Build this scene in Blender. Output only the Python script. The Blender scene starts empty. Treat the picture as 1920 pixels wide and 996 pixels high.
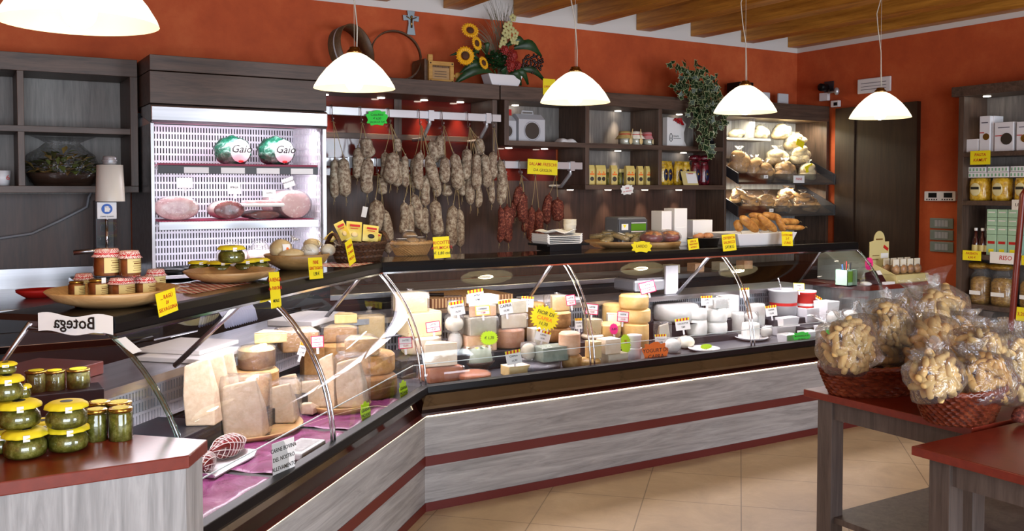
import bpy, math, random
from math import sin, cos, pi, radians, tan, sqrt, atan2
from mathutils import Vector, Matrix, Euler
S = bpy.context.scene
COL = S.collection
random.seed(7)
# ------------------------------------------------------------------ camera
F, CAMH, YAW, PITCH = 1745.0, 1.62, radians(31.25), radians(2.0)   # pixels, metres
CY = 358 + F * tan(PITCH)
cam_data = bpy.data.cameras.new('camera')
cam = bpy.data.objects.new('camera', cam_data); COL.objects.link(cam)
cam.location = (0, 0, CAMH)
cam.rotation_euler = (pi / 2 - PITCH, 0, -YAW)
cam_data.sensor_width = 36; cam_data.lens = F / 1920 * 36
cam_data.shift_y = -(498 - CY) / 1920
cam_data.clip_start = .05; cam_data.clip_end = 60
S.camera = cam
# ------------------------------------------------------------------ world, light, exposure
S.view_settings.view_transform = 'Standard'; S.view_settings.look = 'None'
S.view_settings.gamma = 1; S.view_settings.use_curve_mapping = False
S.view_settings.exposure = 0.0
S.cycles.max_bounces = 7; S.cycles.diffuse_bounces = 3; S.cycles.glossy_bounces = 4
S.cycles.transparent_max_bounces = 24; S.cycles.transmission_bounces = 4
S.cycles.caustics_reflective = False; S.cycles.caustics_refractive = False
S.cycles.use_denoising = True
S.cycles.sample_clamp_indirect = 6
W = bpy.data.worlds.new('daylight'); S.world = W; W.use_nodes = True
W.node_tree.nodes['Background'].inputs[0].default_value = (.75, .86, 1, 1)
W.node_tree.nodes['Background'].inputs[1].default_value = 0.9
def area(name, loc, rot, sx, sy, power, col=(1, 1, 1), spread=pi):
    L = bpy.data.lights.new(name, 'AREA'); L.shape = 'RECTANGLE'; L.size = sx; L.size_y = sy
    L.energy = power; L.color = col; L.spread = spread
    o = bpy.data.objects.new(name, L); COL.objects.link(o); o.location = loc; o.rotation_euler = rot
    return o
WIN_POWER, PEND_POWER, SPOT_POWER, CASE_POWER, FRIDGE_POWER = 260, 44, 3.2, 9.5, 4.6
area('window_daylight', (-.3, -2.3, 1.5), (radians(90), 0, 0), 3.4, 2.2, WIN_POWER, (.80, .89, 1))
area('side_window_daylight', (4.6, -2.3, 1.5), (radians(90), 0, 0), 2.6, 2.2, WIN_POWER * .85, (.80, .89, 1))
# ------------------------------------------------------------------ helpers: pixel measurements to points
_fw = Vector((sin(YAW) * cos(PITCH), cos(YAW) * cos(PITCH), -sin(PITCH)))
_rt = Vector((cos(YAW), -sin(YAW), 0)); _up = _rt.cross(_fw)
_O = Vector((0, 0, CAMH))
CORNER = Vector((2.035, 4.20, 0))
N1 = Vector((-sqrt(.5), sqrt(.5), 0)); X1 = Vector((sqrt(.5), sqrt(.5), 0))
def hit(px, py, p0, n):
    d = _fw + _rt * ((px - 960) / F) - _up * ((py - CY) / F)
    return _O + d * ((Vector(p0) - _O).dot(n) / d.dot(n))
def aty(px, py, y): return hit(px, py, (0, y, 0), Vector((0, 1, 0)))
def atz(px, py, z): return hit(px, py, (0, 0, z), Vector((0, 0, 1)))
def atx(px, py, x): return hit(px, py, (x, 0, 0), Vector((1, 0, 0)))
def on1(px, py, n): return hit(px, py, CORNER + N1 * n, N1)
def on2(px, py, n): return aty(px, py, CORNER.y + n)
def span(npx, p): return npx * (Vector(p) - _O).dot(_fw) / F      # metres covered by npx pixels at point p
# ------------------------------------------------------------------ helpers: mesh building
def R(a, ax='Z'): return Matrix.Rotation(a, 4, ax)
def T(*v): return Matrix.Translation(Vector(v if len(v) > 1 else v[0]))
class B:
    def __init__(s): s.v = []; s.f = []; s.m = []; s.s = []; s.X = Matrix()
    def add(s, vs, fs, mi=0, sm=False):
        k = len(s.v); s.v += [s.X @ Vector(p) for p in vs]
        for f in fs: s.f.append([i + k for i in f]); s.m.append(mi); s.s.append(sm)
        return s
    def box(s, x0, x1, y0, y1, z0, z1, mi=0):
        return s.add([(x0,y0,z0),(x1,y0,z0),(x1,y1,z0),(x0,y1,z0),(x0,y0,z1),(x1,y0,z1),(x1,y1,z1),(x0,y1,z1)],
                     [(0,3,2,1),(4,5,6,7),(0,1,5,4),(1,2,6,5),(2,3,7,6),(3,0,4,7)], mi)
    def prism(s, poly, a, b, ax='y', mi=0, caps=True):
        # poly of 2-D points extruded along an axis from a to b (a, b may be functions of the first coordinate)
        fa = a if callable(a) else (lambda p: a); fb = b if callable(b) else (lambda p: b)
        def P(p, t):
            return {'x': (t, p[0], p[1]), 'y': (p[0], t, p[1]), 'z': (p[0], p[1], t)}[ax]
        n = len(poly)
        vs = [P(p, fa(p[0])) for p in poly] + [P(p, fb(p[0])) for p in poly]
        fs = [(i, (i + 1) % n, (i + 1) % n + n, i + n) for i in range(n)]
        if caps: fs += [tuple(range(n))[::-1], tuple(range(n, 2 * n))]
        return s.add(vs, fs, mi)
    def lathe(s, prof, seg=24, mi=0, c=(0, 0, 0), sm=True, a0=0, a1=2 * pi, wob=None, sx=1, sy=1):
        full = abs(a1 - a0 - 2 * pi) < 1e-6; m = seg if full else seg + 1; vs = []
        for r, z in prof:
            for i in range(m):
                a = a0 + (a1 - a0) * i / seg; k = wob(a, z) if wob else 1
                vs.append((c[0] + r * k * cos(a) * sx, c[1] + r * k * sin(a) * sy, c[2] + z))
        fs = []
        for j in range(len(prof) - 1):
            for i in range(seg):
                i2 = (i + 1) % m
                fs.append((j * m + i, j * m + i2, (j + 1) * m + i2, (j + 1) * m + i))
        return s.add(vs, fs, mi, sm)
    def cyl(s, r, z0, z1, seg=20, mi=0, c=(0, 0), bev=0, sm=True):
        p = [(0, z0), (r - bev, z0), (r, z0 + bev), (r, z1 - bev), (r - bev, z1), (0, z1)] if bev else [(0, z0), (r, z0), (r, z0), (r, z1), (r, z1), (0, z1)]
        return s.lathe(p, seg, mi, (c[0], c[1], 0), sm and bool(bev))
    def tube(s, pts, r, seg=6, mi=0, caps=True):
        pts = [Vector(p) for p in pts]; n = len(pts); rs = r if isinstance(r, (list, tuple)) else [r] * n
        vs = []; ref = None
        for i, p in enumerate(pts):
            d = (pts[min(i + 1, n - 1)] - pts[max(i - 1, 0)]).normalized()
            if ref is None: ref = d.orthogonal().normalized()
            ref = (ref - d * ref.dot(d)); ref = ref.normalized() if ref.length > 1e-5 else d.orthogonal().normalized()
            w = d.cross(ref)
            for k in range(seg):
                a = 2 * pi * k / seg; vs.append(p + (ref * cos(a) + w * sin(a)) * rs[i])
        fs = [(i * seg + k, i * seg + (k + 1) % seg, (i + 1) * seg + (k + 1) % seg, (i + 1) * seg + k) for i in range(n - 1) for k in range(seg)]
        if caps: fs += [tuple(range(seg))[::-1], tuple(range((n - 1) * seg, n * seg))]
        return s.add(vs, fs, mi, True)
    def ball(s, c, rx, ry, rz, su=14, sv=9, mi=0, dis=None):
        vs = []; 
        for j in range(sv + 1):
            t = pi * j / sv - pi / 2
            for i in range(su):
                a = 2 * pi * i / su
                d = Vector((cos(t) * cos(a), cos(t) * sin(a), sin(t))); k = dis(d) if dis else 1
                vs.append((c[0] + d.x * rx * k, c[1] + d.y * ry * k, c[2] + d.z * rz * k))
        fs = [(j * su + i, j * su + (i + 1) % su, (j + 1) * su + (i + 1) % su, (j + 1) * su + i) for j in range(sv) for i in range(su)]
        return s.add(vs, fs, mi, True)
    def sheet(s, fn, nu, nv, mi=0, sm=True):       # fn(u, v) with u, v in 0..1
        vs = [fn(i / nu, j / nv) for j in range(nv + 1) for i in range(nu + 1)]
        fs = [(j * (nu + 1) + i, j * (nu + 1) + i + 1, (j + 1) * (nu + 1) + i + 1, (j + 1) * (nu + 1) + i) for j in range(nv) for i in range(nu)]
        return s.add(vs, fs, mi, sm)
    def build(s, name, mats, parent=None, loc=None, rz=0, bev=0, rot=None, solid=0, seg=2):
        me = bpy.data.meshes.new(name); me.from_pydata([tuple(p) for p in s.v], [], s.f)
        for m in (mats if isinstance(mats, (list, tuple)) else [mats]): me.materials.append(m)
        me.polygons.foreach_set('material_index', s.m); me.polygons.foreach_set('use_smooth', s.s)
        me.validate(); me.update()
        o = bpy.data.objects.new(name, me); COL.objects.link(o)
        if parent: o.parent = parent
        if loc is not None: o.location = loc
        o.rotation_euler = rot if rot is not None else (0, 0, rz)
        if solid:
            md = o.modifiers.new('solid', 'SOLIDIFY'); md.thickness = solid
        if bev:
            md = o.modifiers.new('bevel', 'BEVEL'); md.width = bev; md.segments = seg; md.limit_method = 'ANGLE'; md.angle_limit = radians(50)
        return o
def rbox(x0, x1, y0, y1, z0, z1, mi=0): return B().box(x0, x1, y0, y1, z0, z1, mi)
def tag(o, label, cat, group=None, kind=None):
    o['label'] = label; o['category'] = cat
    if group: o['group'] = group
    if kind: o['kind'] = kind
    return o
def thing(name, label, cat, loc=(0, 0, 0), rz=0, group=None, rot=None):
    o = bpy.data.objects.new(name, None); COL.objects.link(o); o.empty_display_size = .05
    o.location = loc; o.rotation_euler = rot if rot is not None else (0, 0, rz)
    return tag(o, label, cat, group)
def struct(o): o['kind'] = 'structure'; return o
def dup(root, loc=None, rz=None, rot=None, label=None, group=None, scale=None):
    kids = [(c, [g for g in bpy.data.objects if g.parent == c]) for c in bpy.data.objects if c.parent == root]
    r = root.copy(); COL.objects.link(r)
    if loc is not None: r.location = loc
    if rz is not None: r.rotation_euler = (0, 0, rz)
    if rot is not None: r.rotation_euler = rot
    if scale is not None: r.scale = scale
    if label: r['label'] = label
    if group: r['group'] = group
    for c, gs in kids:
        d = c.copy(); COL.objects.link(d); d.parent = r
        for g in gs:
            h = g.copy(); COL.objects.link(h); h.parent = d
    return r
_fonts = {}
def text(parent, body, size, loc, mat, rot=(pi / 2, 0, 0), shear=0, bold=0, align='CENTER', name='lettering', sx=1, ext=.0004):
    cu = bpy.data.curves.new(name, 'FONT'); cu.body = body; cu.size = size; cu.align_x = align; cu.align_y = 'CENTER'
    cu.shear = shear; cu.offset = bold; cu.extrude = ext; cu.resolution_u = 2; cu.materials.append(mat)
    k = (body, round(size, 4), shear, bold, align, mat.name)
    if k not in _fonts:
        tmp = bpy.data.objects.new('lettering', cu); me = bpy.data.meshes.new_from_object(tmp)
        bpy.data.objects.remove(tmp); _fonts[k] = me; me.name = 'lettering'
    o = bpy.data.objects.new(name, _fonts[k]); COL.objects.link(o); o.parent = parent; o.location = loc; o.rotation_euler = rot; o.scale = (sx, 1, 1)
    return o
# ------------------------------------------------------------------ materials
def lin(h):
    h = h.lstrip('#'); c = [int(h[i:i + 2], 16) / 255 for i in (0, 2, 4)]
    return tuple(x / 12.92 if x < .04045 else ((x + .055) / 1.055) ** 2.4 for x in c) + (1,)
def newmat(name):
    m = bpy.data.materials.new(name); m.use_nodes = True
    return m, m.node_tree, m.node_tree.nodes['Principled BSDF']
def mat(name, h, rough=.5, metal=0, coat=0, emit=None, es=0, sss=0, spec=.5):
    m, t, p = newmat(name); p.inputs['Base Color'].default_value = lin(h); p.inputs['Roughness'].default_value = rough
    p.inputs['Metallic'].default_value = metal; p.inputs['Coat Weight'].default_value = coat; p.inputs['Specular IOR Level'].default_value = spec
    if emit: p.inputs['Emission Color'].default_value = lin(emit); p.inputs['Emission Strength'].default_value = es
    if sss: p.inputs['Subsurface Weight'].default_value = sss; p.inputs['Subsurface Radius'].default_value = (.02, .012, .006)
    return m
def coords(t, scale=(1, 1, 1), rnd=False, kind='Object', rot=(0, 0, 0)):
    tc = t.nodes.new('ShaderNodeTexCoord'); mp = t.nodes.new('ShaderNodeMapping')
    mp.inputs['Scale'].default_value = scale; mp.inputs['Rotation'].default_value = rot
    t.links.new(tc.outputs[kind], mp.inputs['Vector'])
    if rnd:
        oi = t.nodes.new('ShaderNodeObjectInfo'); mu = t.nodes.new('ShaderNodeMath'); mu.operation = 'MULTIPLY'; mu.inputs[1].default_value = 37
        t.links.new(oi.outputs['Random'], mu.inputs[0]); t.links.new(mu.outputs[0], mp.inputs['Location'])
    return mp.outputs['Vector']
def ramp(t, fac, stops):
    r = t.nodes.new('ShaderNodeValToRGB'); e = r.color_ramp.elements
    while len(e) < len(stops): e.new(.5)
    for k, (p, c) in enumerate(stops): e[k].position = p; e[k].color = lin(c)
    t.links.new(fac, r.inputs['Fac']); return r.outputs['Color']
def noise(t, vec, sc, det=4, rough=.6, dist=0):
    n = t.nodes.new('ShaderNodeTexNoise'); n.inputs['Scale'].default_value = sc; n.inputs['Detail'].default_value = det
    n.inputs['Roughness'].default_value = rough; n.inputs['Distortion'].default_value = dist
    t.links.new(vec, n.inputs['Vector']); return n.outputs['Fac']
def bump(t, p, h, st=.2, d=.01):
    b = t.nodes.new('ShaderNodeBump'); b.inputs['Strength'].default_value = st; b.inputs['Distance'].default_value = d
    t.links.new(h, b.inputs['Height']); t.links.new(b.outputs['Normal'], p.inputs['Normal'])
def noisy(name, stops, sc=8, det=4, rough=.6, stretch=(1, 1, 1), bst=0, bd=.003, rnd=True, coat=0, dist=0, metal=0, nr=.6, kind='Object', spec=.5):
    m, t, p = newmat(name); v = coords(t, stretch, rnd, kind); f = noise(t, v, sc, det, nr, dist)
    t.links.new(ramp(t, f, stops), p.inputs['Base Color']); p.inputs['Roughness'].default_value = rough
    p.inputs['Coat Weight'].default_value = coat; p.inputs['Metallic'].default_value = metal; p.inputs['Specular IOR Level'].default_value = spec
    if bst: bump(t, p, f, bst, bd)
    return m
def wood(name, dark, light, axis, sc=7, rough=.45, band=14, rnd=False, fine=.25, coat=0):
    st = {'x': (.12, 1.6, 1.6), 'y': (1.6, .12, 1.6), 'z': (1.6, 1.6, .12)}[axis]
    m, t, p = newmat(name); v = coords(t, st, rnd)
    a = noise(t, v, sc * 2.6, 7, .68, .9); b = noise(t, v, sc * band, 2, .5)
    mx = t.nodes.new('ShaderNodeMath'); mx.operation = 'MULTIPLY_ADD'; mx.inputs[1].default_value = fine
    t.links.new(b, mx.inputs[0]); t.links.new(a, mx.inputs[2])
    t.links.new(ramp(t, mx.outputs[0], [(.38, dark), (.78, light)]), p.inputs['Base Color'])
    p.inputs['Roughness'].default_value = rough; p.inputs['Coat Weight'].default_value = coat
    return m
def clear(name, tint=(1, 1, 1), gloss=.05, power=.6, rough=.0, haze=0, crinkle=0, csc=25, hazecol=(1, 1, 1)):
    # thin clear glass or film: see-through with a mirror-like Fresnel sheen
    m = bpy.data.materials.new(name); m.use_nodes = True; t = m.node_tree; t.nodes.clear()
    out = t.nodes.new('ShaderNodeOutputMaterial'); tr = t.nodes.new('ShaderNodeBsdfTransparent'); gl = t.nodes.new('ShaderNodeBsdfGlossy')
    tr.inputs[0].default_value = tint + (1,); gl.inputs['Roughness'].default_value = rough
    lw = t.nodes.new('ShaderNodeLayerWeight'); lw.inputs['Blend'].default_value = .3
    ma = t.nodes.new('ShaderNodeMath'); ma.operation = 'MULTIPLY_ADD'; ma.inputs[1].default_value = power; ma.inputs[2].default_value = gloss
    t.links.new(lw.outputs['Fresnel'], ma.inputs[0]); mix = t.nodes.new('ShaderNodeMixShader')
    t.links.new(ma.outputs[0], mix.inputs[0]); t.links.new(tr.outputs[0], mix.inputs[1]); t.links.new(gl.outputs[0], mix.inputs[2])
    last = mix
    if haze:
        df = t.nodes.new('ShaderNodeBsdfDiffuse'); df.inputs[0].default_value = hazecol + (1,); m2 = t.nodes.new('ShaderNodeMixShader'); m2.inputs[0].default_value = haze
        t.links.new(mix.outputs[0], m2.inputs[1]); t.links.new(df.outputs[0], m2.inputs[2]); last = m2
    if crinkle:
        v = coords(t, (1, 1, 1), True); n = noise(t, v, csc, 3, .6, 1.5); b = t.nodes.new('ShaderNodeBump'); b.inputs['Strength'].default_value = crinkle; b.inputs['Distance'].default_value = .02
        t.links.new(n, b.inputs['Height']); t.links.new(b.outputs[0], gl.inputs['Normal']); t.links.new(b.outputs[0], lw.inputs['Normal'])
    t.links.new(last.outputs[0], out.inputs[0]); return m
def checker(name, h1, h2, sc, rough=.7):
    m, t, p = newmat(name); v = coords(t, (1, 1, 1)); c = t.nodes.new('ShaderNodeTexChecker'); c.inputs['Scale'].default_value = sc
    c.inputs[1].default_value = lin(h1); c.inputs[2].default_value = lin(h2); t.links.new(v, c.inputs[0]); t.links.new(c.outputs[0], p.inputs['Base Color']); p.inputs['Roughness'].default_value = rough
    return m
def speckle(name, base, spots, sc=60, rough=.7, thr=(.32, .5), bst=.4, rnd=True):
    m, t, p = newmat(name); v = coords(t, (1, 1, 1), rnd); f = noise(t, v, sc, 3, .7)
    t.links.new(ramp(t, f, [(thr[0], spots), (thr[1], base)]), p.inputs['Base Color']); p.inputs['Roughness'].default_value = rough
    bump(t, p, f, bst, .004); return m

M = {}
M['orange'] = noisy('orange_plaster', [(.25, '#a24019'), (.5, '#ba5023'), (.75, '#cb6534')], 2.6, 9, .8, rnd=False, bst=.06, nr=.7)
M['white_wall'] = mat('white_plaster', '#d9d4cf', .8)
M['beam'] = wood('beam_timber', '#8a4f14', '#cf8f38', 'y', 4, .45)
M['ceiling'] = wood('ceiling_boards', '#96601f', '#cc8f40', 'y', 4, .5)
M['shelf_x'] = wood('shelf_wood_horizontal', '#2e211a', '#5f4a3d', 'x', 6, .45)
M['shelf_z'] = wood('shelf_wood_upright', '#2e211a', '#5f4a3d', 'z', 6, .45)
M['back_z'] = wood('back_panel_wood', '#5d5854', '#87817b', 'z', 6, .5)
M['wall_wood'] = wood('wall_panel_wood', '#2e201a', '#553b30', 'z', 6, .45)
M['door_wood'] = wood('dark_door_wood', '#24170f', '#3d2a1d', 'z', 6, .45)
M['pale_x'] = wood('pale_grey_oak_horizontal', '#7b7977', '#b0adab', 'x', 6, .5, fine=.18)
M['pale_z'] = wood('pale_grey_oak_upright', '#7b7977', '#b0adab', 'z', 6, .5, fine=.18)
M['leg'] = wood('table_leg_wood', '#3b302b', '#5e514a', 'z', 6, .5)
M['red_top'] = noisy('red_brown_laminate', [(.3, '#6c2417'), (.7, '#7d2c1c')], 30, 4, .28, rnd=False)
M['red_strip'] = mat('red_brown_strip', '#5f1f1b', .45)
M['red_glass'] = mat('glossy_red_back_panel', '#5a1a15', .08, spec=.6)
M['steel'] = noisy('brushed_steel', [(.3, '#a3a4a8'), (.7, '#c3c4c8')], 8, 4, .3, (.05, 3, 3), metal=1, rnd=False)
M['mirror'] = mat('polished_steel', '#857f7a', .06, 1)
M['chrome'] = mat('chrome', '#d8d8dc', .08, 1)
M['alu'] = mat('satin_aluminium', '#c6c8cc', .35, .6)
M['black'] = mat('black_plastic', '#0a0a0d', .4, spec=.25)
M['dark'] = mat('dark_grey_laminate', '#2b2a30', .4)
M['smoke_top'] = mat('dark_glass_worktop', '#1c1511', .06, spec=.7)
M['glass'] = clear('case_glass', (.97, .985, .98), .03, .7)
M['green_glass'] = clear('glass_edge', (.75, .92, .86), .1, .8)
M['film'] = clear('crinkled_film', (.97, .97, .97), .03, .5, .12, .03, .8, 22)
M['guard'] = clear('clear_guard_glass', (.985, .99, .988), .02, .5)
M['wrap'] = clear('cling_wrap', (.98, .98, .98), .03, .5, .12, .05, .6, 30)
M['white'] = mat('white_plastic', '#eceaec', .4)
M['board'] = mat('white_cutting_board', '#e4e0dc', .5)
M['paper'] = mat('white_paper', '#f2f0ee', .7)
M['yellow'] = mat('yellow_card', '#f6e313', .65)
M['lime'] = mat('lime_card', '#c4f01c', .65)
M['green_card'] = mat('green_card', '#2fe043', .65)
M['pink_card'] = mat('pink_card', '#ff2a8c', .65)
M['orange_card'] = mat('orange_card', '#ff7a22', .65)
M['ink_red'] = mat('red_marker', '#c21a12', .6)
M['ink'] = mat('black_marker', '#1a1510', .6)
M['grey'] = mat('grey_print', '#6b6670', .7)
M['blue'] = mat('blue_print', '#1d5fbf', .5)
M['brown_ink'] = mat('brown_marker', '#7a4d12', .6)
M['brass'] = mat('brass', '#9c7a45', .25, 1)
M['shade'] = mat('opal_glass_shade', '#f4e8c6', .25, emit='#fff2d6', es=1.55)
M['shade_in'] = mat('opal_glass_inside', '#e8dcb4', .4, emit='#f6e9bd', es=.72)
M['bulb'] = mat('lit_bulb', '#ffffff', .3, emit='#fff4dc', es=14)
M['lamp_disc'] = mat('lit_downlight', '#ffffff', .3, emit='#fff0dd', es=12)
M['led'] = mat('lit_led_tube', '#ffffff', .3, emit='#f6eeff', es=9)
M['led_warm'] = mat('lit_warm_led', '#ffffff', .3, emit='#fff0c0', es=5)
M['cable'] = mat('clear_cable', '#b9b2a4', .3)
M['grille'] = mat('white_grille', '#e9e6ee', .4)
M['terracotta'] = mat('clay', '#b07040', .6)
# ------------------------------------------------------------------ room
DW, RW, HW = 6.26, 7.0, 2.94
b = B(); b.box(-3, 7.4, -2.6, 6.6, -.1, 0)
mf, t, p = newmat('beige_floor_tiles'); v = coords(t, (1, 1, 1), rot=(0, 0, radians(45)))
br = t.nodes.new('ShaderNodeTexBrick'); br.offset = 0; br.inputs['Scale'].default_value = 1; br.inputs['Mortar Size'].default_value = .003
br.inputs['Brick Width'].default_value = .5; br.inputs['Row Height'].default_value = .5; br.inputs['Mortar Smooth'].default_value = .2
vo = t.nodes.new('ShaderNodeVectorMath'); vo.inputs[1].default_value = (.48, .125, 0); t.links.new(v, vo.inputs[0]); t.links.new(vo.outputs[0], br.inputs['Vector'])
c1 = ramp(t, noise(t, v, 3.5, 8, .7, .6), [(.3, '#a48e70'), (.55, '#b69f7e'), (.8, '#c4b092')])
t.links.new(c1, br.inputs['Color1']); t.links.new(c1, br.inputs['Color2']); br.inputs['Mortar'].default_value = lin('#7d6c54')
t.links.new(br.outputs['Color'], p.inputs['Base Color']); p.inputs['Roughness'].default_value = .38
struct(b.build('floor', mf))
def wall(name, x0, x1, y0, y1, z0, z1, m): return struct(rbox(x0, x1, y0, y1, z0, z1).build(name, m))
wall('wall_back', -3, 7.2, DW, DW + .15, 0, HW, M['orange'])
wall('trim_1', -3, 7.2, DW + .001, DW + .15, HW, 3.34, M['white_wall'])
wall('wall_right', RW, RW + .15, -2.6, DW, 0, HW, M['orange'])
wall('trim_2', RW + .001, RW + .15, -2.6, DW, HW, 3.34, M['white_wall'])
wall('wall_left', -3.15, -3, -2.6, DW + .15, 0, 3.34, M['orange'])
struct(B().box(-3, -2.2, -2.6, -2.45, 0, 3.34).box(1.6, 3.2, -2.6, -2.45, 0, 3.34).box(6.1, 7.0, -2.6, -2.45, 0, 3.34).box(-2.2, 1.6, -2.6, -2.45, 2.7, 3.34).box(3.2, 6.1, -2.6, -2.45, 2.7, 3.34).build('wall_front', M['orange']))
for k, (x0, x1) in enumerate(((-2.2, 1.6), (3.2, 6.1))):
    o = B().box(x0, x1, -2.55, -2.49, 0, .12).box(x0, x1, -2.55, -2.49, 2.62, 2.7).box(x0, x0 + .07, -2.55, -2.49, .12, 2.62).box(x1 - .07, x1, -2.55, -2.49, .12, 2.62).box((x0 + x1) / 2 - .04, (x0 + x1) / 2 + .04, -2.55, -2.49, .12, 2.62).build(f'window_{k + 1}', M['alu']); struct(o)
    rbox(x0 + .07, x1 - .07, -2.525, -2.515, .12, 2.62).build('window_glass', M['glass'], o)
wall('ceiling', -3, 7.0, -2.6, DW, 3.3, 3.4, M['ceiling'])
for k in range(-12, 5):
    struct(rbox(0, .16, -2.44, DW - .001, 0, .24).build('ceiling_beam', M['beam'], loc=(4.42 + k * .612, 0, 2.985), bev=.006))
# ------------------------------------------------------------------ wall shelving
def downlight(x, y, z, parent, power=SPOT_POWER, col=(1, .82, .62), lit=True):
    o = B().cyl(.027, -.005, 0, 16).build('downlight', [M['lamp_disc']], parent, (x, y, z))
    if lit:
        L = bpy.data.lights.new('downlight_beam', 'SPOT'); L.energy = power * 4; L.color = col; L.spot_size = radians(62); L.spot_blend = .75; L.shadow_soft_size = .02
        q = bpy.data.objects.new('downlight_beam', L); COL.objects.link(q); q.parent = parent; q.location = (x, y, z - .02); q.rotation_euler = (0, 0, 0)
YF, YB = 5.86, 6.24
# left open shelf
t = thing('wall_shelf', 'dark grey wood open wall shelf left of the meat fridge', 'shelf', (-.6, YF, 1.6))
def sub(nm, x0, x1, y0, y1, z0, z1, m, par, o=(-.6, YF, 1.6), bev=.002):
    return rbox(x0 - o[0], x1 - o[0], y0 - o[1], y1 - o[1], z0 - o[2], z1 - o[2]).build(nm, M[m], par, bev=bev)
sub('fascia', -1.9, .972, YF, YB, 2.29, 2.39, 'shelf_x', t); sub('shelf_board', -1.9, .93, YF, YB, 1.95, 1.985, 'shelf_x', t); sub('shelf_board', -1.9, .972, YF, YB, 1.61, 1.648, 'shelf_x', t)
for x in (-.36, .342): sub('divider', x, x + .034, YF + .004, YB, 1.648, 2.29, 'shelf_z', t)
sub('side_panel', .93, .972, YF, YB, 1.648, 2.29, 'shelf_z', t); sub('back_panel', -1.9, .972, YB - .012, YB, 1.6, 2.29, 'back_z', t)
struct(rbox(-1.9, .985, YB, 6.255, .9, 2.39).build('wall_panel', M['wall_wood']))
# salami bay
t = thing('salami_rack', 'dark wood wall bay with glossy red back and two steel rails for salami', 'rack', (2.03, YF, .95)); O2 = (2.03, YF, .95)
sub('fascia', 2.03, 3.45, YF, YB, 2.285, 2.39, 'shelf_x', t, O2); sub('side_panel', 3.42, 3.46, YF + .05, YB, 1.72, 2.285, 'shelf_z', t, O2)
struct(rbox(2.03, 4.2, YB, 6.256, 1.70, 2.285).build('wall_panel', M['red_glass'])); struct(rbox(2.03, 5.70, YB, 6.256, .95, 1.70).build('wall_panel', M['wall_wood']))
sub('wood_band', 2.78, 2.84, YB - .014, YB - .008, 1.72, 2.285, 'shelf_z', t, O2); sub('wood_band', 2.03, 3.42, YB - .015, YB - .009, 1.99, 2.03, 'shelf_x', t, O2)
sub('wood_band', 2.03, 3.45, YB - .015, YB - .009, 1.70, 1.73, 'shelf_x', t, O2)
for x in (2.24, 2.66, 3.0, 3.3): downlight(x - 2.03, .325, 2.285 - .95, t, 5.0, (1, .72, .5))
def rail(x0, x1, z, brx):
    r = rbox(x0 - 2.03, x1 - 2.03, .01, .035, z - .95, z + .055 - .95).build('rail', M['alu'], t, bev=.003)
    for x in brx:
        B().tube([(x - 2.03, .04, z + .02 - .95), (x - 2.03, .03, z - .03 - .95), (x - 2.0, .2, z - .13 - .95), (x - 2.0, YB - YF - .02, z - .13 - .95)], .014, 8).box(x - 2.05, x - 2.01, 0, .045, z - .012 - .95, z + .06 - .95).build('bracket', M['alu'], t)
rail(2.05, 3.47, 2.122, (2.9, 3.36)); rail(2.05, 4.2, 1.785, (2.3, 4.1))
RAIL1, RAIL2 = 2.122, 1.785
# cubby unit with boxes and packets
t = thing('cubby_shelf', 'dark wood cubby shelf with lit compartments right of the salami', 'shelf', (3.49, YF, 1.63)); O3 = (3.49, YF, 1.63)
sub('fascia', 3.46, 5.70, YF, YB, 2.285, 2.39, 'shelf_x', t, O3); sub('side_panel', 3.492, 3.53, YF, YB, 1.955, 2.285, 'shelf_z', t, O3)
sub('shelf_board', 3.53, 5.66, YF, YB, 1.953, 1.99, 'shelf_x', t, O3); sub('shelf_board', 4.22, 5.70, YF, YB, 1.63, 1.668, 'shelf_x', t, O3)
for x in (4.222, 4.952): sub('divider', x, x + .037, YF + .004, YB, 1.668, 2.285, 'shelf_z', t, O3)
sub('side_panel', 5.66, 5.70, YF, YB, 1.668, 2.285, 'shelf_z', t, O3)
sub('back_panel', 3.53, 5.66, YB - .01, YB, 1.99, 2.285, 'back_z', t, O3); sub('back_panel', 4.26, 5.66, YB - .01, YB, 1.668, 1.953, 'back_z', t, O3)
for x, z in ((3.78, 2.285), (4.45, 2.285), (4.78, 2.285), (5.08, 2.285), (5.45, 2.285), (4.36, 1.953), (4.78, 1.953), (5.08, 1.953), (5.5, 1.953), (3.72, 1.953), (4.05, 1.953), (4.3, 1.63), (4.68, 1.63), (5.07, 1.63), (5.45, 1.63)):
    downlight(x - 3.49, .32, z - 1.63, t, 2.2)
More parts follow.
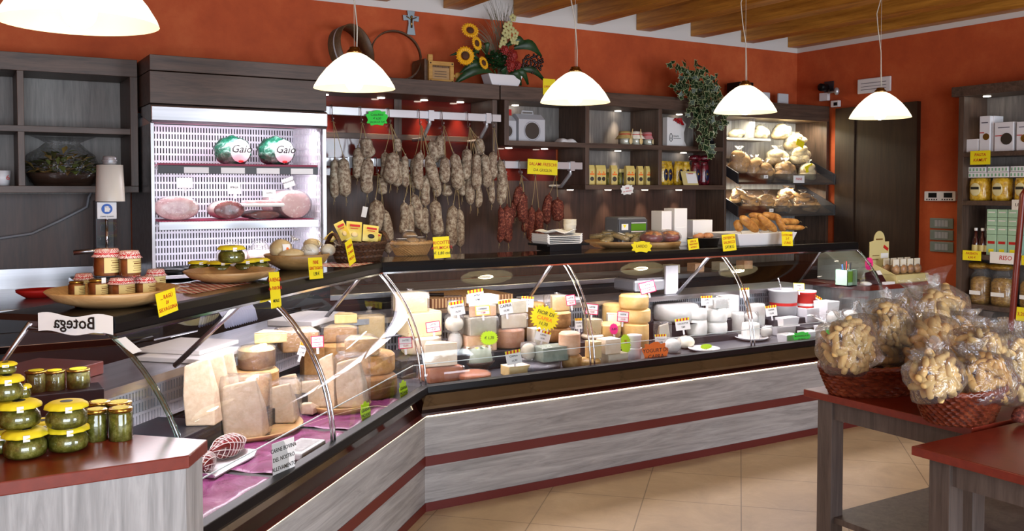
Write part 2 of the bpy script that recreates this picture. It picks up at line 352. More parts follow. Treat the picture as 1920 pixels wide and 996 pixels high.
# bread cabinet in the corner
t = thing('bread_cabinet', 'dark wood corner cabinet with lit tilted bread shelves', 'cabinet', (5.70, YF, .95)); O4 = (5.70, YF, .95)
sub('fascia', 5.70, 6.99, YF, YB, 2.26, 2.40, 'shelf_x', t, O4); rbox(0, 1.29, .03, .37, -.95, 0).build('plinth', M['door_wood'], t)
sub('side_panel', 5.70, 5.72, YF + .02, YB, .95, 2.26, 'shelf_z', t, O4)
sub('side_panel', 6.955, 6.99, YF, YB, .95, 2.26, 'shelf_z', t, O4); sub('back_panel', 5.72, 6.955, YB - .01, YB, .95, 2.26, 'pale_z', t, O4)
sub('top_shelf', 5.72, 6.4, YF + .16, YB - .01, 2.07, 2.09, 'pale_x', t, O4)
sub('rack_divider', 6.12, 6.135, YF + .1, YB - .01, 2.09, 2.26, 'pale_z', t, O4)
for z in (1.68, 1.40):
    B().prism([(-.10, z - .95), (.34, z + .22 - .95), (.34, z + .235 - .95), (-.10, z + .015 - .95)], .03, 1.25, 'x').build('tilted_shelf', M['shelf_x'], t)
    rbox(.03, 1.25, -.115, -.105, z - .95 - .005, z + .09 - .95).build('acrylic_front', M['glass'], t)
    for x in (.03, 1.25): B().prism([(-.11, z - .95), (.34, z + .22 - .95), (.34, z + .30 - .95), (-.11, z + .09 - .95)], x - .006, x + .006, 'x').build('shelf_side', M['dark'], t)
rbox(.05, 1.22, .06, .08, 1.33, 1.35).build('light_tube', M['led_warm'], t)
for z, e in ((2.25, 14), (1.66, 9)):
    L = area('bread_light', (6.34, YF + .10, z - .01), (radians(12), 0, 0), 1.1, .06, e, (1, .93, .72)); L.parent = t; L.location = (.64, .10, z - .97)
# pasta shelf on the right wall
t = thing('pasta_shelf', 'tall dark wood grocery shelf against the right orange wall', 'shelf', (6.68, 4.35, 0)); O5 = (6.68, 4.35, 0)
sub('fascia', 6.66, 6.99, .9, 4.42, 2.345, 2.42, 'shelf_x', t, O5); sub('side_panel', 6.68, 6.99, 4.325, 4.37, 0, 2.345, 'shelf_z', t, O5)
sub('side_panel', 6.68, 6.99, 3.0, 3.04, 0, 2.345, 'shelf_z', t, O5)
for z in (1.88, 1.51, 1.10, .72, .2): sub('shelf_board', 6.68, 6.99, 3.04, 4.325, z, z + .035, 'shelf_x', t, O5)
sub('back_panel', 6.975, 6.99, 3.04, 4.325, .2, 2.345, 'back_z', t, O5)
downlight(.14, -.12, 2.345, t, .6); downlight(.14, -.75, 2.345, t, .6)
# closet door in the right wall, painted into no frame: dark wood leaf in a wood surround
d = struct(rbox(0, .03, 4.99, 5.55, 0, 2.30).build('door_1', M['door_wood'], loc=(6.965, 0, 0)))
B().box(0, .05, 4.921, 4.99, 0, 2.37).box(0, .05, 5.55, 5.76, 0, 2.37).box(0, .05, 4.99, 5.55, 2.30, 2.37).build('door_frame', M['door_wood'], d, (-.015, 0, 0))
# ------------------------------------------------------------------ meat fridge
M['crimson_edge'] = mat('crimson_edge', '#8c0f3f', .5)
t = thing('meat_fridge', 'wall refrigerator with steel canopy and white slotted back full of hams', 'refrigerator', (1.5, 5.54, 0)); O6 = (1.5, 5.54, 0)
def fs(nm, x0, x1, y0, y1, z0, z1, m, bev=.002): return rbox(x0 - 1.5, x1 - 1.5, y0 - 5.54, y1 - 5.54, z0, z1).build(nm, M[m], t, bev=bev)
fs('hood_panel', .985, 2.02, 5.54, 6.2, 2.30, 2.387, 'shelf_x'); fs('hood_panel', .985, 2.02, 5.545, 6.2, 2.115, 2.295, 'shelf_x')
B().prism([(0, 2.0), (-.02, 2.02), (-.02, 2.10), (.01, 2.112), (.3, 2.112), (.3, 2.06)], -.515, .52, 'x').build('canopy', M['steel'], t, bev=.006)
fs('side_panel', .985, 1.0, 5.56, 6.2, 1.0, 2.0, 'steel'); fs('side_panel', 2.005, 2.02, 5.56, 6.2, 1.0, 2.0, 'steel')
fs('post', .985, 1.005, 5.545, 5.575, 1.0, 2.01, 'alu'); fs('post', 1.995, 2.018, 5.545, 5.575, 1.0, 2.01, 'alu')
b = B()
def grille(b, w, h, nx, nz, px_=.6):
    for i in range(nx + 1): b.box(i * w / nx, i * w / nx + w / nx * px_, 0, .004, 0, h)
    for j in range(nz + 1): b.box(0, w, -.001, .003, j * h / nz, j * h / nz + h / nz * .28)
    return b
grille(b, .985, .98, 56, 22, .55).build('back_grille', M['grille'], t, (-.495, .56, 1.04)); fs('duct_back', 1.005, 1.995, 6.115, 6.13, 1.0, 2.1, 'dark')
grille(B(), .52, .98, 20, 22, .55).build('side_grille', M['grille'], t, (.49, .03, 1.04), rot=(0, 0, pi / 2)); fs('inner_side', 1.0, 1.006, 5.58, 6.1, 1.0, 2.05, 'white')
fs('interior_roof', 1.005, 1.995, 5.56, 6.12, 2.05, 2.06, 'white'); fs('interior_floor', 1.0, 2.005, 5.5, 6.12, 1.12, 1.14, 'steel')
fs('base_cabinet', .985, 2.02, 5.5, 6.2, .12, 1.10, 'dark'); fs('base_top', .985, 2.02, 5.44, 5.54, 1.06, 1.10, 'steel')
for z in (1.755, 1.43):
    fs('shelf_board', 1.03, 1.97, 5.60, 6.10, z, z + .012, 'glass', 0)
    fs('price_rail', 1.03, 1.975, 5.575, 5.59, z - .035, z + .012, 'dark' if z > 1.6 else 'steel')
    if z > 1.6:
        for k in range(4): fs('price_strip', 1.17 + .21 * k, 1.31 + .21 * k, 5.572, 5.576, z - .032, z + .002, 'white', 0)
        fs('liner_edge', 1.03, 1.97, 5.572, 5.60, z + .0125, z + .024, 'crimson_edge', 0)
    fs('light_tube', 1.06, 1.95, 5.63, 5.655, z - .03, z - .012, 'led')
    L = area('fridge_light', (0, 0, 0), (radians(15), 0, 0), .9, .03, FRIDGE_POWER, (.95, .9, 1)); L.parent = t; L.location = (0, .12, z - .035)
fs('light_tube', 1.06, 1.95, 5.60, 5.625, 2.02, 2.045, 'led')
L = area('fridge_light', (0, 0, 0), (radians(20), 0, 0), .9, .03, FRIDGE_POWER * 1.3, (.95, .9, 1)); L.parent = t; L.location = (0, .08, 2.0)
# ------------------------------------------------------------------ back counters behind the cases
t = thing('back_counter', 'steel topped dark work counter under the left wall shelf', 'counter', (-.5, 5.1, 0))
rbox(-1.4, 1.46, 0, 1.1, 1.005, 1.045).build('worktop', M['steel'], t, bev=.004); rbox(-1.4, 1.46, .03, 1.1, .1, 1.005).build('carcass', M['dark'], t)
rbox(-1.4, 1.46, 1.08, 1.1, 1.045, 1.16).build('backsplash', M['steel'], t)
for k in range(3):
    d = rbox(-1.38 + k * .95, -.46 + k * .95, .005, .03, .55, .93).build('drawer', M['dark'], t, bev=.004); rbox(-1.2 + k * .95, -.62 + k * .95, -.015, .005, .83, .87).build('handle', M['chrome'], d, bev=.004)
t = thing('prep_counter', 'dark drawer counter along the wall below the hanging salami', 'counter', (2.05, 5.7, 0))
rbox(0, 3.62, 0, .52, .91, .95).build('worktop', M['steel'], t, bev=.004); rbox(0, 3.62, .03, .52, .1, .91).build('carcass', M['dark'], t)
for k in range(6):
    d = rbox(.02 + k * .6, .58 + k * .6, .005, .03, .50, .88).build('drawer', M['dark'], t, bev=.004); rbox(.1 + k * .6, .5 + k * .6, -.014, .005, .79, .81).build('handle', M['chrome'], d, bev=.004)
# ------------------------------------------------------------------ glass display cases
M['edge'] = mat('polished_glass_edge', '#e6f0ee', .15)
def bez(u): # front glass profile (depth, height)
    a, b_, c = (.004, .632), (.015, 1.0), (.29, 1.205)
    return tuple((1 - u) ** 2 * a[k] + 2 * u * (1 - u) * b_[k] + u * u * c[k] for k in (0, 1))
def case(name, label, rz, xl, xr, seams, liner):
    t = thing(name, label, 'display case', tuple(CORNER), rz)
    def P(nm, poly, m, bev=0, dx=0): return B().prism(poly, (lambda n: xl(n) + dx), (lambda n: xr(n) - dx), 'x').build(nm, M[m], t, bev=bev)
    def rect(n0, n1, z0, z1): return [(n0, z0), (n1, z0), (n1, z1), (n0, z1)]
    P('base_panel', rect(0, .75, .02, .49), 'pale_x'); P('stripe', rect(-.004, 0, .230, .281), 'red_strip'); P('plinth', rect(-.005, .02, 0, .044), 'red_strip')
    P('top_edge', rect(-.013, .03, .4895, .494), 'red_strip')
    P('light_strip', rect(-.0035, -.0005, .481, .489), 'led_warm')
    P('apron', [(.02, .494), (.014, .53), (.0, .57), (-.012, .602), (.03, .602), (.06, .494)], 'mirror')
    P('lip', [(-.016, .594), (-.024, .608), (-.018, .638), (.02, .642), (.03, .594)], 'black', .003)
    P('deck', rect(.03, .85, .585, .60), liner); P('body', rect(.06, 1.0, .494, .585), 'dark')
    P('rear_wall', rect(.845, .86, .60, .885), 'dark'); P('work_shelf', [(.68, .868), (.68, .90), (1.02, .90), (1.02, .89), (.69, .89), (.69, .868)], 'steel'); P('rear_panel', rect(1.0, 1.02, .02, .89), 'dark')
    b = B(); x0, x1 = xl(.83), xr(.83); nb = int((x1 - x0) / .02)
    for i in range(nb): b.box(x0 + i * .02, x0 + i * .02 + .011, .83, .836, .66, .87)
    for z in (.66, .71, .76, .81, .855): b.box(x0, x1, .827, .833, z, z + .012)
    b.build('back_grille', M['grille'], t)
    P('top_shelf', rect(.29, .68, 1.225, 1.245), 'smoke_top'); P('front_rail', [(.268, 1.196), (.262, 1.225), (.27, 1.247), (.31, 1.247), (.31, 1.196)], 'black', .003)
    P('rail_trim', rect(.264, .275, 1.188, 1.197), 'chrome'); P('light_tube', rect(.315, .335, 1.195, 1.215), 'led')
    ss = [None] + seams + [None]
    for k in range(len(ss) - 1):
        a, c = ss[k], ss[k + 1]
        fa = (lambda n, a=a: xl(n) + .004) if a is None else (lambda n, a=a: a + .004)
        fc = (lambda n, c=c: xr(n) - .004) if c is None else (lambda n, c=c: c - .004)
        def g(u, v):
            n, z = bez(v); return (fa(n) * (1 - u) + fc(n) * u, n, z)
        B().sheet(g, 1, 14).build('glass_pane', M['glass'], t)
        B().add([(fa(.07), .07, .6), (fc(.07), .07, .6), (fc(.07), .07, .735), (fa(.07), .07, .735)], [(0, 1, 2, 3)]).build('guard_glass', M['guard'], t)
        B().box(fa(.07), fc(.07), .068, .072, .733, .7365).build('guard_edge', M['edge'], t)
    def seam(x, fx=None):
        b = B()
        for dx in (-.014, .014):
            b.tube([((fx(bez(u / 14)[0]) if fx else x) + dx, bez(u / 14)[0] + .006, bez(u / 14)[1]) for u in range(15)], .0055, 6)
        b.build('seam', M['chrome'], t)
        b = B(); b.tube([((fx(.33) if fx else x) - .03, .36, 1.2), ((fx(.6) if fx else x) - .03, .69, .91)], .011, 6); b.build('strut', M['steel'], t)
    for s in seams: seam(s)
    xm = (xl(.3) + xr(.3)) / 2; L = area('case_light', (0, 0, 0), (radians(-14), 0, 0), xr(.3) - xl(.3) - .06, .16, CASE_POWER * (xr(.3) - xl(.3)), (1, .91, .97)); L.parent = t; L.location = (xm, .40, 1.19)
    return t, seam
M['deck_grey'] = mat('grey_deck_steel', '#5b5b62', .35, .3)
NEAR_LEN, FAR_LEN = 2.02, 3.62
m, tt, p = newmat('pink_butcher_paper'); v = coords(tt, (1, 1, 1)); f = noise(tt, v, 5, 5, .6, 1)
tt.links.new(ramp(tt, f, [(.3, '#64204e'), (.55, '#93487b'), (.8, '#c490b2')]), p.inputs['Base Color']); p.inputs['Roughness'].default_value = .25; bump(tt, p, f, .5, .02); M['pink_paper'] = m
t1, seam1 = case('angled_display_case', 'glass display case angled toward the camera with hard cheese and meat', radians(45), lambda n: -NEAR_LEN, lambda n: .4142 * n, [-1.06], 'dark')
t2, seam2 = case('long_display_case', 'long glass display case of soft cheeses parallel to the salami wall', 0, lambda n: -.4142 * n, lambda n: FAR_LEN, [1.05, 2.30], 'deck_grey')
seam2(0, lambda n: -.4142 * n)
def end_glass(t, x, sx):
    pts = [bez(k / 12) for k in range(13)] + [(.30, 1.225), (.56, 1.225), (.82, .90), (.82, .64)]
    B().prism(pts, x - .004, x + .004, 'x').build('end_glass', M['glass'], t)
    b = B(); b.tube([(x, n + .002, z) for n, z in pts[:13]], .009, 6); b.build('end_trim', M['green_glass'], t)
    b = B(); b.tube([(x, .30, 1.2), (x, .56, 1.2)], .01, 6); b.tube([(x, .56, 1.22), (x, .82, .90)], .008, 6); b.build('end_frame', M['steel'], t)
    B().prism([(0, .02), (1.02, .02), (1.02, .89), (.82, .89), (.82, .64), (0, .62)], x - .012 * (sx < 0), x + .012 * (sx > 0), 'x').build('end_panel', M['dark'], t)
end_glass(t1, -NEAR_LEN - .002, -1); end_glass(t2, FAR_LEN + .002, 1)
# vinyl lettering strip on the near end glass: the shop name seen from behind
g = B().sheet(lambda u, v: (-.0, .26 + .26 * u, 1.195 + .055 * v + .006 * sin(u * 9)), 16, 2).build('vinyl_strip', M['paper'], t1, (-NEAR_LEN - .016, 0, 0))
lt = text(g, 'Botega', .052, (-.004, .39, 1.226), M['ink'], rot=(pi / 2, 0, pi / 2), bold=.0006)
for (n0, z0, n1, z1) in ((.225, 1.19, .17, 1.15),):
    B().add([(0, n0, z0), (0, n0 + .04, z0 - .01), (0, n1 + .03, z1 - .01), (0, n1, z1)], [(0, 1, 2, 3)]).build('vinyl_corner', M['paper'], t1, (-NEAR_LEN - .008, 0, 0), solid=.0006)
# pale end unit with the red-brown top
t = thing('jar_counter', 'low pale oak end counter with red-brown top in front left', 'counter', (-.4, 2.53, 0))
top = [(-1.6, 0), (.935, 0), (1.015, .135), (.29, .86), (-1.6, .86)]
B().prism(top, .885, .92, 'z').build('top', M['red_top'], t, bev=.003)
B().prism([(-1.58, .012), (.915, .012), (.915, .05), (-1.58, .05)], 0, .885, 'z').build('front_panel', M['pale_z'], t)
B().prism([(.915, .012), (.93, .016), (1.0, .135), (.98, .15), (.9, .05)], 0, .885, 'z').build('side_panel', M['pale_z'], t)
B().prism([(-1.58, .05), (.9, .05), (.95, .15), (.25, .84), (-1.58, .84)], .02, .88, 'z').build('carcass', M['dark'], t)
# cash desk beyond the long case
t = thing('cash_desk', 'small desk with red-brown top beside the far end of the case', 'desk', (5.75, 4.46, 0))
rbox(-.02, .70, 0, .62, .885, .92).build('top', M['red_top'], t, bev=.003); rbox(0, .68, .02, .6, 0, .885).build('body', M['pale_z'], t)
# tables on the right
def table(label, x, y0, y1):
    t = thing('display_table', label, 'table', (x, y0, 0)); w, l = 1.0, y1 - y0
    rbox(0, w, 0, l, .75, .78).build('tabletop', M['red_top'], t, bev=.003)
    for (lx, ly) in ((.06, .03), (.06, l - .10), (w - .13, .03), (w - .13, l - .10)): rbox(lx, lx + .075, ly, ly + .075, 0, .75).build('leg', M['leg'], t, bev=.003)
    B().box(.075, .095, .105, l - .1, .66, .75).box(w - .1, w - .08, .105, l - .1, .66, .75).box(.135, w - .13, .04, .06, .66, .75).box(.135, w - .13, l - .06, l - .04, .66, .75).build('apron', M['leg'], t)
    rbox(.08, w - .08, .06, l - .06, .22, .245).build('lower_shelf', M['leg'], t)
    return t
table('red-topped table carrying two baskets of bagged biscuits, nearer the case', 3.09, 1.95, 2.71)
table('red-topped table at the front right corner, nearer the camera', 2.70, 1.0, 1.915)
# pendants
def pendant(label, x, y, z):
    t = thing('pendant_lamp', label, 'lamp', (x, y, z), 0, 'row of opal glass pendant lamps')
    pr = [(.2, 0), (.195, .012), (.172, .045), (.138, .082), (.10, .113), (.06, .138), (.03, .15), (.028, .147), (.058, .138), (.097, .113), (.137, .08), (.171, .042), (.192, .011), (.2, 0)]
    pr = [(r_, q * 1.17) for r_, q in pr]
    B().lathe(pr[:8], 40).lathe(pr[7:], 40, 1).build('shade', [M['shade'], M['shade_in']], t); B().cyl(.026, .170, .203, 16, bev=.004).lathe([(.03, .172), (.038, .168), (.038, .182), (.028, .192)], 16).build('cap', M['brass'], t)
    B().ball((0, 0, .035), .045, .045, .05).build('bulb', M['bulb'], t)
    h = 3.28 - z
    B().tube([(0, 0, .17), (0, 0, h)], .0012, 5).build('steel_wire', M['cable'], t)
    B().tube([(.012, 0, .17), (.02, .01, .3), (.0, 0, .45), (-.03, 0, .58), (-.035, .01, .7), (0, 0, .82), (.02, 0, h)], .0035, 6).build('power_cord', M['cable'], t)
    L = bpy.data.lights.new('bulb_light', 'SPOT'); L.spot_size = radians(158); L.spot_blend = .25; L.energy = PEND_POWER; L.color = (1, .83, .52); L.shadow_soft_size = .05
    q = bpy.data.objects.new('bulb_light', L); COL.objects.link(q); q.parent = t; q.location = (0, 0, .02)
for lb, x, y, z in (('large looking opal glass pendant lamp above the jar counter, nearest the camera', .31, 2.73, 2.065), ('opal glass pendant lamp hanging in front of the meat fridge corner', 1.73, 4.35, 2.125),
                    ('opal glass pendant lamp in front of the white boxes on the shelf', 3.08, 4.38, 2.125), ('opal glass pendant lamp beside the hanging ivy', 4.41, 4.37, 2.125), ('opal glass pendant lamp in front of the dark closet door', 5.42, 4.12, 2.115)):
    pendant(lb, x, y, z)
# ------------------------------------------------------------------ goods: builders
def inst(me, name, parent, loc, rot=(0, 0, 0), sc=1):
    o = bpy.data.objects.new(name, me); COL.objects.link(o); o.parent = parent; o.location = loc; o.rotation_euler = rot
    o.scale = (sc, sc, sc) if isinstance(sc, (int, float)) else sc
    return o
def mesh_of(b, name, mats):
    o = b.build(name, mats); me = o.data; bpy.data.objects.remove(o); return me
def crop(x0, y0, k): return lambda cx, cy: (x0 + cx / k, y0 + cy / k)
ORD = ['first', 'second', 'third', 'fourth', 'fifth', 'sixth', 'seventh', 'eighth', 'ninth', 'tenth', 'eleventh', 'twelfth']
def outline(shape, w, h):
    if shape == 'rect': return [(-w / 2, -h / 2), (w / 2, -h / 2), (w / 2, h / 2), (-w / 2, h / 2)]
    n = 44; out = []
    for i in range(n):
        a = 2 * pi * i / n
        k = 1 + (.10 * sin(a * 9 + .5) if shape == 'wavy' else (.13 if i % 2 else -.10))
        q = max(abs(cos(a)) ** 3, abs(sin(a)) ** 3) ** .0
        c, s_ = cos(a), sin(a); e = .62 if shape == 'wavy' else .85
        out.append((w / 2 * k * math.copysign(abs(c) ** e, c), h / 2 * k * math.copysign(abs(s_) ** e, s_)))
    return out
def sign(label, p, w, h, card, lines, rz=0, roll=0, lean=0, shape='rect', border=None, head=None, name='price_sign', cat='sign', shear=.12, group=None, stick=0):
    # card centred on p, facing local -Y
    o = B().prism(outline(shape, w, h), -.0008, .0008, 'y').build(name, M[card], None, p, rot=(lean, roll, rz)); tag(o, label, cat, group)
    for s_, size, y, m in lines: text(o, s_, size * h, (0, -.0014, y * h), M[m], shear=shear, bold=size * h * .006)
    if border:
        b = B(); e = .07 * min(w, h)
        for q in ((-w / 2, w / 2, -h / 2, -h / 2 + e), (-w / 2, w / 2, h / 2 - e, h / 2), (-w / 2, -w / 2 + e, -h / 2, h / 2), (w / 2 - e, w / 2, -h / 2, h / 2), (-w / 2, w / 2, -.08 * h, -.04 * h)): b.box(q[0], q[1], -.0014, -.0007, q[2], q[3])
        b.build('border', M[border], o)
    if head:
        b = B()
        for k in range(9): b.add([(-w / 2 + w * k / 9, -.0015, h / 2), (-w / 2 + w * (k + 1) / 9, -.0015, h / 2), (-w / 2 + w * (k + .8) / 9, -.0015, h * .28), (-w / 2 + w * (k - .2) / 9 + .0 if k else -w / 2, -.0015, h * .28)], [(0, 1, 2, 3)], k % 2)
        b.build('striped_header', [M['yellow'], M['ink_red']], o)
    if stick: B().box(-.006, .006, -.0004, .0012, -h / 2 - stick, -h / 2 + .005).build('holder', M['white'], o)
    return o
M['film_soft'] = clear('soft_bag_film', (.97, .97, .96), .05, .6, .14, .05, 1.0, 16, (1, 1, 1))
M['roll_white'] = noisy('pale_bread', [(.3, '#e2c58e'), (.7, '#f1e0b8')], 14, 4, .7, bst=.2)
M['roll_brown'] = noisy('brown_bread', [(.3, '#b07a42'), (.7, '#dcb47c')], 14, 4, .7, bst=.2)
M['biscuit'] = noisy('golden_biscuit', [(.3, '#d6a45c'), (.55, '#eac680'), (.8, '#f5dfae')], 40, 4, .7, bst=.3)
M['biscuit_dark'] = noisy('toasted_biscuit', [(.3, '#c08a42'), (.55, '#d9a95c'), (.8, '#ebca88')], 40, 4, .7, bst=.3)
def blobfilm(rx, ry, h, seed=0, neck=.25, amp=.08, flare=.5):
    r = random.Random(seed); ph = [r.uniform(0, 6) for _ in range(5)]
    pr = [(0, 0), (.55, .0), (.88, .06), (1.0, .25), (1.0, .45), (.9, .62), (.62, .75), (neck, .83), (neck * .9, .86), (flare * .7, .93), (flare, 1.0)]
    b = B(); b.lathe([(q[0], q[1] * h) for q in pr], 28, wob=lambda a, z: 1 + amp * sin(3 * a + ph[0] + z * 20) + amp * .8 * sin(7 * a + ph[1]) + amp * .6 * sin(13 * a + ph[2] + z * 9), sx=rx, sy=ry)
    return b
ROLL = mesh_of(B().ball((0, 0, 0), 1, .9, .62, 12, 8), 'bread_roll', M['roll_white'])
ROLLB = mesh_of(B().ball((0, 0, 0), 1, .8, .6, 12, 8), 'bread_roll', M['roll_brown'])
TAR = mesh_of(B().tube([(.72 * cos(a), .72 * sin(a), 0) for a in [2 * pi * k / 14 for k in range(15)]], .3, 7, caps=False), 'bread_ring', M['roll_brown'])
def finger(m): return mesh_of(B().tube([(-1, 0, 0), (-.93, 0, 0.02), (-.6, 0, .05), (0, 0, .07), (.6, 0, .05), (.93, 0, .02), (1, 0, 0)], [.12, .30, .42, .46, .42, .30, .12], 9), 'biscuit', m)
for q in ('biscuit', 'biscuit_dark'):
    t_ = M[q].node_tree; p_ = t_.nodes['Principled BSDF']; lk = p_.inputs['Base Color'].links[0].from_socket; hs = t_.nodes.new('ShaderNodeHueSaturation'); oi_ = t_.nodes.new('ShaderNodeObjectInfo'); mr = t_.nodes.new('ShaderNodeMapRange'); mr.inputs['To Min'].default_value = .72; mr.inputs['To Max'].default_value = 1.12
    t_.links.new(oi_.outputs['Random'], mr.inputs['Value']); t_.links.new(mr.outputs[0], hs.inputs['Value']); t_.links.new(lk, hs.inputs['Color']); t_.links.new(hs.outputs[0], p_.inputs['Base Color'])
FING, FINGD = finger(M['biscuit']), finger(M['biscuit_dark'])
def bag(name, label, p, rx, ry, h, me, pname, n, size, seed=0, rz=0, rot=None, group=None, neck=.22, film='film_soft', cat='bag', fill=.62, flare=.5, flat=1):
    t = thing(name, label, cat, p, rz, group, rot=rot); r = random.Random(seed)
    blobfilm(rx, ry, h, seed, neck, .05, flare).build('film', M[film], t)
    for k in range(n):
        ga = k * 2.39996; u = (k + .5) / n; z = size * .6 + u * (h * fill - size); kk = sqrt(max(.05, 1 - (2 * (z / (h * .8)) - 1) ** 2)) if True else 1
        rr = (max(0, rx - size * .8) * kk, max(0, ry - size * .8) * kk); q = .93 if k % 4 else .35
        inst(me, pname, t, (rr[0] * q * cos(ga), rr[1] * q * sin(ga), z), (r.uniform(-.5, .5), r.uniform(-.6, .6), r.uniform(0, 6)), size * r.uniform(.88, 1.1))
    return t
# ------------------------------------------------------------------ salami
def salami_mat(name, stops, sc): return noisy(name, stops, sc, 5, .8, bst=.7, bd=.006, nr=.75)
M['salami'] = salami_mat('mould_grey_salami', [(.33, '#54382c'), (.46, '#8a7560'), (.58, '#b9ab94'), (.75, '#d6ccb8')], 42)
M['salami_red'] = salami_mat('red_fresh_salami', [(.3, '#2a0d0a'), (.46, '#5a2117'), (.58, '#8c4633'), (.7, '#c8a28a')], 60)
M['string'] = mat('hemp_string', '#a58f63', .9); M['red_tie'] = mat('red_clip', '#d01818', .4)
def sal_body(L, w, seed, m):
    r = random.Random(seed); p1, p2 = r.uniform(0, 6), r.uniform(0, 6); bow = r.uniform(-.08, .08) * L
    pts, rs = [], []
    for k in range(13):
        u = k / 12; e = min(1, (1 - abs(2 * u - 1) ** 5)) ** .5 if 0 < u < 1 else .12
        pts.append((bow * sin(pi * u), 0, -L * u)); rs.append(max(.1, e) * w / 2 * (1 + .07 * sin(9 * u + p1)) * (.92 + .12 * u))
    b = B().tube(pts, rs, 12); b.tube([(0, 0, .012), (0, 0, -.004)], .006, 5)
    return b.build('casing', m)
c3 = crop(600, 180, 3.32)
HOOKS = {}
def hook(cx, cy, railz, label, yy=5.852):
    p = aty(*c3(cx, cy), 5.852); z = railz + .058
    b = B().tube([(0, .05, z - .03), (0, .05, z), (0, .0, z + .003), (0, -.006, z - .03), (0, -.006, z - .095), (0, -.022, z - .105), (0, -.034, z - .09), (0, -.034, z - .075)], .0032, 6)
    b.v = [v - Vector((0, 0, railz - .05)) for v in b.v]
    o = b.build('meat_hook', M['steel'], None, (p.x, 5.857, railz - .05)); tag(o, label, 'hook', 'steel hooks on the salami rails')
    HOOKS[(cx, railz)] = Vector((p.x, 5.828, railz - .047)); return o
def salami(hk, i, n, tx, ty, bx_, by_, w, dy=0, red=False, where=''):
    h = HOOKS[hk]; yy = 5.822 - dy
    a = aty(*c3(tx, ty), yy); e = aty(*c3(bx_, by_), yy); L = (a - e).length; wd = span(w / 3.32, a) * 1.12
    m = M['salami_red'] if red else M['salami']
    pos = ORD[i] if n > 1 else 'only'
    lb = f"{'small red' if red else 'grey mould-covered'} salami, {pos} {'from the left ' if n > 1 else ''}of the bunch {where}"
    t = thing('salami', lb, 'salami', a, 0, 'salami hanging from the steel rails')
    body = sal_body(L, wd, i * 13 + int(tx), m); body.parent = t
    body.rotation_euler = (0, atan2(a.x - e.x, a.z - e.z), 0)
    b = B(); d = h - a
    b.tube([(0, 0, 0), tuple(d * .5 + Vector((.004, 0, -.01))), tuple(d)], .0022, 5); b.tube([tuple(d), tuple(d + Vector((.014, -.004, -.012)))], .0018, 4)
    b.tube([tuple(d), tuple(d + Vector((-.018, -.004, -.004)))], .0018, 4)
    b.build('string', M['string'], t)
    q = B()
    for k in range(2): q.tube([(0, 0, -L), (.006 - .01 * k, -.003, -L - .02 - .02 * ((i + k) % 3))], .0014, 4)
    q.build('string_end', M['string'], body)
    return t
bunches = [
 (75, RAIL1, 'beside the fridge, upper rail', [(92,392,88,640,58,0),(148,385,162,630,80,.02)]),
 (255, RAIL1, 'left of the green cloud card', [(236,318,232,515,68,.0),(285,262,312,385,78,.03),(305,383,296,612,74,.04)]),
 (430, RAIL1, 'under the green cloud card', [(405,348,400,522,56,-.02),(478,262,480,350,46,.0),(460,350,440,550,86,.05),(485,396,482,566,60,.02),(532,370,538,570,54,.0)]),
 (618, RAIL1, 'right of the first bracket', [(590,380,584,580,50,-.03),(688,280,716,420,62,-.02),(628,345,622,590,58,.04),(672,362,728,585,66,.06),(662,490,660,686,54,.02),(716,470,722,630,52,-.01)]),
 (760, RAIL1, 'fifth along the upper rail', [(760,245,742,395,64,-.02),(776,378,776,545,62,.05),(832,358,852,586,72,.06),(790,545,792,626,58,-.03),(884,520,884,624,44,-.03)]),
 (920, RAIL1, 'left of the second bracket', [(914,325,896,525,62,.03),(984,262,988,372,58,-.02),(972,355,974,585,58,.06),(1018,362,1038,572,60,.04),(944,470,938,680,54,.0),(984,560,982,696,42,.01)]),
 (1072, RAIL1, 'ending the upper rail', [(1082,345,1080,520,58,.04),(1118,392,1122,682,60,.01),(1068,520,1068,676,38,-.02)]),
 (350, RAIL2, 'starting the lower rail', [(345,645,330,850,86,.04),(398,705,424,985,64,.0),(385,505,385,615,60,-.04)]),
 (545, RAIL2, 'behind the honey wicker bowl', [(522,660,514,870,54,.04),(564,672,564,872,48,.02),(580,610,622,830,68,-.01)]),
 (690, RAIL2, 'left of the ricotta card', [(655,690,662,862,56,.0),(712,648,736,878,70,.04)]),
 (840, RAIL2, 'above the ricotta card', [(830,680,822,945,66,.03),(868,702,872,942,58,.0)]),
]
reds = [
 (1150, RAIL2, 'starting the red row', [(1122,690,1116,915,46,.03),(1165,682,1172,915,64,.01),(1190,700,1192,800,44,-.03)]),
 (1245, RAIL2, 'under the yellow sign left corner', [(1244,560,1228,690,52,.0),(1270,608,1270,790,62,.03),(1212,640,1214,760,40,-.03),(1276,760,1272,850,40,-.01)]),
 (1330, RAIL2, 'under the yellow sign middle', [(1318,690,1308,905,48,.0),(1362,706,1368,930,56,.03)]),
 (1455, RAIL2, 'under the yellow sign right corner', [(1428,612,1414,800,56,-.02),(1480,640,1488,780,74,.03)]),
]
for k, (hx, rz_, wh, L) in enumerate(bunches + reds):
    hook(hx, 150, rz_, f'steel hook carrying the salami bunch {wh}')
    order = sorted(range(len(L)), key=lambda j: L[j][0])
    for j, q in enumerate(L): salami((hx, rz_), order.index(j), len(L), *q, red=k >= len(bunches), where=wh)
P3 = lambda cx, cy, y: aty(*c3(cx, cy), y)
sign('green cloud-shaped price card hanging on the upper salami rail', P3(355, 137, 5.845), span(41, P3(355, 137, 5.845)), span(27, P3(355, 137, 5.845)), 'green_card', [('Cotechino', .22, .22, 'ink'), ('€ 6,50', .22, -.04, 'ink'), ('SALSICCE 7,00', .18, -.28, 'ink')], shape='wavy', roll=radians(-3))
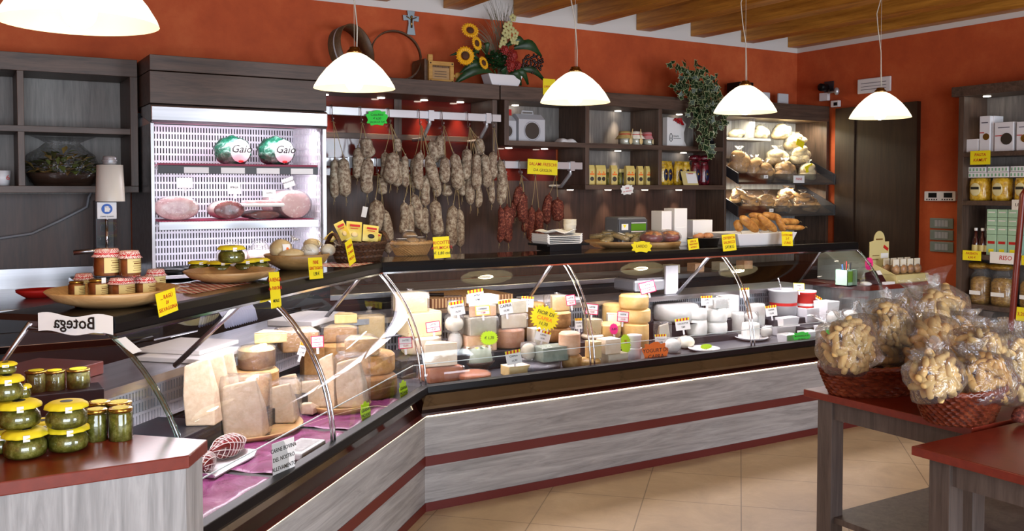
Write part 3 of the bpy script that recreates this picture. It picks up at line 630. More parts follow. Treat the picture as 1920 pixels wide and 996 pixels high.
sign('yellow card on the lower rail above the red salami', P3(1386, 443, 5.78), span(67, P3(1386, 443, 5.78)), span(28, P3(1386, 443, 5.78)), 'yellow', [('SALAMI FRESCHI', .3, .17, 'ink_red'), ('DA GRIGLIA', .27, -.22, 'brown_ink')], roll=radians(2))
o = rbox(-.018, .018, -.001, .001, -.07, 0).build('hang_tag', M['paper'], None, P3(283, 690, 5.79), rot=(0, radians(12), 0)); tag(o, 'small white paper tag hanging below a salami beside the fridge', 'tag')
B().tube([(0, 0, 0), (0, .02, .11)], .001, 4).build('string', M['string'], o)
# ------------------------------------------------------------------ meat fridge contents
c8 = crop(270, 180, 2.767)
M['pink_meat'] = noisy('cooked_ham_face', [(.3, '#c98f92'), (.5, '#e0b3b2'), (.7, '#efd3d0')], 22, 4, .4, bst=.1, coat=.4)
M['mortadella'] = speckle('mortadella_face', '#e2b6b4', '#f5e4de', 46, .4, (.36, .44), .05)
M['red_meat'] = noisy('cured_red_meat', [(.35, '#4e0d10'), (.55, '#7c1a1e'), (.72, '#b05a55'), (.8, '#e8cfc6')], 16, 4, .35, bst=.1, coat=.4)
M['fat'] = mat('pale_fat', '#ecd6cc', .4); M['crimson'] = mat('crimson_liner', '#9c0f45', .5)
M['green_foil'] = noisy('crumpled_green_foil', [(.3, '#0d3a2a'), (.5, '#1b5a44'), (.7, '#8fb5a5')], 12, 4, .25, bst=1, bd=.03, coat=.5)
S1, S2 = 1.768, 1.443
o = rbox(-.46, .46, 0, .42, 0, .004).build('shelf_liner', M['crimson'], None, (1.5, 5.62, S1)); tag(o, 'crimson liner sheet on the upper fridge shelf under the green hams', 'liner')
o = rbox(-.46, .46, 0, .42, 0, .004).build('shelf_liner', M['crimson'], None, (1.5, 5.62, S2)); tag(o, 'crimson liner sheet on the lower fridge shelf under cut meats', 'liner')
for cx, w, lb in ((460, 190, 'left'), (685, 190, 'right')):
    p = aty(*c8(cx, 322), 5.78); r = span(w / 2.767, p) / 2; p.z = S1 + .005
    t = thing('wrapped_ham', f'ham in crumpled green foil with a white oval label, {lb} of the pair', 'ham', p, 0, 'green foil hams on the upper fridge shelf')
    rr = random.Random(cx); ph = rr.uniform(0, 6)
    B().ball((0, 0, r * .8), r, r * .8, r * .82, 22, 14, dis=lambda d: 1 + .05 * sin(9 * d.x + 7 * d.z + ph) + .05 * sin(13 * d.y - 8 * d.z)).build('foil', M['green_foil'], t)
    e = B().sheet(lambda u, v: (.25 * r + (u - .5) * 1.15 * r * sqrt(max(0, 1 - (2 * v - 1) ** 2)), -r * .845 * sqrt(max(.1, 1 - ((.25 + (u - .5) * 1.15 * sqrt(max(0, 1 - (2 * v - 1) ** 2))) / 1.0) ** 2 - ((v - .5) * 1.25 / .86) ** 2 * .9)) - .006, r * .8 + (v - .5) * 1.3 * r), 12, 12).build('label_oval', M['paper'], t)
    text(e, 'Gaio', .066, (.22 * r, -r * .90 - .006, r * .88), M['ink'], shear=.3, bold=.0008)
    B().ball((.25 * r, -r * .78, r * .24), .016, .006, .008, 10, 6).build('emblem', M['ink_red'], e)
def meat_log(label, cx0, cx1, cyb, hpx, face, rim, L, z, rz=0, y=5.66, wrapk=1, name='meat_joint'):
    p = aty(*c8((cx0 + cx1) / 2, cyb), y); p.z = z; r = span((cx1 - cx0) / 2.767, p) / 2; h = span(hpx / 2.767, p)
    t = thing(name, label, 'meat', p, rz); ky = h / 2 / r
    b = B(); b.X = T(0, 0, h / 2) @ R(pi / 2, 'X')
    b.lathe([(r * .75, -L), (r * .95, -L * .9), (r, -L * .6), (r, -.02), (r * .97, .0)], 26, 0, sy=ky); b.build('rind', rim, t)
    b = B(); b.X = T(0, 0, h / 2) @ R(pi / 2, 'X'); b.lathe([(0, .004), (r * .5, .004), (r * .93, .003), (r * .97, 0)], 26, 0, sy=ky); b.build('cut_face', face, t)
    b = B(); b.X = T(0, 0, h / 2) @ R(pi / 2, 'X'); b.lathe([(r * .8, -L * 1.05), (r * 1.03, -L * .8), (r * 1.03, .008), (r * .8, .012), (0, .012)], 26, 0, sy=ky, wob=lambda a, zz: 1 + .012 * sin(9 * a)); b.build('film', M['wrap'], t)
    return t
meat_log('large cooked ham joint under film, left end of the lower fridge shelf', 62, 280, 628, 125, M['pink_meat'], M['pink_meat'], .26, S2 + .005, radians(-8))
meat_log('dark red cured ham cut open, centre of the lower fridge shelf', 362, 522, 622, 98, M['red_meat'], M['fat'], .2, S2 + .005, 0)
meat_log('big round speckled mortadella, right end of the lower fridge shelf', 700, 876, 620, 145, M['mortadella'], M['pink_meat'], .3, S2 + .005, radians(10))
meat_log('dark small cured joint under the white meat tray', 545, 715, 618, 45, M['red_meat'], M['red_meat'], .16, S2 + .005, radians(14), 5.63)
p = aty(*c8(612, 568), 5.66); p.z = S2 + .08
t = thing('meat_tray', 'white foam tray of sliced meat lying on the dark joint', 'tray', p)
rbox(-.125, .125, -.06, .08, 0, .02).build('tray', M['paper'], t, bev=.008); rbox(-.11, .11, -.05, .07, .018, .04).build('slices', M['pink_meat'], t, bev=.012)
for cx, cy, w, h, lb, tx in ((212, 452, 80, 55, 'blank white price card above the big ham joint', ''), (468, 480, 66, 60, 'white price card on the dark cured ham', 'SPECK'), (650, 507, 70, 40, 'white price card on the meat tray', 'COPPA'), (750, 450, 60, 50, 'tilted white price card on the mortadella', 'BOLOGNA')):
    p = aty(*c8(cx, cy), 5.64); w_ = span(w / 2.767, p)
    sign(lb, p, w_, span(h / 2.767, p), 'paper', [(tx, .26, .1, 'ink')] if tx else [], roll=radians(-18 if cx == 750 else 0), name='price_card', stick=.03, lean=-.3)
for i, cx in enumerate((120, 230, 330)):
    p = aty(*c8(cx, 890), 5.62 + .04 * (i % 2)); p.z = 1.141
    o = B().cyl(.10, 0, .035, 24, bev=.01).build('steel_pan' if False else 'black_dish', M['black'], None, p); tag(o, f'shallow black dish on the fridge floor, {ORD[i]} from the left', 'dish', 'black dishes on the fridge floor')
for cx, lb in ((460, 'pale wrapped cheese behind the top green jar on the fridge floor'), (600, 'pale wrapped cheese behind the bread bowl on the fridge floor')):
    p = aty(*c8(cx, 830), 5.75); p.z = 1.141
    t = thing('wrapped_cheese', lb, 'cheese', p); B().cyl(.085, 0, .11, 24, bev=.02).build('cheese', M['fat'], t); blobfilm(.095, .095, .17, cx, .5, .06).build('film', M['wrap'], t)
# ------------------------------------------------------------------ left wall shelf and back worktop
p = aty(118, 345, 6.04); p.z = 1.6495
t = thing('gift_basket', 'cellophane-wrapped gift basket of dried leaves on the left shelf', 'basket', p)
B().lathe([(0, 0), (.15, 0), (.185, .06), (.19, .075), (.175, .07), (.14, .01)], 28, sy=.7).build('bowl', mat('dark_wicker_bowl', '#3a2314', .7), t)
r = random.Random(3)
def leaf(b, base, d, L, w, mi=0, droop=.2):
    d = Vector(d).normalized(); s_ = d.cross(Vector((0, 0, 1))); s_ = s_.normalized() if s_.length > .1 else Vector((1, 0, 0)); base = Vector(base)
    q = [base, base + d * L * .45 + s_ * w + Vector((0, 0, .03 * L)), base + d * L * .5 - Vector((0, 0, .05 * L)), base + d * L * .45 - s_ * w + Vector((0, 0, .03 * L)), base + d * L - Vector((0, 0, droop * L))]
    b.add([tuple(x) for x in q], [(0, 1, 2), (0, 2, 3), (1, 4, 2), (3, 2, 4)], mi, True)
b = B()
for k in range(190):
    a = r.uniform(0, 6.28); q = r.uniform(0, .15); leaf(b, (q * cos(a) * 1.1, q * sin(a), .06 + r.uniform(0, .15) * (1 - q * 4)), (cos(a) + r.uniform(-.6, .6), sin(a), r.uniform(-.1, .9)), r.uniform(.06, .11), r.uniform(.012, .026), k % 3)
b.build('dried_leaves', [mat('olive_leaf', '#75803c', .7), mat('dry_leaf', '#b0904a', .7), mat('dark_leaf', '#4c4c22', .7)], t)
blobfilm(.2, .145, .293, 4, .5, .05, .9).build('cellophane', clear('cellophane', (.98, .98, .98), .02, .45, .1, 0, 1.0, 12), t)
p = aty(3, 345, 6.0); p.z = 1.649
o = B().lathe([(0, 0), (.04, 0), (.05, .085), (.047, .085), (.038, .004)], 20).build('paper_cup', M['white'], None, p); tag(o, 'white cup with red print at the left edge of the shelf', 'cup'); text(o, '6', .04, (.03, -.043, .045), M['ink_red'])
o = B().lathe([(0, 0), (.05, 0), (.085, .03), (.088, .045), (.08, .045), (.045, .01)], 24, sx=1.3).build('oval_dish', M['ink_red'], None, aty(73, 540, 5.6)); o.location.z = 1.046; tag(o, 'long red oval dish on the steel worktop at left', 'dish')
p = aty(200, 480, 5.55); p.z = 1.046
t = thing('hand_washer_stand' if False else 'meat_slicer', 'white and steel upright machine with beige drum and blue glove sticker', 'machine', p)
rbox(-.17, .17, -.2, .25, 0, .09).build('base', M['steel'], t, bev=.015)
rbox(-.055, .045, .02, .10, .09, .52).build('column', M['dark'], t, bev=.006)
B().lathe([(.076, 0), (.068, .2), (.066, .2), (.02, .2), (0, .2)], 30, c=(.02, -.02, .516)).lathe([(0, 0), (.076, 0)], 30, c=(.02, -.02, .516)).build('drum', mat('beige_enamel', '#ddd6cb', .35), t)
B().cyl(.036, .716, .765, 20, c=(.02, -.02), bev=.006).lathe([(.037, .735), (.041, .735), (.041, .745), (.037, .745)], 20, c=(.02, -.02, 0)).build('steel_cap', M['alu'], t)
pl = rbox(-.05, .05, -.035, -.025, .42, .512).build('sign_plate', M['white'], t, bev=.003)
b = B(); b.X = T(0, -.036, .475) @ R(pi / 2, 'X'); b.cyl(.028, 0, .002, 24); b.build('blue_disc', M['blue'], pl)
b = B(); b.X = T(0, -.039, .473); b.box(-.012, .012, -.001, 0, -.014, .008)
for k in range(4): b.box(-.012 + k * .0062, -.0075 + k * .0062, -.001, 0, .008, .02 - abs(k - 1.5) * .003)
b.box(.012, .017, -.001, 0, -.006, .006); b.build('glove_symbol', M['paper'], pl)
text(pl, 'USARE GUANTI', .010, (0, -.037, .433), M['ink'])
rbox(-.05, .05, -.03, -.024, .27, .415).build('clear_guard', M['glass'], t); B().tube([(0, -.02, .2), (0, -.02, .42)], .008, 8).ball((0, -.02, .42), .012, .012, .012, 8, 6).build('rod', M['chrome'], t)
B().tube([(-.17, -.03, .24), (-.03, -.03, .25)], .013, 10).build('lever', M['steel'], t)
b = B().tube([tuple(aty(px, py, 6.2) - p) for px, py in ((-60, 447), (0, 447), (60, 438), (110, 415), (150, 395), (163, 388), (166, 370), (176, 352))], .009, 6)
b.build('power_cord', mat('grey_cable', '#8b8b90', .5), t)
# ------------------------------------------------------------------ cheese and what else lies in the cases
def cheese_mat(name, a, b_, c, sc=18, rough=.5, bst=.15): return noisy(name, [(.3, a), (.5, b_), (.7, c)], sc, 5, rough, bst=bst, bd=.004, spec=.35)
M['cream'] = cheese_mat('cream_cheese_paste', '#ead6b8', '#f0deC4', '#f5e8d4'); M['parm'] = cheese_mat('hard_grating_cheese', '#dbbf9c', '#e6cdac', '#eedabe', 40, .6, .35)
M['straw'] = cheese_mat('straw_yellow_paste', '#e3c07e', '#e9cb8e', '#efd7a4'); M['tan_rind'] = cheese_mat('tan_rind', '#a97b42', '#c0925a', '#d0a872', 26, .65, .3)
M['brown_rind'] = cheese_mat('brown_rind', '#7d5630', '#966a3e', '#ad8150', 26, .7, .35); M['gold_rind'] = cheese_mat('golden_rind', '#d9ac62', '#e3bb76', '#eac98c', 14, .4, .1)
M['white_ch'] = cheese_mat('fresh_white_cheese', '#eceae0', '#f3f1e9', '#f8f7f2', 30, .4, .15); M['ivory'] = cheese_mat('ivory_cheese', '#e9dfc6', '#f0e8d4', '#f5efe2', 20, .5, .15)
M['peach'] = cheese_mat('peach_rind', '#dba884', '#e4b896', '#ecc8ac'); M['orange_rind'] = cheese_mat('orange_washed_rind', '#c4622e', '#d4763c', '#e08c54', 16, .35, .1)
M['salmon'] = cheese_mat('salmon_rind', '#b9764c', '#c98a60', '#d69c74', 20, .4, .1); M['purple'] = cheese_mat('dark_purple_rind', '#2c2134', '#3b2f45', '#4d4157', 20, .3, .1)
M['greengrey'] = cheese_mat('grey_green_rind', '#7f8d7c', '#93a08d', '#a6b29e', 22, .6, .2); M['greypaste'] = cheese_mat('greyish_paste', '#c9c0a8', '#d5cdb7', '#dfd8c6', 24, .6, .2)
M['holey'] = speckle('holey_cheese_paste', '#ecd6a6', '#b4905a', 34, .6, (.30, .36), .5); M['pepper'] = speckle('peppered_cheese', '#e0c893', '#6b4a28', 40, .6, (.32, .38), .3)
M['dark_wicker'] = noisy('dark_brown_wicker', [(.3, '#2d1a10'), (.6, '#54341e'), (.8, '#72492c')], 60, 3, .6, (1, 1, 2), bst=.8)
M['wood_bowl'] = wood('turned_wood_bowl', '#a87b4a', '#cfa671', 'x', 8, .45); M['olive_bowl'] = wood('olive_wood_bowl', '#8e6a3e', '#b9915c', 'x', 8, .45)
def on(seg): return on1 if seg == 1 else on2
def ndepth(seg, p): return (Vector(p) - CORNER).dot(N1) if seg == 1 else p.y - CORNER.y
def ch(seg, kind, x0, x1, yt, label, m, yb=None, z=None, n=None, d=None, rz=0, wrap=None, cat='cheese', name=None, m2=None, group=None, lean=0):
    xc = (x0 + x1) / 2
    if n is None: p = atz(xc, yb, z); n = ndepth(seg, p)
    elif z is None: p = on(seg)(xc, yb, n)
    else: p = on(seg)(xc, yb or yt + 20, n); p.z = z
    w = span(x1 - x0, p); r = w / 2
    rd = kind in ('wheel', 'drum', 'ball', 'sector')
    ytf = yt + .17 * (x1 - x0) if rd and kind != 'ball' else yt
    h = max(.012, on(seg)(xc, ytf if kind != 'ball' else yt + 3, n).z - p.z)
    N = N1 if seg == 1 else Vector((0, 1, 0)); dd = d or (w if rd else .7 * w)
    c = p + N * (dd / 2); ms = [m, m2 or m]; b = B()
    if kind == 'wheel': e = min(.012, h * .3); b.lathe([(0, 0), (r - e, 0), (r, e), (r * 1.01, h / 2), (r, h - e)], 36).lathe([(r, h - e), (r - e, h), (0, h)], 36, 1)
    elif kind == 'drum': e = min(.015, h * .3); b.lathe([(0, 0), (r * .93, 0), (r * .98, e), (r, h * .5), (r * .97, h - e), (r * .9, h), (0, h)], 30, wob=lambda a, zz: 1 + .012 * sin(18 * a))
    elif kind == 'ball': b.ball((0, 0, h / 2), r, dd / 2, h / 2, 18, 12)
    elif kind == 'sector':  b.prism([(0, 0)] + [(r * 1.0 * cos(a), r * sin(a)) for a in [radians(-160 + k * 22) for k in range(13)]], 0, h, 'z')
    elif kind == 'block': b.prism([(-r, -dd / 2), (r, -dd / 2 * .96), (r * .97, dd / 2), (-r * .95, dd / 2)], 0, h, 'z'); b.add([(-r, -dd/2, h+.0006), (r, -dd/2*.96, h+.0006), (r*.97, dd/2, h+.0006), (-r*.95, dd/2, h+.0006)], [(0, 1, 2, 3)], 1)
    elif kind == 'wedge': b.prism([(-r, -dd * .35), (r, -dd / 2), (r * .7, dd * .1), (-r * .2, dd / 2)], 0, h, 'z'); b.add([(-r, -dd*.35, h+.0006), (r, -dd/2, h+.0006), (r*.7, dd*.1, h+.0006), (-r*.2, dd/2, h+.0006)], [(0, 1, 2, 3)], 1)
    elif kind == 'slab':
        o1 = [(-r * .86, 0), (-r * .1, 0), (r * .8, 0), (r * .78, h * .5), (r * .52, h), (-r * .2, h * .95), (-r * .92, h * .88), (-r, h * .45)]; b.prism(o1, -dd / 2, dd / 2, 'y')
        b.v = [Vector((v.x + (.2 * r * (1 - v.z / h) if v.y > 0 else 0), v.y if v.y < 0 else dd / 2 - dd * .82 * (max(0, v.z) / h) ** 1.2, v.z)) for v in b.v]
    nm = name or 'cheese'
    loc = c; R_ = (lean, 0, (radians({'slab': -40, 'block': -8, 'wedge': -8}.get(kind, 45)) if seg == 1 else 0) + radians(rz)); kb = 0 if kind in ('wheel', 'drum', 'ball') else .006
    if wrap is None: wrap = False
    if wrap:
        t = thing(nm, label, cat, loc, 0, group, rot=R_); b.build('paste', ms, t, bev=kb)
        g = B(); rr = random.Random(int(x0 * 7 + yt)); q1, q2 = rr.uniform(0, 6), rr.uniform(0, 6)
        if rd: g.lathe([(0, -.001), (r * .99, -.001), (r * 1.03, h * .1), (r * 1.035, h * .9), (r * .95, h * 1.03), (0, h * 1.04)], 30, wob=lambda a, zz: 1 + .012 * sin(11 * a + q1) + .01 * sin(17 * a + q2 + zz * 60))
        else:
            k = 1.03; g.lathe([(0, -.001), (1.38, -.001), (1.43, h * .08), (1.44, h * .95), (1.36, h * 1.05), (.3, h * 1.07), (.12, h * 1.14), (.3, h * 1.2)] if wrap == 2 else [(0, -.001), (1.38, -.001), (1.43, h * .08), (1.44, h * .95), (1.36, h * 1.04), (0, h * 1.05)], 32,
                     wob=lambda a, zz: (1 / max(abs(cos(a)), abs(sin(a))) * .72) * (1 + .02 * sin(13 * a + q1)), sx=r * k, sy=dd / 2 * k)
        g.build('film', M['wrap'], t); o = t
    else:
        o = b.build(nm, ms, None, loc, rot=R_, bev=kb); tag(o, label, cat, group)
    return {'z': p.z + h, 'n': n, 'o': o, 'h': h, 'p': p}
def step(seg, x0, x1, n0, n1, z0, z1, label):
    a = on(seg)(x0, 640, n0); e = on(seg)(x1, 640, n0); L = (e - a).length
    o = rbox(0, L, 0, n1 - n0, 0, z1 - z0).build('display_step', M['dark'], None, (a.x, a.y, z0), radians(45) if seg == 1 else 0, bev=.003); tag(o, label, 'display step')
Z0 = .601
step(2, 752, 1172, .38, .73, Z0, .70, 'dark step under the stacked cheeses beside the corner of the long case')
step(2, 1246, 1400, .56, .74, Z0, .72, 'dark step under the big white ricotta wheel')
step(2, 1296, 1384, .43, .555, Z0, .645, 'low dark step under the stacks of small white cheeses')
step(2, 1452, 1556, .46, .72, Z0, .70, 'dark step under the white buckets at the far end')
a = ch(2, 'wheel', 768, 845, 620, 'pale round cheese beneath the two holey blocks', M['cream'], z=.701, n=.46)
a = ch(2, 'block', 763, 833, 586, 'holey cheese block carrying a second holey block', M['holey'], z=a['z'] + .001, n=.49, d=.17)
ch(2, 'block', 752, 805, 551, 'wrapped holey cheese block, topmost at the case corner', M['holey'], z=a['z'] + .001, n=.50, d=.14, wrap=2)
a = ch(2, 'ball', 846, 874, 620, 'white round cheese at the bottom of the little bagged stack', M['white_ch'], z=.701, n=.42, wrap=1)
a = ch(2, 'ball', 842, 878, 591, 'plump bagged pale cheese in the middle of the little stack', M['ivory'], z=a['z'] - .006, n=.42, wrap=1)
ch(2, 'ball', 846, 877, 563, 'bagged pale cheese on top of the little stack', M['ivory'], z=a['z'] - .006, n=.43, wrap=1)
a = ch(2, 'block', 872, 937, 630, 'peach-rinded slab under the wrapped grey block', M['peach'], z=.701, n=.40, d=.16)
a = ch(2, 'block', 878, 936, 596, 'wrapped greyish cheese block in the centre left stack', M['greypaste'], z=a['z'] + .001, n=.41, d=.15, wrap=1)
a = ch(2, 'wedge', 880, 935, 574, 'peach wedge lying on the wrapped greyish block', M['peach'], z=a['z'] + .004, n=.42, d=.15, m2=M['cream'])
ch(2, 'block', 888, 940, 555, 'bright white cheese on top of the centre left stack', M['white_ch'], z=a['z'] + .001, n=.45, d=.12)
a = ch(2, 'wheel', 938, 999, 608, 'salmon-coloured wrapped wheel at the bottom of its stack', M['salmon'], z=.701, n=.385, wrap=1)
a = ch(2, 'wedge', 940, 992, 590, 'wrapped pink-edged wedge on the salmon wheel', M['cream'], z=a['z'] + .003, n=.41, d=.15, wrap=1, m2=M['peach'])
ch(2, 'block', 936, 993, 566, 'grey-white block with pink rind on top of the salmon wheel stack', M['greypaste'], z=a['z'] + .003, n=.42, d=.13, m2=M['peach'])
a = ch(2, 'wheel', 994, 1036, 592, 'brown wheel behind the yellow star sign', M['brown_rind'], z=.701, n=.55)
ch(2, 'wheel', 992, 1034, 562, 'brown wheel on top of the one behind the yellow star sign', M['tan_rind'], z=a['z'] + .001, n=.55)
a = ch(2, 'wheel', 1034, 1085, 607, 'lower brown wheel of the pair left of the first chrome seam', M['brown_rind'], z=.701, n=.42)
a = ch(2, 'wheel', 1034, 1085, 577, 'upper brown wheel of the pair left of the first chrome seam', M['brown_rind'], z=a['z'] + .001, n=.42, m2=M['tan_rind'])
ch(2, 'wedge', 1035, 1072, 556, 'wrapped yellow wedge on the upper brown wheel', M['straw'], z=a['z'] + .001, n=.46, d=.11, wrap=2)
ch(2, 'block', 999, 1032, 617, 'pale block standing below the yellow star sign', M['ivory'], z=.701, n=.385, d=.09)
a = ch(2, 'block', 802, 873, 690, 'orange-rinded block at the front left corner of the long case', M['orange_rind'], yb=717, z=Z0, d=.15, wrap=1)
b_ = ch(2, 'wedge', 796, 862, 646, 'cream wedge with pink rind resting on the orange block', M['cream'], z=a['z'] + .004, n=a['n'] + .02, d=.15, m2=M['peach'])
ch(2, 'wheel', 872, 936, 692, 'flat orange-rinded cheese under film at the front of the long case', M['orange_rind'], yb=717, z=Z0, wrap=1)
p = atz(908, 697, Z0)
t = thing('wrapped_cheese_bowl', 'brown bowl of film-wrapped cheese with green leaves', 'bowl', p + Vector((0, .12, 0))); r_ = span(41, p)
B().lathe([(0, 0), (r_ * .7, 0), (r_, .045), (r_ * .98, .05), (r_ * .68, .008), (0, .008)], 30).build('bowl', M['dark_wicker'], t)
B().lathe([(0, .012), (r_ * .8, .02), (r_ * .9, .05), (r_ * .8, .12), (0, .14)], 28, wob=lambda a, z: 1 + .03 * sin(5 * a)).build('cheese', cheese_mat('pale_green_cheese', '#a8b79c', '#bccab2', '#d2dcc8', 14, .5, .2), t)
b = B(); rr = random.Random(5)
for k in range(26): aa = rr.uniform(0, 6.28); q = rr.uniform(.3, .8) * r_; leaf(b, (q * cos(aa), q * sin(aa), .135), (cos(aa), sin(aa), .2), .05, .014, k % 2)
b.build('leaves', [mat('pale_leaf', '#b7cfae', .6), mat('yellow_leaf', '#c9b43a', .6)], t)
B().lathe([(r_ * .99, .04), (r_ * 1.0, .06), (r_ * .86, .135), (0, .155)], 30, wob=lambda a, z: 1 + .02 * sin(11 * a)).build('film', M['wrap'], t)
ch(2, 'block', 951, 999, 687, 'small yellow block at the front beside the dark wheel', M['straw'], yb=706, z=Z0, d=.1, m2=M['cream'])
a = ch(2, 'wheel', 979, 1078, 669, 'flat dark purple wheel under film at the front', M['purple'], yb=703, z=Z0, wrap=1)
ch(2, 'block', 1014, 1072, 652, 'rounded grey-green cheese lying on the dark purple wheel', M['greengrey'], z=a['z'] + .004, n=a['n'] + .06, d=.12, wrap=1)
ch(2, 'ball', 984, 1014, 643, 'crumpled wrapped piece behind on the dark purple wheel', M['greypaste'], z=a['z'] + .003, n=a['n'] + .14, wrap=1)
a = ch(2, 'wheel', 1064, 1102, 661, 'brown wheel at the bottom beside the first chrome seam', M['tan_rind'], yb=693, z=Z0)
ch(2, 'wheel', 1059, 1100, 618, 'peach wheel standing on the brown one at the first chrome seam', M['peach'], z=a['z'] + .001, n=a['n'])
a = ch(2, 'wheel', 1102, 1146, 622, 'pale round right of the first seam under a tan block', M['cream'], z=.701, n=.40)
ch(2, 'block', 1105, 1131, 600, 'tan flecked block on the pale round right of the first seam', M['pepper'], z=a['z'] + .001, n=.43, d=.08, wrap=1)
a = ch(2, 'wheel', 1094, 1140, 668, 'pale wheel at the front right of the first chrome seam', M['gold_rind'], yb=692, z=Z0)
ch(2, 'block', 1111, 1131, 642, 'peppered narrow block on the front pale wheel', M['pepper'], z=a['z'] + .001, n=a['n'] + .03, d=.09)
a = ch(2, 'block', 1137, 1184, 664, 'grey-yellow block lying at the front under a cream block', M['greypaste'], yb=686, z=Z0, d=.11)
ch(2, 'block', 1132, 1169, 637, 'cream block with wavy top beside the lime leaf sign', M['cream'], z=a['z'] + .001, n=a['n'] + .01, d=.1, m2=M['ivory'])
ch(2, 'wheel', 1142, 1184, 563, 'tall golden cylinder cheese behind the tower of wheels', M['gold_rind'], z=.701, n=.57)
ch(2, 'wedge', 1139, 1167, 589, 'white wedge behind the flat golden cheese', M['ivory'], z=.701, n=.52, d=.08)
ch(2, 'wheel', 1131, 1178, 600, 'flat golden round below the pink star sign', M['gold_rind'], z=.701, n=.385)
z = Z0
for k, (x0, x1, yt) in enumerate(((1182, 1233, 599), (1181, 1238, 571), (1178, 1234, 545))):
    a = ch(2, 'wheel', x0, x1, yt, f'golden cheese wheel, {["bottom", "middle", "top"][k]} of the tower of three', M['gold_rind'], z=z, n=.44, group='tower of three golden wheels'); z = a['z'] + .001
p = atz(1199, 678, Z0); r_ = span(14.5, p)
for k in range(2):
    t = thing('yoghurt_cup', f'white yoghurt cup beside the orange yoghurt sign, {["lower", "upper"][k]} of two', 'cup', p + Vector((0, .05, k * .078)), 0, 'white yoghurt cups')
    B().lathe([(0, 0), (r_ * .82, 0), (r_ * .95, .07), (r_, .072), (r_, .0765), (0, .0765)], 24).build('cup', M['white'], t); B().cyl(r_ * .93, .0765, .0775, 24).build('foil_lid', M['alu'], t)
ch(2, 'slab', 1236, 1262, 606, 'leaning ivory wedge right of the golden wheel tower', M['ivory'], yb=648, z=Z0, d=.07, rz=-12, wrap=1)
ch(2, 'ball', 1256, 1287, 634, 'wrapped white cheese left of the small white ball', M['white_ch'], yb=664, z=Z0, wrap=1)
ch(2, 'ball', 1280, 1314, 629, 'small ivory ball of cheese beside the white plate', M['ivory'], yb=656, z=Z0)
p = atz(1341, 663, Z0); r_ = span(30, p); o = B().lathe([(0, 0), (r_ * .6, 0), (r_, .018), (r_, .022), (r_ * .6, .006), (0, .006)], 36).build('plate', M['white'], None, p + Vector((0, r_, 0))); tag(o, 'white plate at the front behind the case glass', 'plate')
o = B().cyl(r_ * .5, 0, .008, 24, bev=.003).build('cheese', M['ivory'], None, p + Vector((0, r_, .0065))); tag(o, 'thin pale cheese slice lying on the front white plate', 'cheese')
a = ch(2, 'drum', 1254, 1340, 560, 'big wrapped white ricotta wheel at the back of the long case', M['white_ch'], z=.735, n=.50, wrap=1)
p = Vector((a['p'].x, a['p'].y + .135, .721)); o = B().lathe([(0, 0), (.13, 0), (.17, .012), (.0, .012)], 36).build('dark_plate', M['black'], None, p); tag(o, 'round dark plate under the big white ricotta wheel', 'plate')
z = .646
for k, yt in enumerate((594, 574)): a = ch(2, 'drum', 1300, 1340, yt, f'small white drum cheese, {["lower", "upper"][k]} of the left pair', M['white_ch'], z=z, n=.45, group='small white drum cheeses'); z = a['z'] + .001
z = .646
for k, yt in enumerate((598, 572)): a = ch(2, 'drum', 1336, 1379, yt, f'small white drum cheese, {["bottom", "middle"][k]} of the right stack of three', M['white_ch'], z=z, n=.435, group='small white drum cheeses'); z = a['z'] + .001
ch(2, 'block', 1338, 1371, 561, 'wrapped white box-shaped cheese on top of the right drum stack', M['white_ch'], z=z, n=.45, d=.09, wrap=2)
ch(2, 'block', 1352, 1392, 555, 'white cheese block on the rear step near the second chrome seam', M['white_ch'], z=.721, n=.60, d=.1)
ch(2, 'drum', 1380, 1404, 583, 'wrapped white cheese behind the second chrome seam', M['white_ch'], yb=618, n=.5, z=Z0, wrap=1)
p = atz(1432, 642, Z0); r_ = span(31, p); o = B().lathe([(0, 0), (r_ * .6, 0), (r_, .02), (r_, .024), (r_ * .6, .006), (0, .006)], 36).build('plate', M['white'], None, p + Vector((0, r_, 0))); tag(o, 'white plate right of the second seam holding wrapped fresh cheese', 'plate')
pz = Z0 + .008
ch(2, 'drum', 1403, 1437, 602, 'white drum cheese on the plate right of the second seam', M['white_ch'], z=pz, n=ndepth(2, p) + .05)
ch(2, 'ball', 1434, 1456, 610, 'bagged white cheese on the plate right of the second seam', M['white_ch'], z=pz, n=ndepth(2, p) + .05, wrap=1)
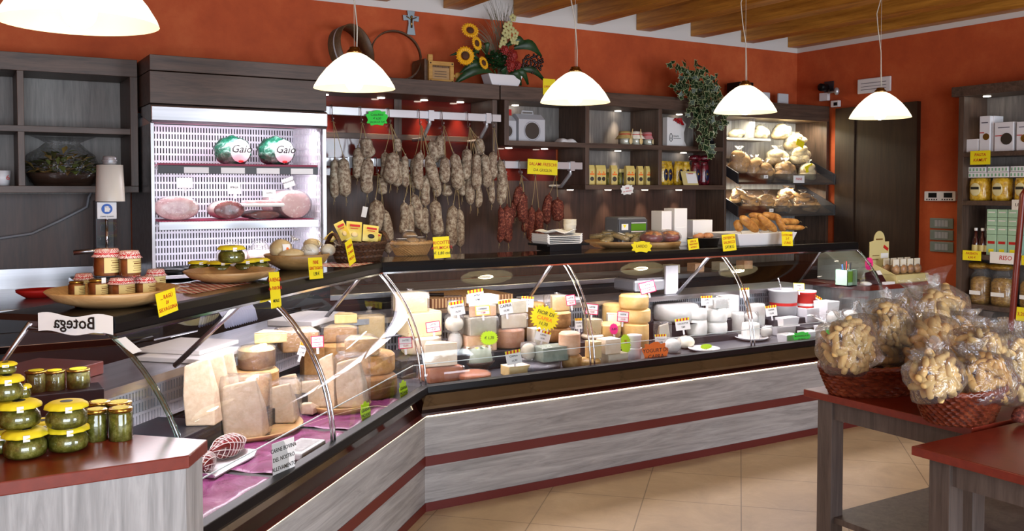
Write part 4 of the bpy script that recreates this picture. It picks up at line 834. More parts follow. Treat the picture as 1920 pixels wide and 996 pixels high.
def tray(label, x0, x1, yt, yb, z, n=None, m='white', fill=None, name='plastic_tray', d=.13):
    p = atz((x0 + x1) / 2, yb, z) if n is None else on2((x0 + x1) / 2, yb, n); p.z = z; w = span(x1 - x0, p) / 2; h = max(.02, on2((x0 + x1) / 2, yt, p.y - CORNER.y).z - z)
    t = thing(name, label, 'tray', p + Vector((0, d / 2, 0)), 0, 'white tubs of fresh cheese')
    o = [(-1, -1), (1, -1), (1, 1), (-1, 1)]; b = B()
    lo = [(q[0] * w * .88, q[1] * d / 2 * .85, 0) for q in o]; hi = [(q[0] * w, q[1] * d / 2, h) for q in o]; il = [(q[0] * w * .94, q[1] * d / 2 * .92, h) for q in o]; ib = [(q[0] * w * .84, q[1] * d / 2 * .8, .006) for q in o]
    b.add(lo + hi + il + ib, [(3, 2, 1, 0), (12, 13, 14, 15)] + [(k * 4 + i, k * 4 + (i + 1) % 4, k * 4 + 4 + (i + 1) % 4, k * 4 + 4 + i) for k in (0, 1) for i in range(4)] + [(8 + i, 8 + (i + 1) % 4, 12 + (i + 1) % 4, 12 + i) for i in range(4)])
    b.build('tub', M[m], t, bev=.003)
    if fill: B().sheet(lambda u, v: ((u - .5) * 1.8 * w, (v - .5) * d * .85, h * .8 + .012 * sin(u * 7) * cos(v * 5 + u)), 10, 8).build('contents', M[fill], t)
    return p, w, h
tray('white tub of fresh cheese left of the big white bowl', 1440, 1492, 583, 600, .66, fill='white_ch')
o = B().box(-.32, .20, 0, .15, 0, .055).build('display_step', M['dark'], None, (atz(1500, 612, Z0).x, CORNER.y + .29, Z0)); tag(o, 'dark front step under the row of white tubs', 'display step')
tray('shallow white tub in front of the other white tubs', 1448, 1510, 612, 628, Z0, fill='ivory', d=.1)
p, w, h = tray('big white bowl of soft cheese with a serving spoon', 1503, 1566, 577, 604, .66, fill='white_ch', d=.16)
for k, (x0, x1, yt, yb) in enumerate(((1540, 1580, 612, 632), (1578, 1612, 604, 624), (1610, 1642, 600, 620))): tray(f'small white tub beside the green card, {["left", "middle", "right"][k]} of three', x0, x1, yt, yb, Z0, d=.1, fill='ivory')
tray('white tub between the plate and the big white bowl', 1462, 1506, 596, 612, Z0 + .056, fill='white_ch', d=.08)
for k, (x0, x1, yt, yb) in enumerate(((1470, 1504, 628, 644), (1508, 1544, 622, 640))): tray(f'small white tub right behind the front glass, {["left", "right"][k]} of two', x0, x1, yt, yb, Z0, d=.09, fill='white_ch')
for k, (x0, x1, yt) in enumerate(((1404, 1432, 583), (1414, 1446, 566), (1562, 1592, 582), (1592, 1622, 580))): ch(2, 'ball' if k != 1 else 'drum', x0, x1, yt, f'bagged white cheese {["behind the plate drum cheese", "tall and wrapped by the second seam", "left of two at the far end", "farthest right by the end glass"][k]}', M['white_ch'], z=.66, n=.20 if k > 1 else .5, wrap=1)
step(2, 1556, 1634, .17, .32, Z0, .659, 'low dark step before the far end glass')
step(2, 1402, 1450, .49, .70, Z0, .659, 'low dark step behind the plate of fresh cheese')
tray('clear-lidded white tub at the far end of the step', 1546, 1580, 566, 590, .66, .36, fill='ivory')
for k, (x0, x1, yt, m_, lb) in enumerate(((1462, 1517, 548, 'white', 'white bucket with red and yellow band and a ladle'), (1506, 1544, 552, 'ink_red', 'red bucket with white lid behind the white bucket'))):
    p = on2((x0 + x1) / 2, 577, .50); p.z = .701; w = span(x1 - x0, p) / 2; h = on2((x0 + x1) / 2, yt, .50).z - .701
    t = thing('cheese_bucket', lb, 'bucket', p + Vector((0, w, 0)))
    B().lathe([(0, 0), (w * .85, 0), (w * .98, h), (w * 1.05, h), (w * 1.05, h + .012), (w * .92, h + .012), (w * .9, .02), (0, .02)], 30).build('pail', M[m_], t)
    B().lathe([(w * .872, h * .2), (w * .925, h * .55)], 30).build('red_band', M['ink_red'] if k == 0 else M['paper'], t); B().lathe([(w * .862, h * .1), (w * .875, h * .2)], 30).build('yellow_band', M['yellow'], t)
    if k == 0:
        B().tube([(w * .2, 0, h * .6), (-w * .5, -.02, h + .05), (-w * .75, -.02, h + .10)], .006, 6).build('ladle', M['chrome'], t); B().cyl(w * .9, h * .85, h * .86, 24).build('contents', M['white_ch'], t)
    else: B().cyl(w * 1.06, h + .012, h + .022, 28).build('lid', M['white'], t)
b = B(); p = on2(1530, 605, .25); p.z = .655
b.tube([(0, 0, .05), (.06, -.05, .02), (.12, -.10, -.02)], .006, 6); b.ball((0, 0, .055), .03, .02, .008, 12, 6); o = b.build('serving_spoon', M['white'], None, p + Vector((0, .05, .03))); tag(o, 'white serving spoon across the white tubs', 'spoon')
# ---- angled case
step(1, 250, 412, .50, .79, Z0, .69, 'dark steel step under three upright slices of grating cheese')
PZ = Z0
def slab(x0, x1, yt, label, z, n, d=.10, rz=12, m='parm', wrap=None, kind='slab'): return ch(1, kind, x0 + 15, x1 + 15, yt, label, M[m], z=z, n=n, d=d, rz=rz, wrap=wrap)
slab(352, 416, 669, 'upright slice of grating cheese, front left of three on the step', .691, .50, .09, 14)
slab(384, 432, 663, 'upright slice of grating cheese, middle of three on the step', .691, .52, .07, 14)
slab(410, 448, 658, 'upright slice of grating cheese, rear right of three on the step', .691, .54, .07, 14)
p = atz(548, 812, Z0); r_ = span(108, p); pc = p + N1 * r_ * .9
o = B().lathe([(0, 0), (r_ * .9, 0), (r_, .02), (r_ * .99, .026), (r_ * .88, .008), (0, .008)], 48).build('serving_plate', M['wood_bowl'], None, (pc.x, pc.y, Z0)); tag(o, 'large pale wooden plate under the front slices of grating cheese', 'plate'); PZ = Z0 + .009; nf = ndepth(1, p)
slab(424, 508, 709, 'largest front slice of grating cheese on the wooden plate', PZ, nf + .10, .10, 16, wrap=1)
slab(450, 516, 690, 'slice of grating cheese standing behind the largest front one', PZ, nf + .22, .10, 16)
slab(514, 564, 716, 'second front slice of grating cheese from the left on the plate', PZ, nf + .06, .10, 10, wrap=1)
slab(556, 622, 710, 'third front slice of grating cheese on the plate, beside the chrome seam', PZ, nf + .08, .10, 6, wrap=1)
slab(488, 530, 694, 'slice of grating cheese behind the second front slice', PZ, nf + .17, .08, 14)
slab(530, 572, 698, 'slice of grating cheese behind and between the second and third front slices', PZ, nf + .16, .10, 8)
slab(573, 602, 752, 'small triangular offcut before the third front slice', PZ, nf + .02, .10, 0)
a = ch(1, 'wheel', 466, 568, 676, 'flat brown wheel behind the front slices', M['tan_rind'], z=.68, n=.44)
step(1, 466, 640, .42, .73, Z0, .678, 'dark step under the brown wheels of the angled case')
a = ch(1, 'wheel', 478, 545, 640, 'wrapped half wheel with speckled brown rind on the flat wheel', M['brown_rind'], z=a['z'] + .001, n=.46, wrap=1, m2=M['straw'])
ch(1, 'wedge', 497, 557, 622, 'yellow wedge lying on the wrapped half wheel', M['straw'], z=a['z'] + .004, n=.48, d=.12, m2=M['parm'])
a = ch(1, 'block', 590, 628, 650, 'small brown block under the long wrapped block', M['tan_rind'], z=.679, n=.45, d=.14)
ch(1, 'block', 560, 626, 620, 'long wrapped brown block with a pink price tag', M['tan_rind'], z=a['z'] + .001, n=.45, d=.2, wrap=1, m2=M['parm'])
step(1, 642, 792, .36, .72, Z0, .66, 'dark step under the wheels next to the case corner')
a = ch(1, 'wheel', 690, 792, 686, 'large brown wheel at the bottom beside the case corner', M['brown_rind'], z=Z0, n=.12)
a2 = ch(1, 'wheel', 690, 784, 646, 'large tan wheel on the bottom wheel beside the case corner', M['tan_rind'], z=a['z'] + .001, n=.15)
ch(1, 'wedge', 670, 734, 634, 'big wrapped wedge resting between the wheels of the angled case', M['tan_rind'], z=a2['z'] + .003, n=.22, d=.17, wrap=1, m2=M['straw'])
a = ch(1, 'wheel', 626, 676, 636, 'dark tan wheel at the back below the wrapped yellow wedge', M['tan_rind'], z=.661, n=.46)
a = ch(1, 'wedge', 628, 690, 612, 'wrapped yellow wedge on the dark tan wheel at the back', M['tan_rind'], z=a['z'] + .001, n=.47, d=.16, wrap=1, m2=M['straw'])
ch(1, 'wedge', 641, 684, 588, 'yellow wedge on top of the rear stack of the angled case', M['straw'], z=a['z'] + .004, n=.50, d=.11)
ch(1, 'block', 682, 734, 592, 'wrapped straw-coloured block standing at the rear right of the angled case', M['straw'], z=.661, n=.46, d=.10, wrap=2)
p = atz(692, 771, Z0); r_ = span(58, p); pc = p + N1 * r_
o = B().lathe([(0, 0), (r_ * .9, 0), (r_, .03), (r_ * .98, .034), (r_ * .86, .008), (0, .008)], 40).build('serving_plate', M['wood_bowl'], None, (pc.x, pc.y, Z0)); tag(o, 'smaller pale wooden plate next to the case corner', 'plate'); nf = ndepth(1, p)
slab(636, 694, 668, 'pale upright slice of grating cheese on the smaller plate', PZ, nf + .05, .10, 8, wrap=1)
slab(668, 712, 690, 'pale slice behind the wrapped one on the smaller plate', PZ, nf + .15, .10, 10)
slab(604, 640, 660, 'narrow upright slice left of the smaller plate', PZ, nf + .16, .10, 6)
# meat end of the angled case
for k in range(3):
    b = B().sheet(lambda u, v: (u * .60, v * .34, .004 * sin(u * 19 + k) * sin(v * 15) + .003), 20, 14)
    o = b.build('butcher_paper', M['pink_paper'], None, (CORNER.x + X1.x * (-2.04 + .64 * k) + N1.x * .075, CORNER.y + X1.y * (-2.04 + .64 * k) + N1.y * .075, Z0), radians(45), solid=.001); tag(o, f'pink butcher paper sheet on the deck of the angled case, {["nearest the jars", "in the middle", "nearest the corner"][k]}', 'paper')
p = atz(440, 872, Z0 + .01); t = thing('meat_tray', 'white tray with netted meat joints behind the case glass', 'tray', (p.x + N1.x * .08, p.y + N1.y * .08, Z0 + .006), radians(45))
B().prism([(-.15, 0), (.13, 0), (.15, .022), (.145, .022), (.125, .005), (-.145, .005), (-.165, .022), (-.17, .022)], -.09, .09, 'y').build('tray', M['white'], t)
M['net'] = mat('white_netting', '#e8dcd6', .8)
def joint(label, px, py, L, r_, ang):
    q = atz(px, py, Z0 + .03); o = thing('netted_meat_joint', label, 'meat', (q.x + N1.x * .05, q.y + N1.y * .05, Z0 + .012), radians(45 + ang))
    pts = [(-L / 2 + L * k / 10, 0, r_) for k in range(11)]; rs = [r_ * max(.25, (1 - abs(2 * k / 10 - 1) ** 3)) for k in range(11)]
    B().tube(pts, rs, 16).build('meat', M['red_meat'], o); b = B()
    for k in range(1, 10): b.tube([(pts[k][0] + .008 * sin(3 * a_), rs[k] * 1.02 * cos(a_), r_ + rs[k] * 1.02 * sin(a_)) for a_ in [2 * pi * j / 16 for j in range(17)]], .0016, 4, caps=False)
    for j in range(9): b.tube([(pts[k][0], rs[k] * 1.02 * cos(2 * pi * j / 9 + k * .12), r_ + rs[k] * 1.02 * sin(2 * pi * j / 9 + k * .12)) for k in range(11)], .0016, 4)
    b.build('netting', M['net'], o)
joint('rolled red meat joint in white netting on the tray', 450, 850, .19, .042, -8); joint('smaller netted meat joint nearer the case glass', 408, 878, .14, .036, 25)
t = thing('meat_tray', 'white foam tray lying by the front glass next to the text card', 'tray', tuple(atz(582, 850, Z0 + .008) + N1 * .03), radians(45)); rbox(-.11, .1, -.05, .06, 0, .03).build('tray', M['paper'], t, bev=.008); rbox(-.09, .08, -.035, .045, .03, .034).build('film', M['wrap'], t)
# on the work shelves behind
WZ = .901
def slabboard(label, x0, x1, py, d, h, seg, m='board', name='cutting_board', z=WZ):
    p = atz((x0 + x1) / 2, py, z); w = span(x1 - x0, p); o = rbox(-w / 2, w / 2, 0, d, 0, h).build(name, M[m], None, p, radians(45) if seg == 1 else 0, bev=.003); return tag(o, label, 'board' if 'board' in name else 'machine')
slabboard('thick white cutting board at the near end of the angled case', 352, 494, 671, .32, .02, 1); slabboard('white cutting board lying on the thick one', 345, 480, 655, .30, .018, 1, z=WZ + .021)
slabboard('white cutting board with a knife near the case corner', 545, 690, 604, .26, .03, 1)
slabboard('red-brown board standing at the near end of the angled case', 60, 222, 716, .30, .05, 1, 'red_top')
m, t_, p_ = newmat('striped_end_grain'); v = coords(t_, (1, 1, 1)); wv = t_.nodes.new('ShaderNodeTexWave'); wv.inputs['Scale'].default_value = 14; wv.inputs['Distortion'].default_value = .3; t_.links.new(v, wv.inputs['Vector']); t_.links.new(ramp(t_, wv.outputs['Fac'], [(.45, '#7c4a2a'), (.6, '#d2ac78')]), p_.inputs['Base Color']); M['stripe_board'] = m
slabboard('striped wooden butcher block behind the soft cheeses', 800, 975, 574, .40, .06, 2, 'stripe_board')
slabboard('white cutting board right of the striped butcher block', 1000, 1100, 566, .26, .02, 2)
def knife(label, px, py, z, rz, L=.24):
    p = atz(px, py, z); t = thing('knife', label, 'knife', p, rz)
    B().tube([(-.13, 0, .012), (-.06, 0, .013), (0, 0, .012)], [.012, .010, .013], 8).build('handle', M['black'], t); B().add([(0, -.016, .004), (L * .9, -.012, .003), (L, .012, .003), (0, .014, .004)], [(0, 1, 2, 3)]).build('blade', M['chrome'], t, solid=.002)
knife('long black-handled knife on the near white boards', 285, 640, WZ + .04, radians(40), .34); knife('black-handled knife on the white board near the corner', 562, 583, WZ + .032, radians(30), .26); knife('black-handled knife on the striped butcher block', 832, 556, WZ + .061, radians(-20), .12)
p = atz(460, 608, WZ); o = B().sheet(lambda u, v: ((u - .5) * .34, (v - .5) * .16, .10 * (1 - (2 * v - 1) ** 2) ** .5 + .004 * sin(u * 90)), 60, 10).build('ribbed_paper_roll', mat('bluish_ribbed_paper', '#c3c8e6', .6), None, p + N1 * .1, radians(45), solid=.002); tag(o, 'bluish ribbed wrapping roll beside the near cutting boards', 'roll')
p = atz(1150, 541, WZ); t = thing('weighing_scale', 'grey counter scale seen through the long case glass', 'scale', Vector((p.x, CORNER.y + .88, WZ)))
rbox(-.20, .17, -.12, .12, .03, .11).build('body', M['alu'], t, bev=.015); rbox(-.17, .14, -.11, .11, .11, .12).build('weighing_plate', M['steel'], t, bev=.003); rbox(.06, .17, -.14, -.12, .0, .20).build('display_post', M['white'], t, bev=.004)
for x in (-.17, .14): B().cyl(.012, 0, .03, 10, c=(x, -.09)).build('foot', M['black'], t)
for k in range(4):
    p = atz(1290 + k * 46, 532 - k, .951); p = aty(1290 + k * 46, 518, 5.6); p.z = .951
    o = rbox(-.05, .05, 0, .1, 0, .07).build('storage_box', M['peach'] if k % 2 else M['greypaste'], None, (p.x, 5.75, .951), bev=.003); tag(o, f'pale box on the wall counter seen through the case glass, {ORD[k]} from the left', 'box', 'pale boxes on the wall counter')
# price cards standing in the cheese
def card(seg, cx, cy, w, h, n, style, label, lines=None, roll=0, stick=.03, lean=-.15):
    p = on(seg)(cx, cy, n); w, h = span(w, p), span(h, p); rz = radians(38 if lean == -.11 else -6) if seg == 1 else radians(-14)
    if style == 'pink': return sign(label, p, w, h, 'paper', lines or [('LATTE', .2, .2, 'ink'), ('12,50', .22, -.24, 'ink_red')], rz, radians(roll), lean, border='pink_border', stick=stick, name='price_tag', cat='price tag')
    if style == 'yel': return sign(label, p, w, h, 'paper', lines or [('CAPRINO', .22, .15, 'ink'), ('11,80', .24, -.26, 'ink_red')], rz, radians(roll), lean, border='yellow', stick=stick, name='price_tag', cat='price tag')
    if style == 'str': return sign(label, p, w, h, 'paper', lines or [('CAPRA', .2, .08, 'ink'), ('13,90', .2, -.25, 'ink')], rz, radians(roll), lean, head=1, stick=stick, name='price_tag', cat='price tag')
    return sign(label, p, w, h, style, lines or [], rz, radians(roll), lean, shape='star' if style in ('yellow', 'pink_card', 'lime') and lean != -.11 else 'wavy', name='price_tag', cat='price tag', stick=stick)
M['pink_border'] = mat('pink_red_print', '#e0205c', .6)
for q in [
 (2, 812, 613, 27, 20, .43, 'pink', 'pink-bordered price tag on the lower holey block', None, -6), (2, 857, 578, 28, 26, .40, 'str', 'striped price tag on the little bagged stack', [('PECORINO', .2, .1, 'ink'), ('16,50', .2, -.25, 'ink')], -8),
 (2, 893, 556, 30, 26, .42, 'str', 'striped price tag before the bright white cheese', None, -8), (2, 905, 582, 28, 18, .39, 'yel', 'yellow-bordered price tag above the wrapped greyish block', None, -3),
 (2, 948, 576, 26, 26, .38, 'str', 'striped price tag reading CAPRA in front of the grey-white block', [('CAPRA', .28, .08, 'ink'), ('15,90', .2, -.25, 'ink')], -8), (2, 989, 566, 24, 20, .56, 'str', 'striped price tag half hidden behind the salmon wheel stack', None, 6),
 (2, 1021, 596, 54, 42, .36, 'yellow', 'yellow star sign FIOR DI CAPRA', [('FIOR DI', .24, .2, 'ink'), ('CAPRA', .24, -.05, 'orange_card'), ('11,70', .2, -.28, 'ink')], 18), (2, 917, 634, 32, 25, .34, 'lime', 'small lime star sign above the wrapped bowl', [('€ 1,70', .28, .0, 'ink')], 0),
 (2, 1018, 630, 30, 20, .36, 'str', 'tilted striped tag behind the dark purple wheel', None, 18), (2, 963, 670, 30, 26, .14, 'str', 'striped tag on the small yellow block', None, -8),
 (2, 1070, 563, 19, 20, .40, 'pink', 'pink-bordered tag on the wrapped yellow wedge', None, -6), (2, 1110, 580, 25, 20, .40, 'pink', 'pink-bordered tag right of the first chrome seam', None, 8), (2, 1085, 607, 14, 20, .38, 'str', 'narrow striped tag beside the brown wheels', None, 0),
 (2, 1214, 539, 32, 22, .46, 'pink', 'pink-bordered tag on top of the golden wheel tower', None, -12), (2, 1168, 594, 24, 20, .385, 'pink', 'pink-bordered tag before the white wedge', None, 8), (2, 1151, 617, 16, 20, .36, 'pink_card', 'bright pink star tag below the flat golden round', [('3,60', .3, 0, 'ink')], 0),
 (2, 1173, 645, 20, 34, .14, 'lime', 'lime leaf-shaped sign beside the cream block', [('%', .3, .1, 'ink_red')], 0), (2, 1239, 637, 24, 20, .30, 'str', 'striped tag above the orange yoghurt sign', [('ROBIOLA', .2, .05, 'ink'), ('8,90', .2, -.25, 'ink')], 0),
 (2, 1229, 663, 50, 40, .05, 'orange_card', 'orange cloud sign YOGURT DI CAPRA', [('YOGURT DI', .24, .14, 'ink'), ('CAPRA', .26, -.14, 'ink')], -2), (2, 1280, 608, 30, 22, .36, 'str', 'striped tag before the small drum cheeses', [('CACIOTTA', .2, .05, 'ink'), ('9,80', .2, -.25, 'ink')], -5),
 (2, 1325, 564, 24, 18, .48, 'str', 'striped tag on the big ricotta wheel', None, 0), (2, 1324, 650, 24, 9, .18, 'lime', 'small lime tag lying on the front white plate', None, 0), (2, 1396, 549, 20, 18, .56, 'str', 'striped tag on the white cheese block near the second seam', None, 0),
 (2, 1446, 583, 24, 20, .40, 'str', 'striped tag above the white plate right of the second seam', None, -4), (2, 1498, 538, 24, 14, .50, 'yel', 'yellow-bordered tag on the white bucket', None, 3), (2, 1530, 564, 22, 20, .52, 'str', 'tilted striped tag before the red bucket', None, 28),
 (2, 1503, 633, 36, 20, .045, 'green_card', 'green jagged card naming the buffalo mozzarella', [('MOZZARELLA DI', .2, .14, 'ink'), ('BUFALA', .22, -.16, 'ink')], -2), (2, 1560, 624, 30, 14, .045, 'green_card', 'green jagged card before the middle small tub', None, -6), (2, 1615, 614, 30, 16, .045, 'green_card', 'green jagged card nearest the far case end', None, -6),
 (1, 595, 641, 24, 22, .42, 'pink', 'pink-bordered tag on the long wrapped brown block', None, 0), (1, 760, 643, 27, 22, .10, 'pink', 'pink-bordered tag on the large tan wheel by the corner', None, 0), (1, 567, 655, 14, 24, .44, 'str', 'narrow striped tag left of the long wrapped block', None, 20),
 (1, 686, 780, 34, 50, .04, 'lime', 'lime cloud sign GRANA PADANO 30 MESI, beside the chrome seam', [('GRANA', .17, .22, 'ink'), ('PADANO', .17, .03, 'ink'), ('30 MESI', .17, -.2, 'ink')], 0, .0, -.11), (1, 757, 738, 30, 46, .04, 'lime', 'lime cloud sign GRANA PADANO 22 MESI, nearest the case corner', [('GRANA', .17, .22, 'ink'), ('PADANO', .17, .03, 'ink'), ('22 MESI', .17, -.2, 'ink')], 0, .0, -.11)]: card(*q)
p = on1(532, 862, .012); o = sign('white card CARNE BOVINA DEL NOSTRO ALLEVAMENTO behind the near glass', p, span(60, p) * 1.12, span(72, p), 'paper', [('CARNE BOVINA', .15, .30, 'ink'), ('DEL NOSTRO', .15, .06, 'ink'), ('ALLEVAMENTO', .15, -.18, 'ink')], radians(36), radians(2), -.06, shear=0, name='text_card')
# ------------------------------------------------------------------ on top of the cases
TZ = 1.2455
M['jar_glass'] = clear('jar_glass', (.96, .98, .96), .06, .7)
M['ragu'] = noisy('meat_sauce', [(.3, '#7a3b18'), (.6, '#9a5426'), (.8, '#b87038')], 30, 4, .5); M['jar_label'] = mat('cream_jar_label', '#d9c684', .6)
M['red_check'] = checker('red_white_check_cloth', '#b3271f', '#e9dcd4', 260, .8); M['gold_lid'] = mat('gold_metal_lid', '#b28a3e', .25, .9); M['ribbon'] = mat('red_ribbon', '#c0141c', .4)
M['pesto'] = noisy('green_pickle', [(.3, '#3f3c12'), (.5, '#726f26'), (.7, '#a9a35c')], 45, 4, .4, nr=.8); M['yellow_cloth'] = mat('yellow_paper_cap', '#e8d21a', .7)
def ragu_jar(label, p, w, h, cap, scale=1, face=0, group='jars of ragù on the wooden dish'):
    r_ = w / 2; t = thing('ragu_jar', label, 'jar', p, face, group); hb = h * .8
    B().lathe([(0, 0), (r_ * .93, 0), (r_ * .96, .004), (r_ * .96, hb * .9), (r_ * .8, hb * .97), (0, hb * .97)], 24).build('contents', M['ragu'], t)
    B().lathe([(r_ * .95, 0), (r_, .005), (r_, hb * .92), (r_ * .84, hb), (r_ * .84, hb * 1.06)], 28).build('glass', M['jar_glass'], t)
    g = B().lathe([(r_ * 1.005, hb * .14), (r_ * 1.005, hb * .86)], 14, a0=radians(-140), a1=radians(-10)).build('paper_label', M['jar_label'], t)
    b = B()
    for k in range(5): b.lathe([(r_ * 1.008, hb * (.26 + .11 * k)), (r_ * 1.008, hb * (.285 + .11 * k + (.03 if k == 3 else 0)))], 8, a0=radians(-112 + 5 * (k % 2)), a1=radians(-40 - 6 * (k % 3)))
    b.build('print_lines', M['brown_ink'], g)
    if cap:
        wv = lambda a, z: 1 + .035 * sin(14 * a) * (1 if z < hb * 1.02 else .0)
        B().lathe([(0, h * 1.0), (r_ * .8, h * .995), (r_ * .9, hb * 1.10), (r_ * .9, hb * 1.0), (r_ * 1.12, hb * .88)], 42, wob=wv).build('cloth_cap', M['red_check'], t, solid=.001)
        B().lathe([(r_ * .93, hb * 1.0), (r_ * .95, hb * 1.03), (r_ * .94, hb * 1.07)], 28).build('ribbon', M['ribbon'], t)
    else:
        B().cyl(r_ * .9, hb * 1.0, hb * 1.16, 24, bev=.003).build('lid', M['gold_lid'], t)
        if cap is None: B().box(-.008, .008, -r_ * .93, -r_ * .90, hb * .9, hb * 1.25).build('paper_seal', M['paper'], t)
    return t
def dish(label, px, pyb, dpx, h, m='wood_bowl', z=TZ, name='wooden_dish', flat=.5):
    p = atz(px, pyb, z); r_ = span(dpx / 2, p); d = (p - _O); d.z = 0; d.normalize(); p = p + d * r_ * flat
    o = B().lathe([(0, 0), (r_ * flat, 0), (r_ * .85, h * .45), (r_, h), (r_ * .97, h + .004), (r_ * .82, h * .5), (r_ * flat, .012), (0, .012)], 48).build(name, M[m], None, p); tag(o, label, 'dish'); return p, r_
cA = crop(0, 440, 3.558)
P, r0 = dish('large round wooden dish carrying the ragù jars', 213, 579, 244, .052)
def rel(px, py, z, k=0):
    q = atz(px, py, z); return q
lowz = P.z + .02
nm = {}
for key, cx, cy, w, h, cap, lb in [('a', 512, 418, 105, 132, False, 'ragù jar with gold lid, far left on the wooden dish'), ('b', 655, 420, 128, 150, None, 'ragù jar with gold lid and paper seal, front of the wooden dish'),
        ('c', 812, 414, 170, 140, True, 'wide ragù jar with checked cloth cap at the front centre'), ('d', 968, 402, 135, 135, True, 'ragù jar with checked cloth cap, right of the wide front one'),
        ('e', 1040, 366, 125, 150, True, 'ragù jar with checked cloth cap at the rear right edge of the dish'), ('g', 560, 385, 120, 140, True, 'ragù jar with checked cloth mostly hidden behind the gold lids'), ('h', 880, 372, 120, 130, True, 'ragù jar with checked cloth hidden behind the front row')]:
    x, y = cA(cx, cy); p = atz(x, y + 2, lowz); wd = span(w / 3.558, p); d = (p - _O); d.z = 0; p = p + d.normalized() * wd * .3; p.z = lowz
    ragu_jar(lb, p, wd, span(h / 3.558, p) * .92, cap, face=radians(30)); nm[key] = (p, span(h / 3.558, p) * .92)
for cx, w, h, lb, cap in ((716, 172, 185, 'tall ragù jar with checked cloth, upper left of the pile', True), (866, 140, 172, 'tall ragù jar with checked cloth, upper right of the pile', True)):
    x, y = cA(cx, 268); p = atz(x, y, lowz + .075); wd = span(w / 3.558, p); d = (p - _O); d.z = 0; p = p + d.normalized() * wd * .15; p.z = lowz + .073
    ragu_jar(lb, p, wd, span(h / 3.558, p) * .95, cap, face=radians(30))
def squat_jar(label, p, w, h, group, name='pickle_jar', cap=True):
    r_ = w / 2; t = thing(name, label, 'jar', p, 0, group); hb = h * .80
    pr = [(.72, 0), (.93, .12), (1, .38), (.97, .66), (.80, .86), (.76, .95)]
    B().lathe([(0, 0)] + [(q * r_ * .97, z * hb) for q, z in pr[:5]] + [(0, hb * .86)], 28).build('contents', M['pesto'], t)
    B().lathe([(q * r_, z * hb) for q, z in pr] + [(.76 * r_, hb)], 30).build('glass', M['jar_glass'], t)
    if cap:
        B().lathe([(0, h), (.55 * r_, h), (.80 * r_, h * .985), (.98 * r_, h * .88), (1.03 * r_, h * .80), (1.0 * r_, h * .79)], 40, wob=lambda a, z: 1 + .03 * sin(12 * a) * (z < h * .93)).build('paper_cap', M['yellow_cloth'], t, solid=.0012)
        B().cyl(.3 * r_, h + .0012, h + .002, 14).build('round_print', M['ink'], t)
        B().box(-.008, .008, -r_ * 1.04, -r_ * .99, h * .70, h * .93).build('paper_seal', M['paper'], t)
    return t
def tall_jar(label, p, w, h, group):
    r_ = w / 2; t = thing('pickle_jar', label, 'jar', p, 0, group)
    B().lathe([(0, 0), (r_ * .93, 0), (r_ * .95, h * .84), (0, h * .84)], 24).build('contents', M['pesto'], t); B().lathe([(r_ * .96, 0), (r_, .004), (r_, h * .82), (r_ * .9, h * .9)], 28).build('glass', M['jar_glass'], t)
    B().lathe([(r_ * .93, h * .88), (r_ * 1.0, h * .885), (r_ * 1.0, h * .98), (r_ * .93, h), (0, h)], 28).build('lid', M['gold_lid'], t); B().cyl(r_ * .7, h, h + .001, 20).build('yellow_disc', M['yellow_cloth'], t)
    return t
c5 = crop(340, 400, 3.692)
P, r0 = dish('shallow wooden dish of squat green pickle jars', 431, 532, 172, .045)
for i, (cx, cy, w, h, z, lb) in enumerate([(122, 410, 140, 76, .022, 'squat green jar with yellow cap, left on the shallow dish'), (268, 413, 170, 76, .022, 'squat green jar with yellow cap, front centre of the shallow dish'), (440, 410, 150, 84, .022, 'squat green jar with yellow cap, right of centre on the shallow dish'), (535, 400, 150, 84, .022, 'squat green jar with yellow cap, far right of the shallow dish'), (348, 345, 182, 118, .082, 'squat green jar with yellow cap on top of the others')]):
    x, y = c5(cx, cy); p = atz(x, y, TZ + z); wd = span(w / 3.692, p); d = (p - _O); d.z = 0; p = p + d.normalized() * wd * (.35 if i < 4 else .2); p.z = TZ + z; squat_jar(lb, p, wd, span(h / 3.692, p), 'green jars on the shallow dish')
P, r0 = dish('deep wooden bowl of wrapped round cheeses', 557, 507, 124, .07, 'olive_bowl')
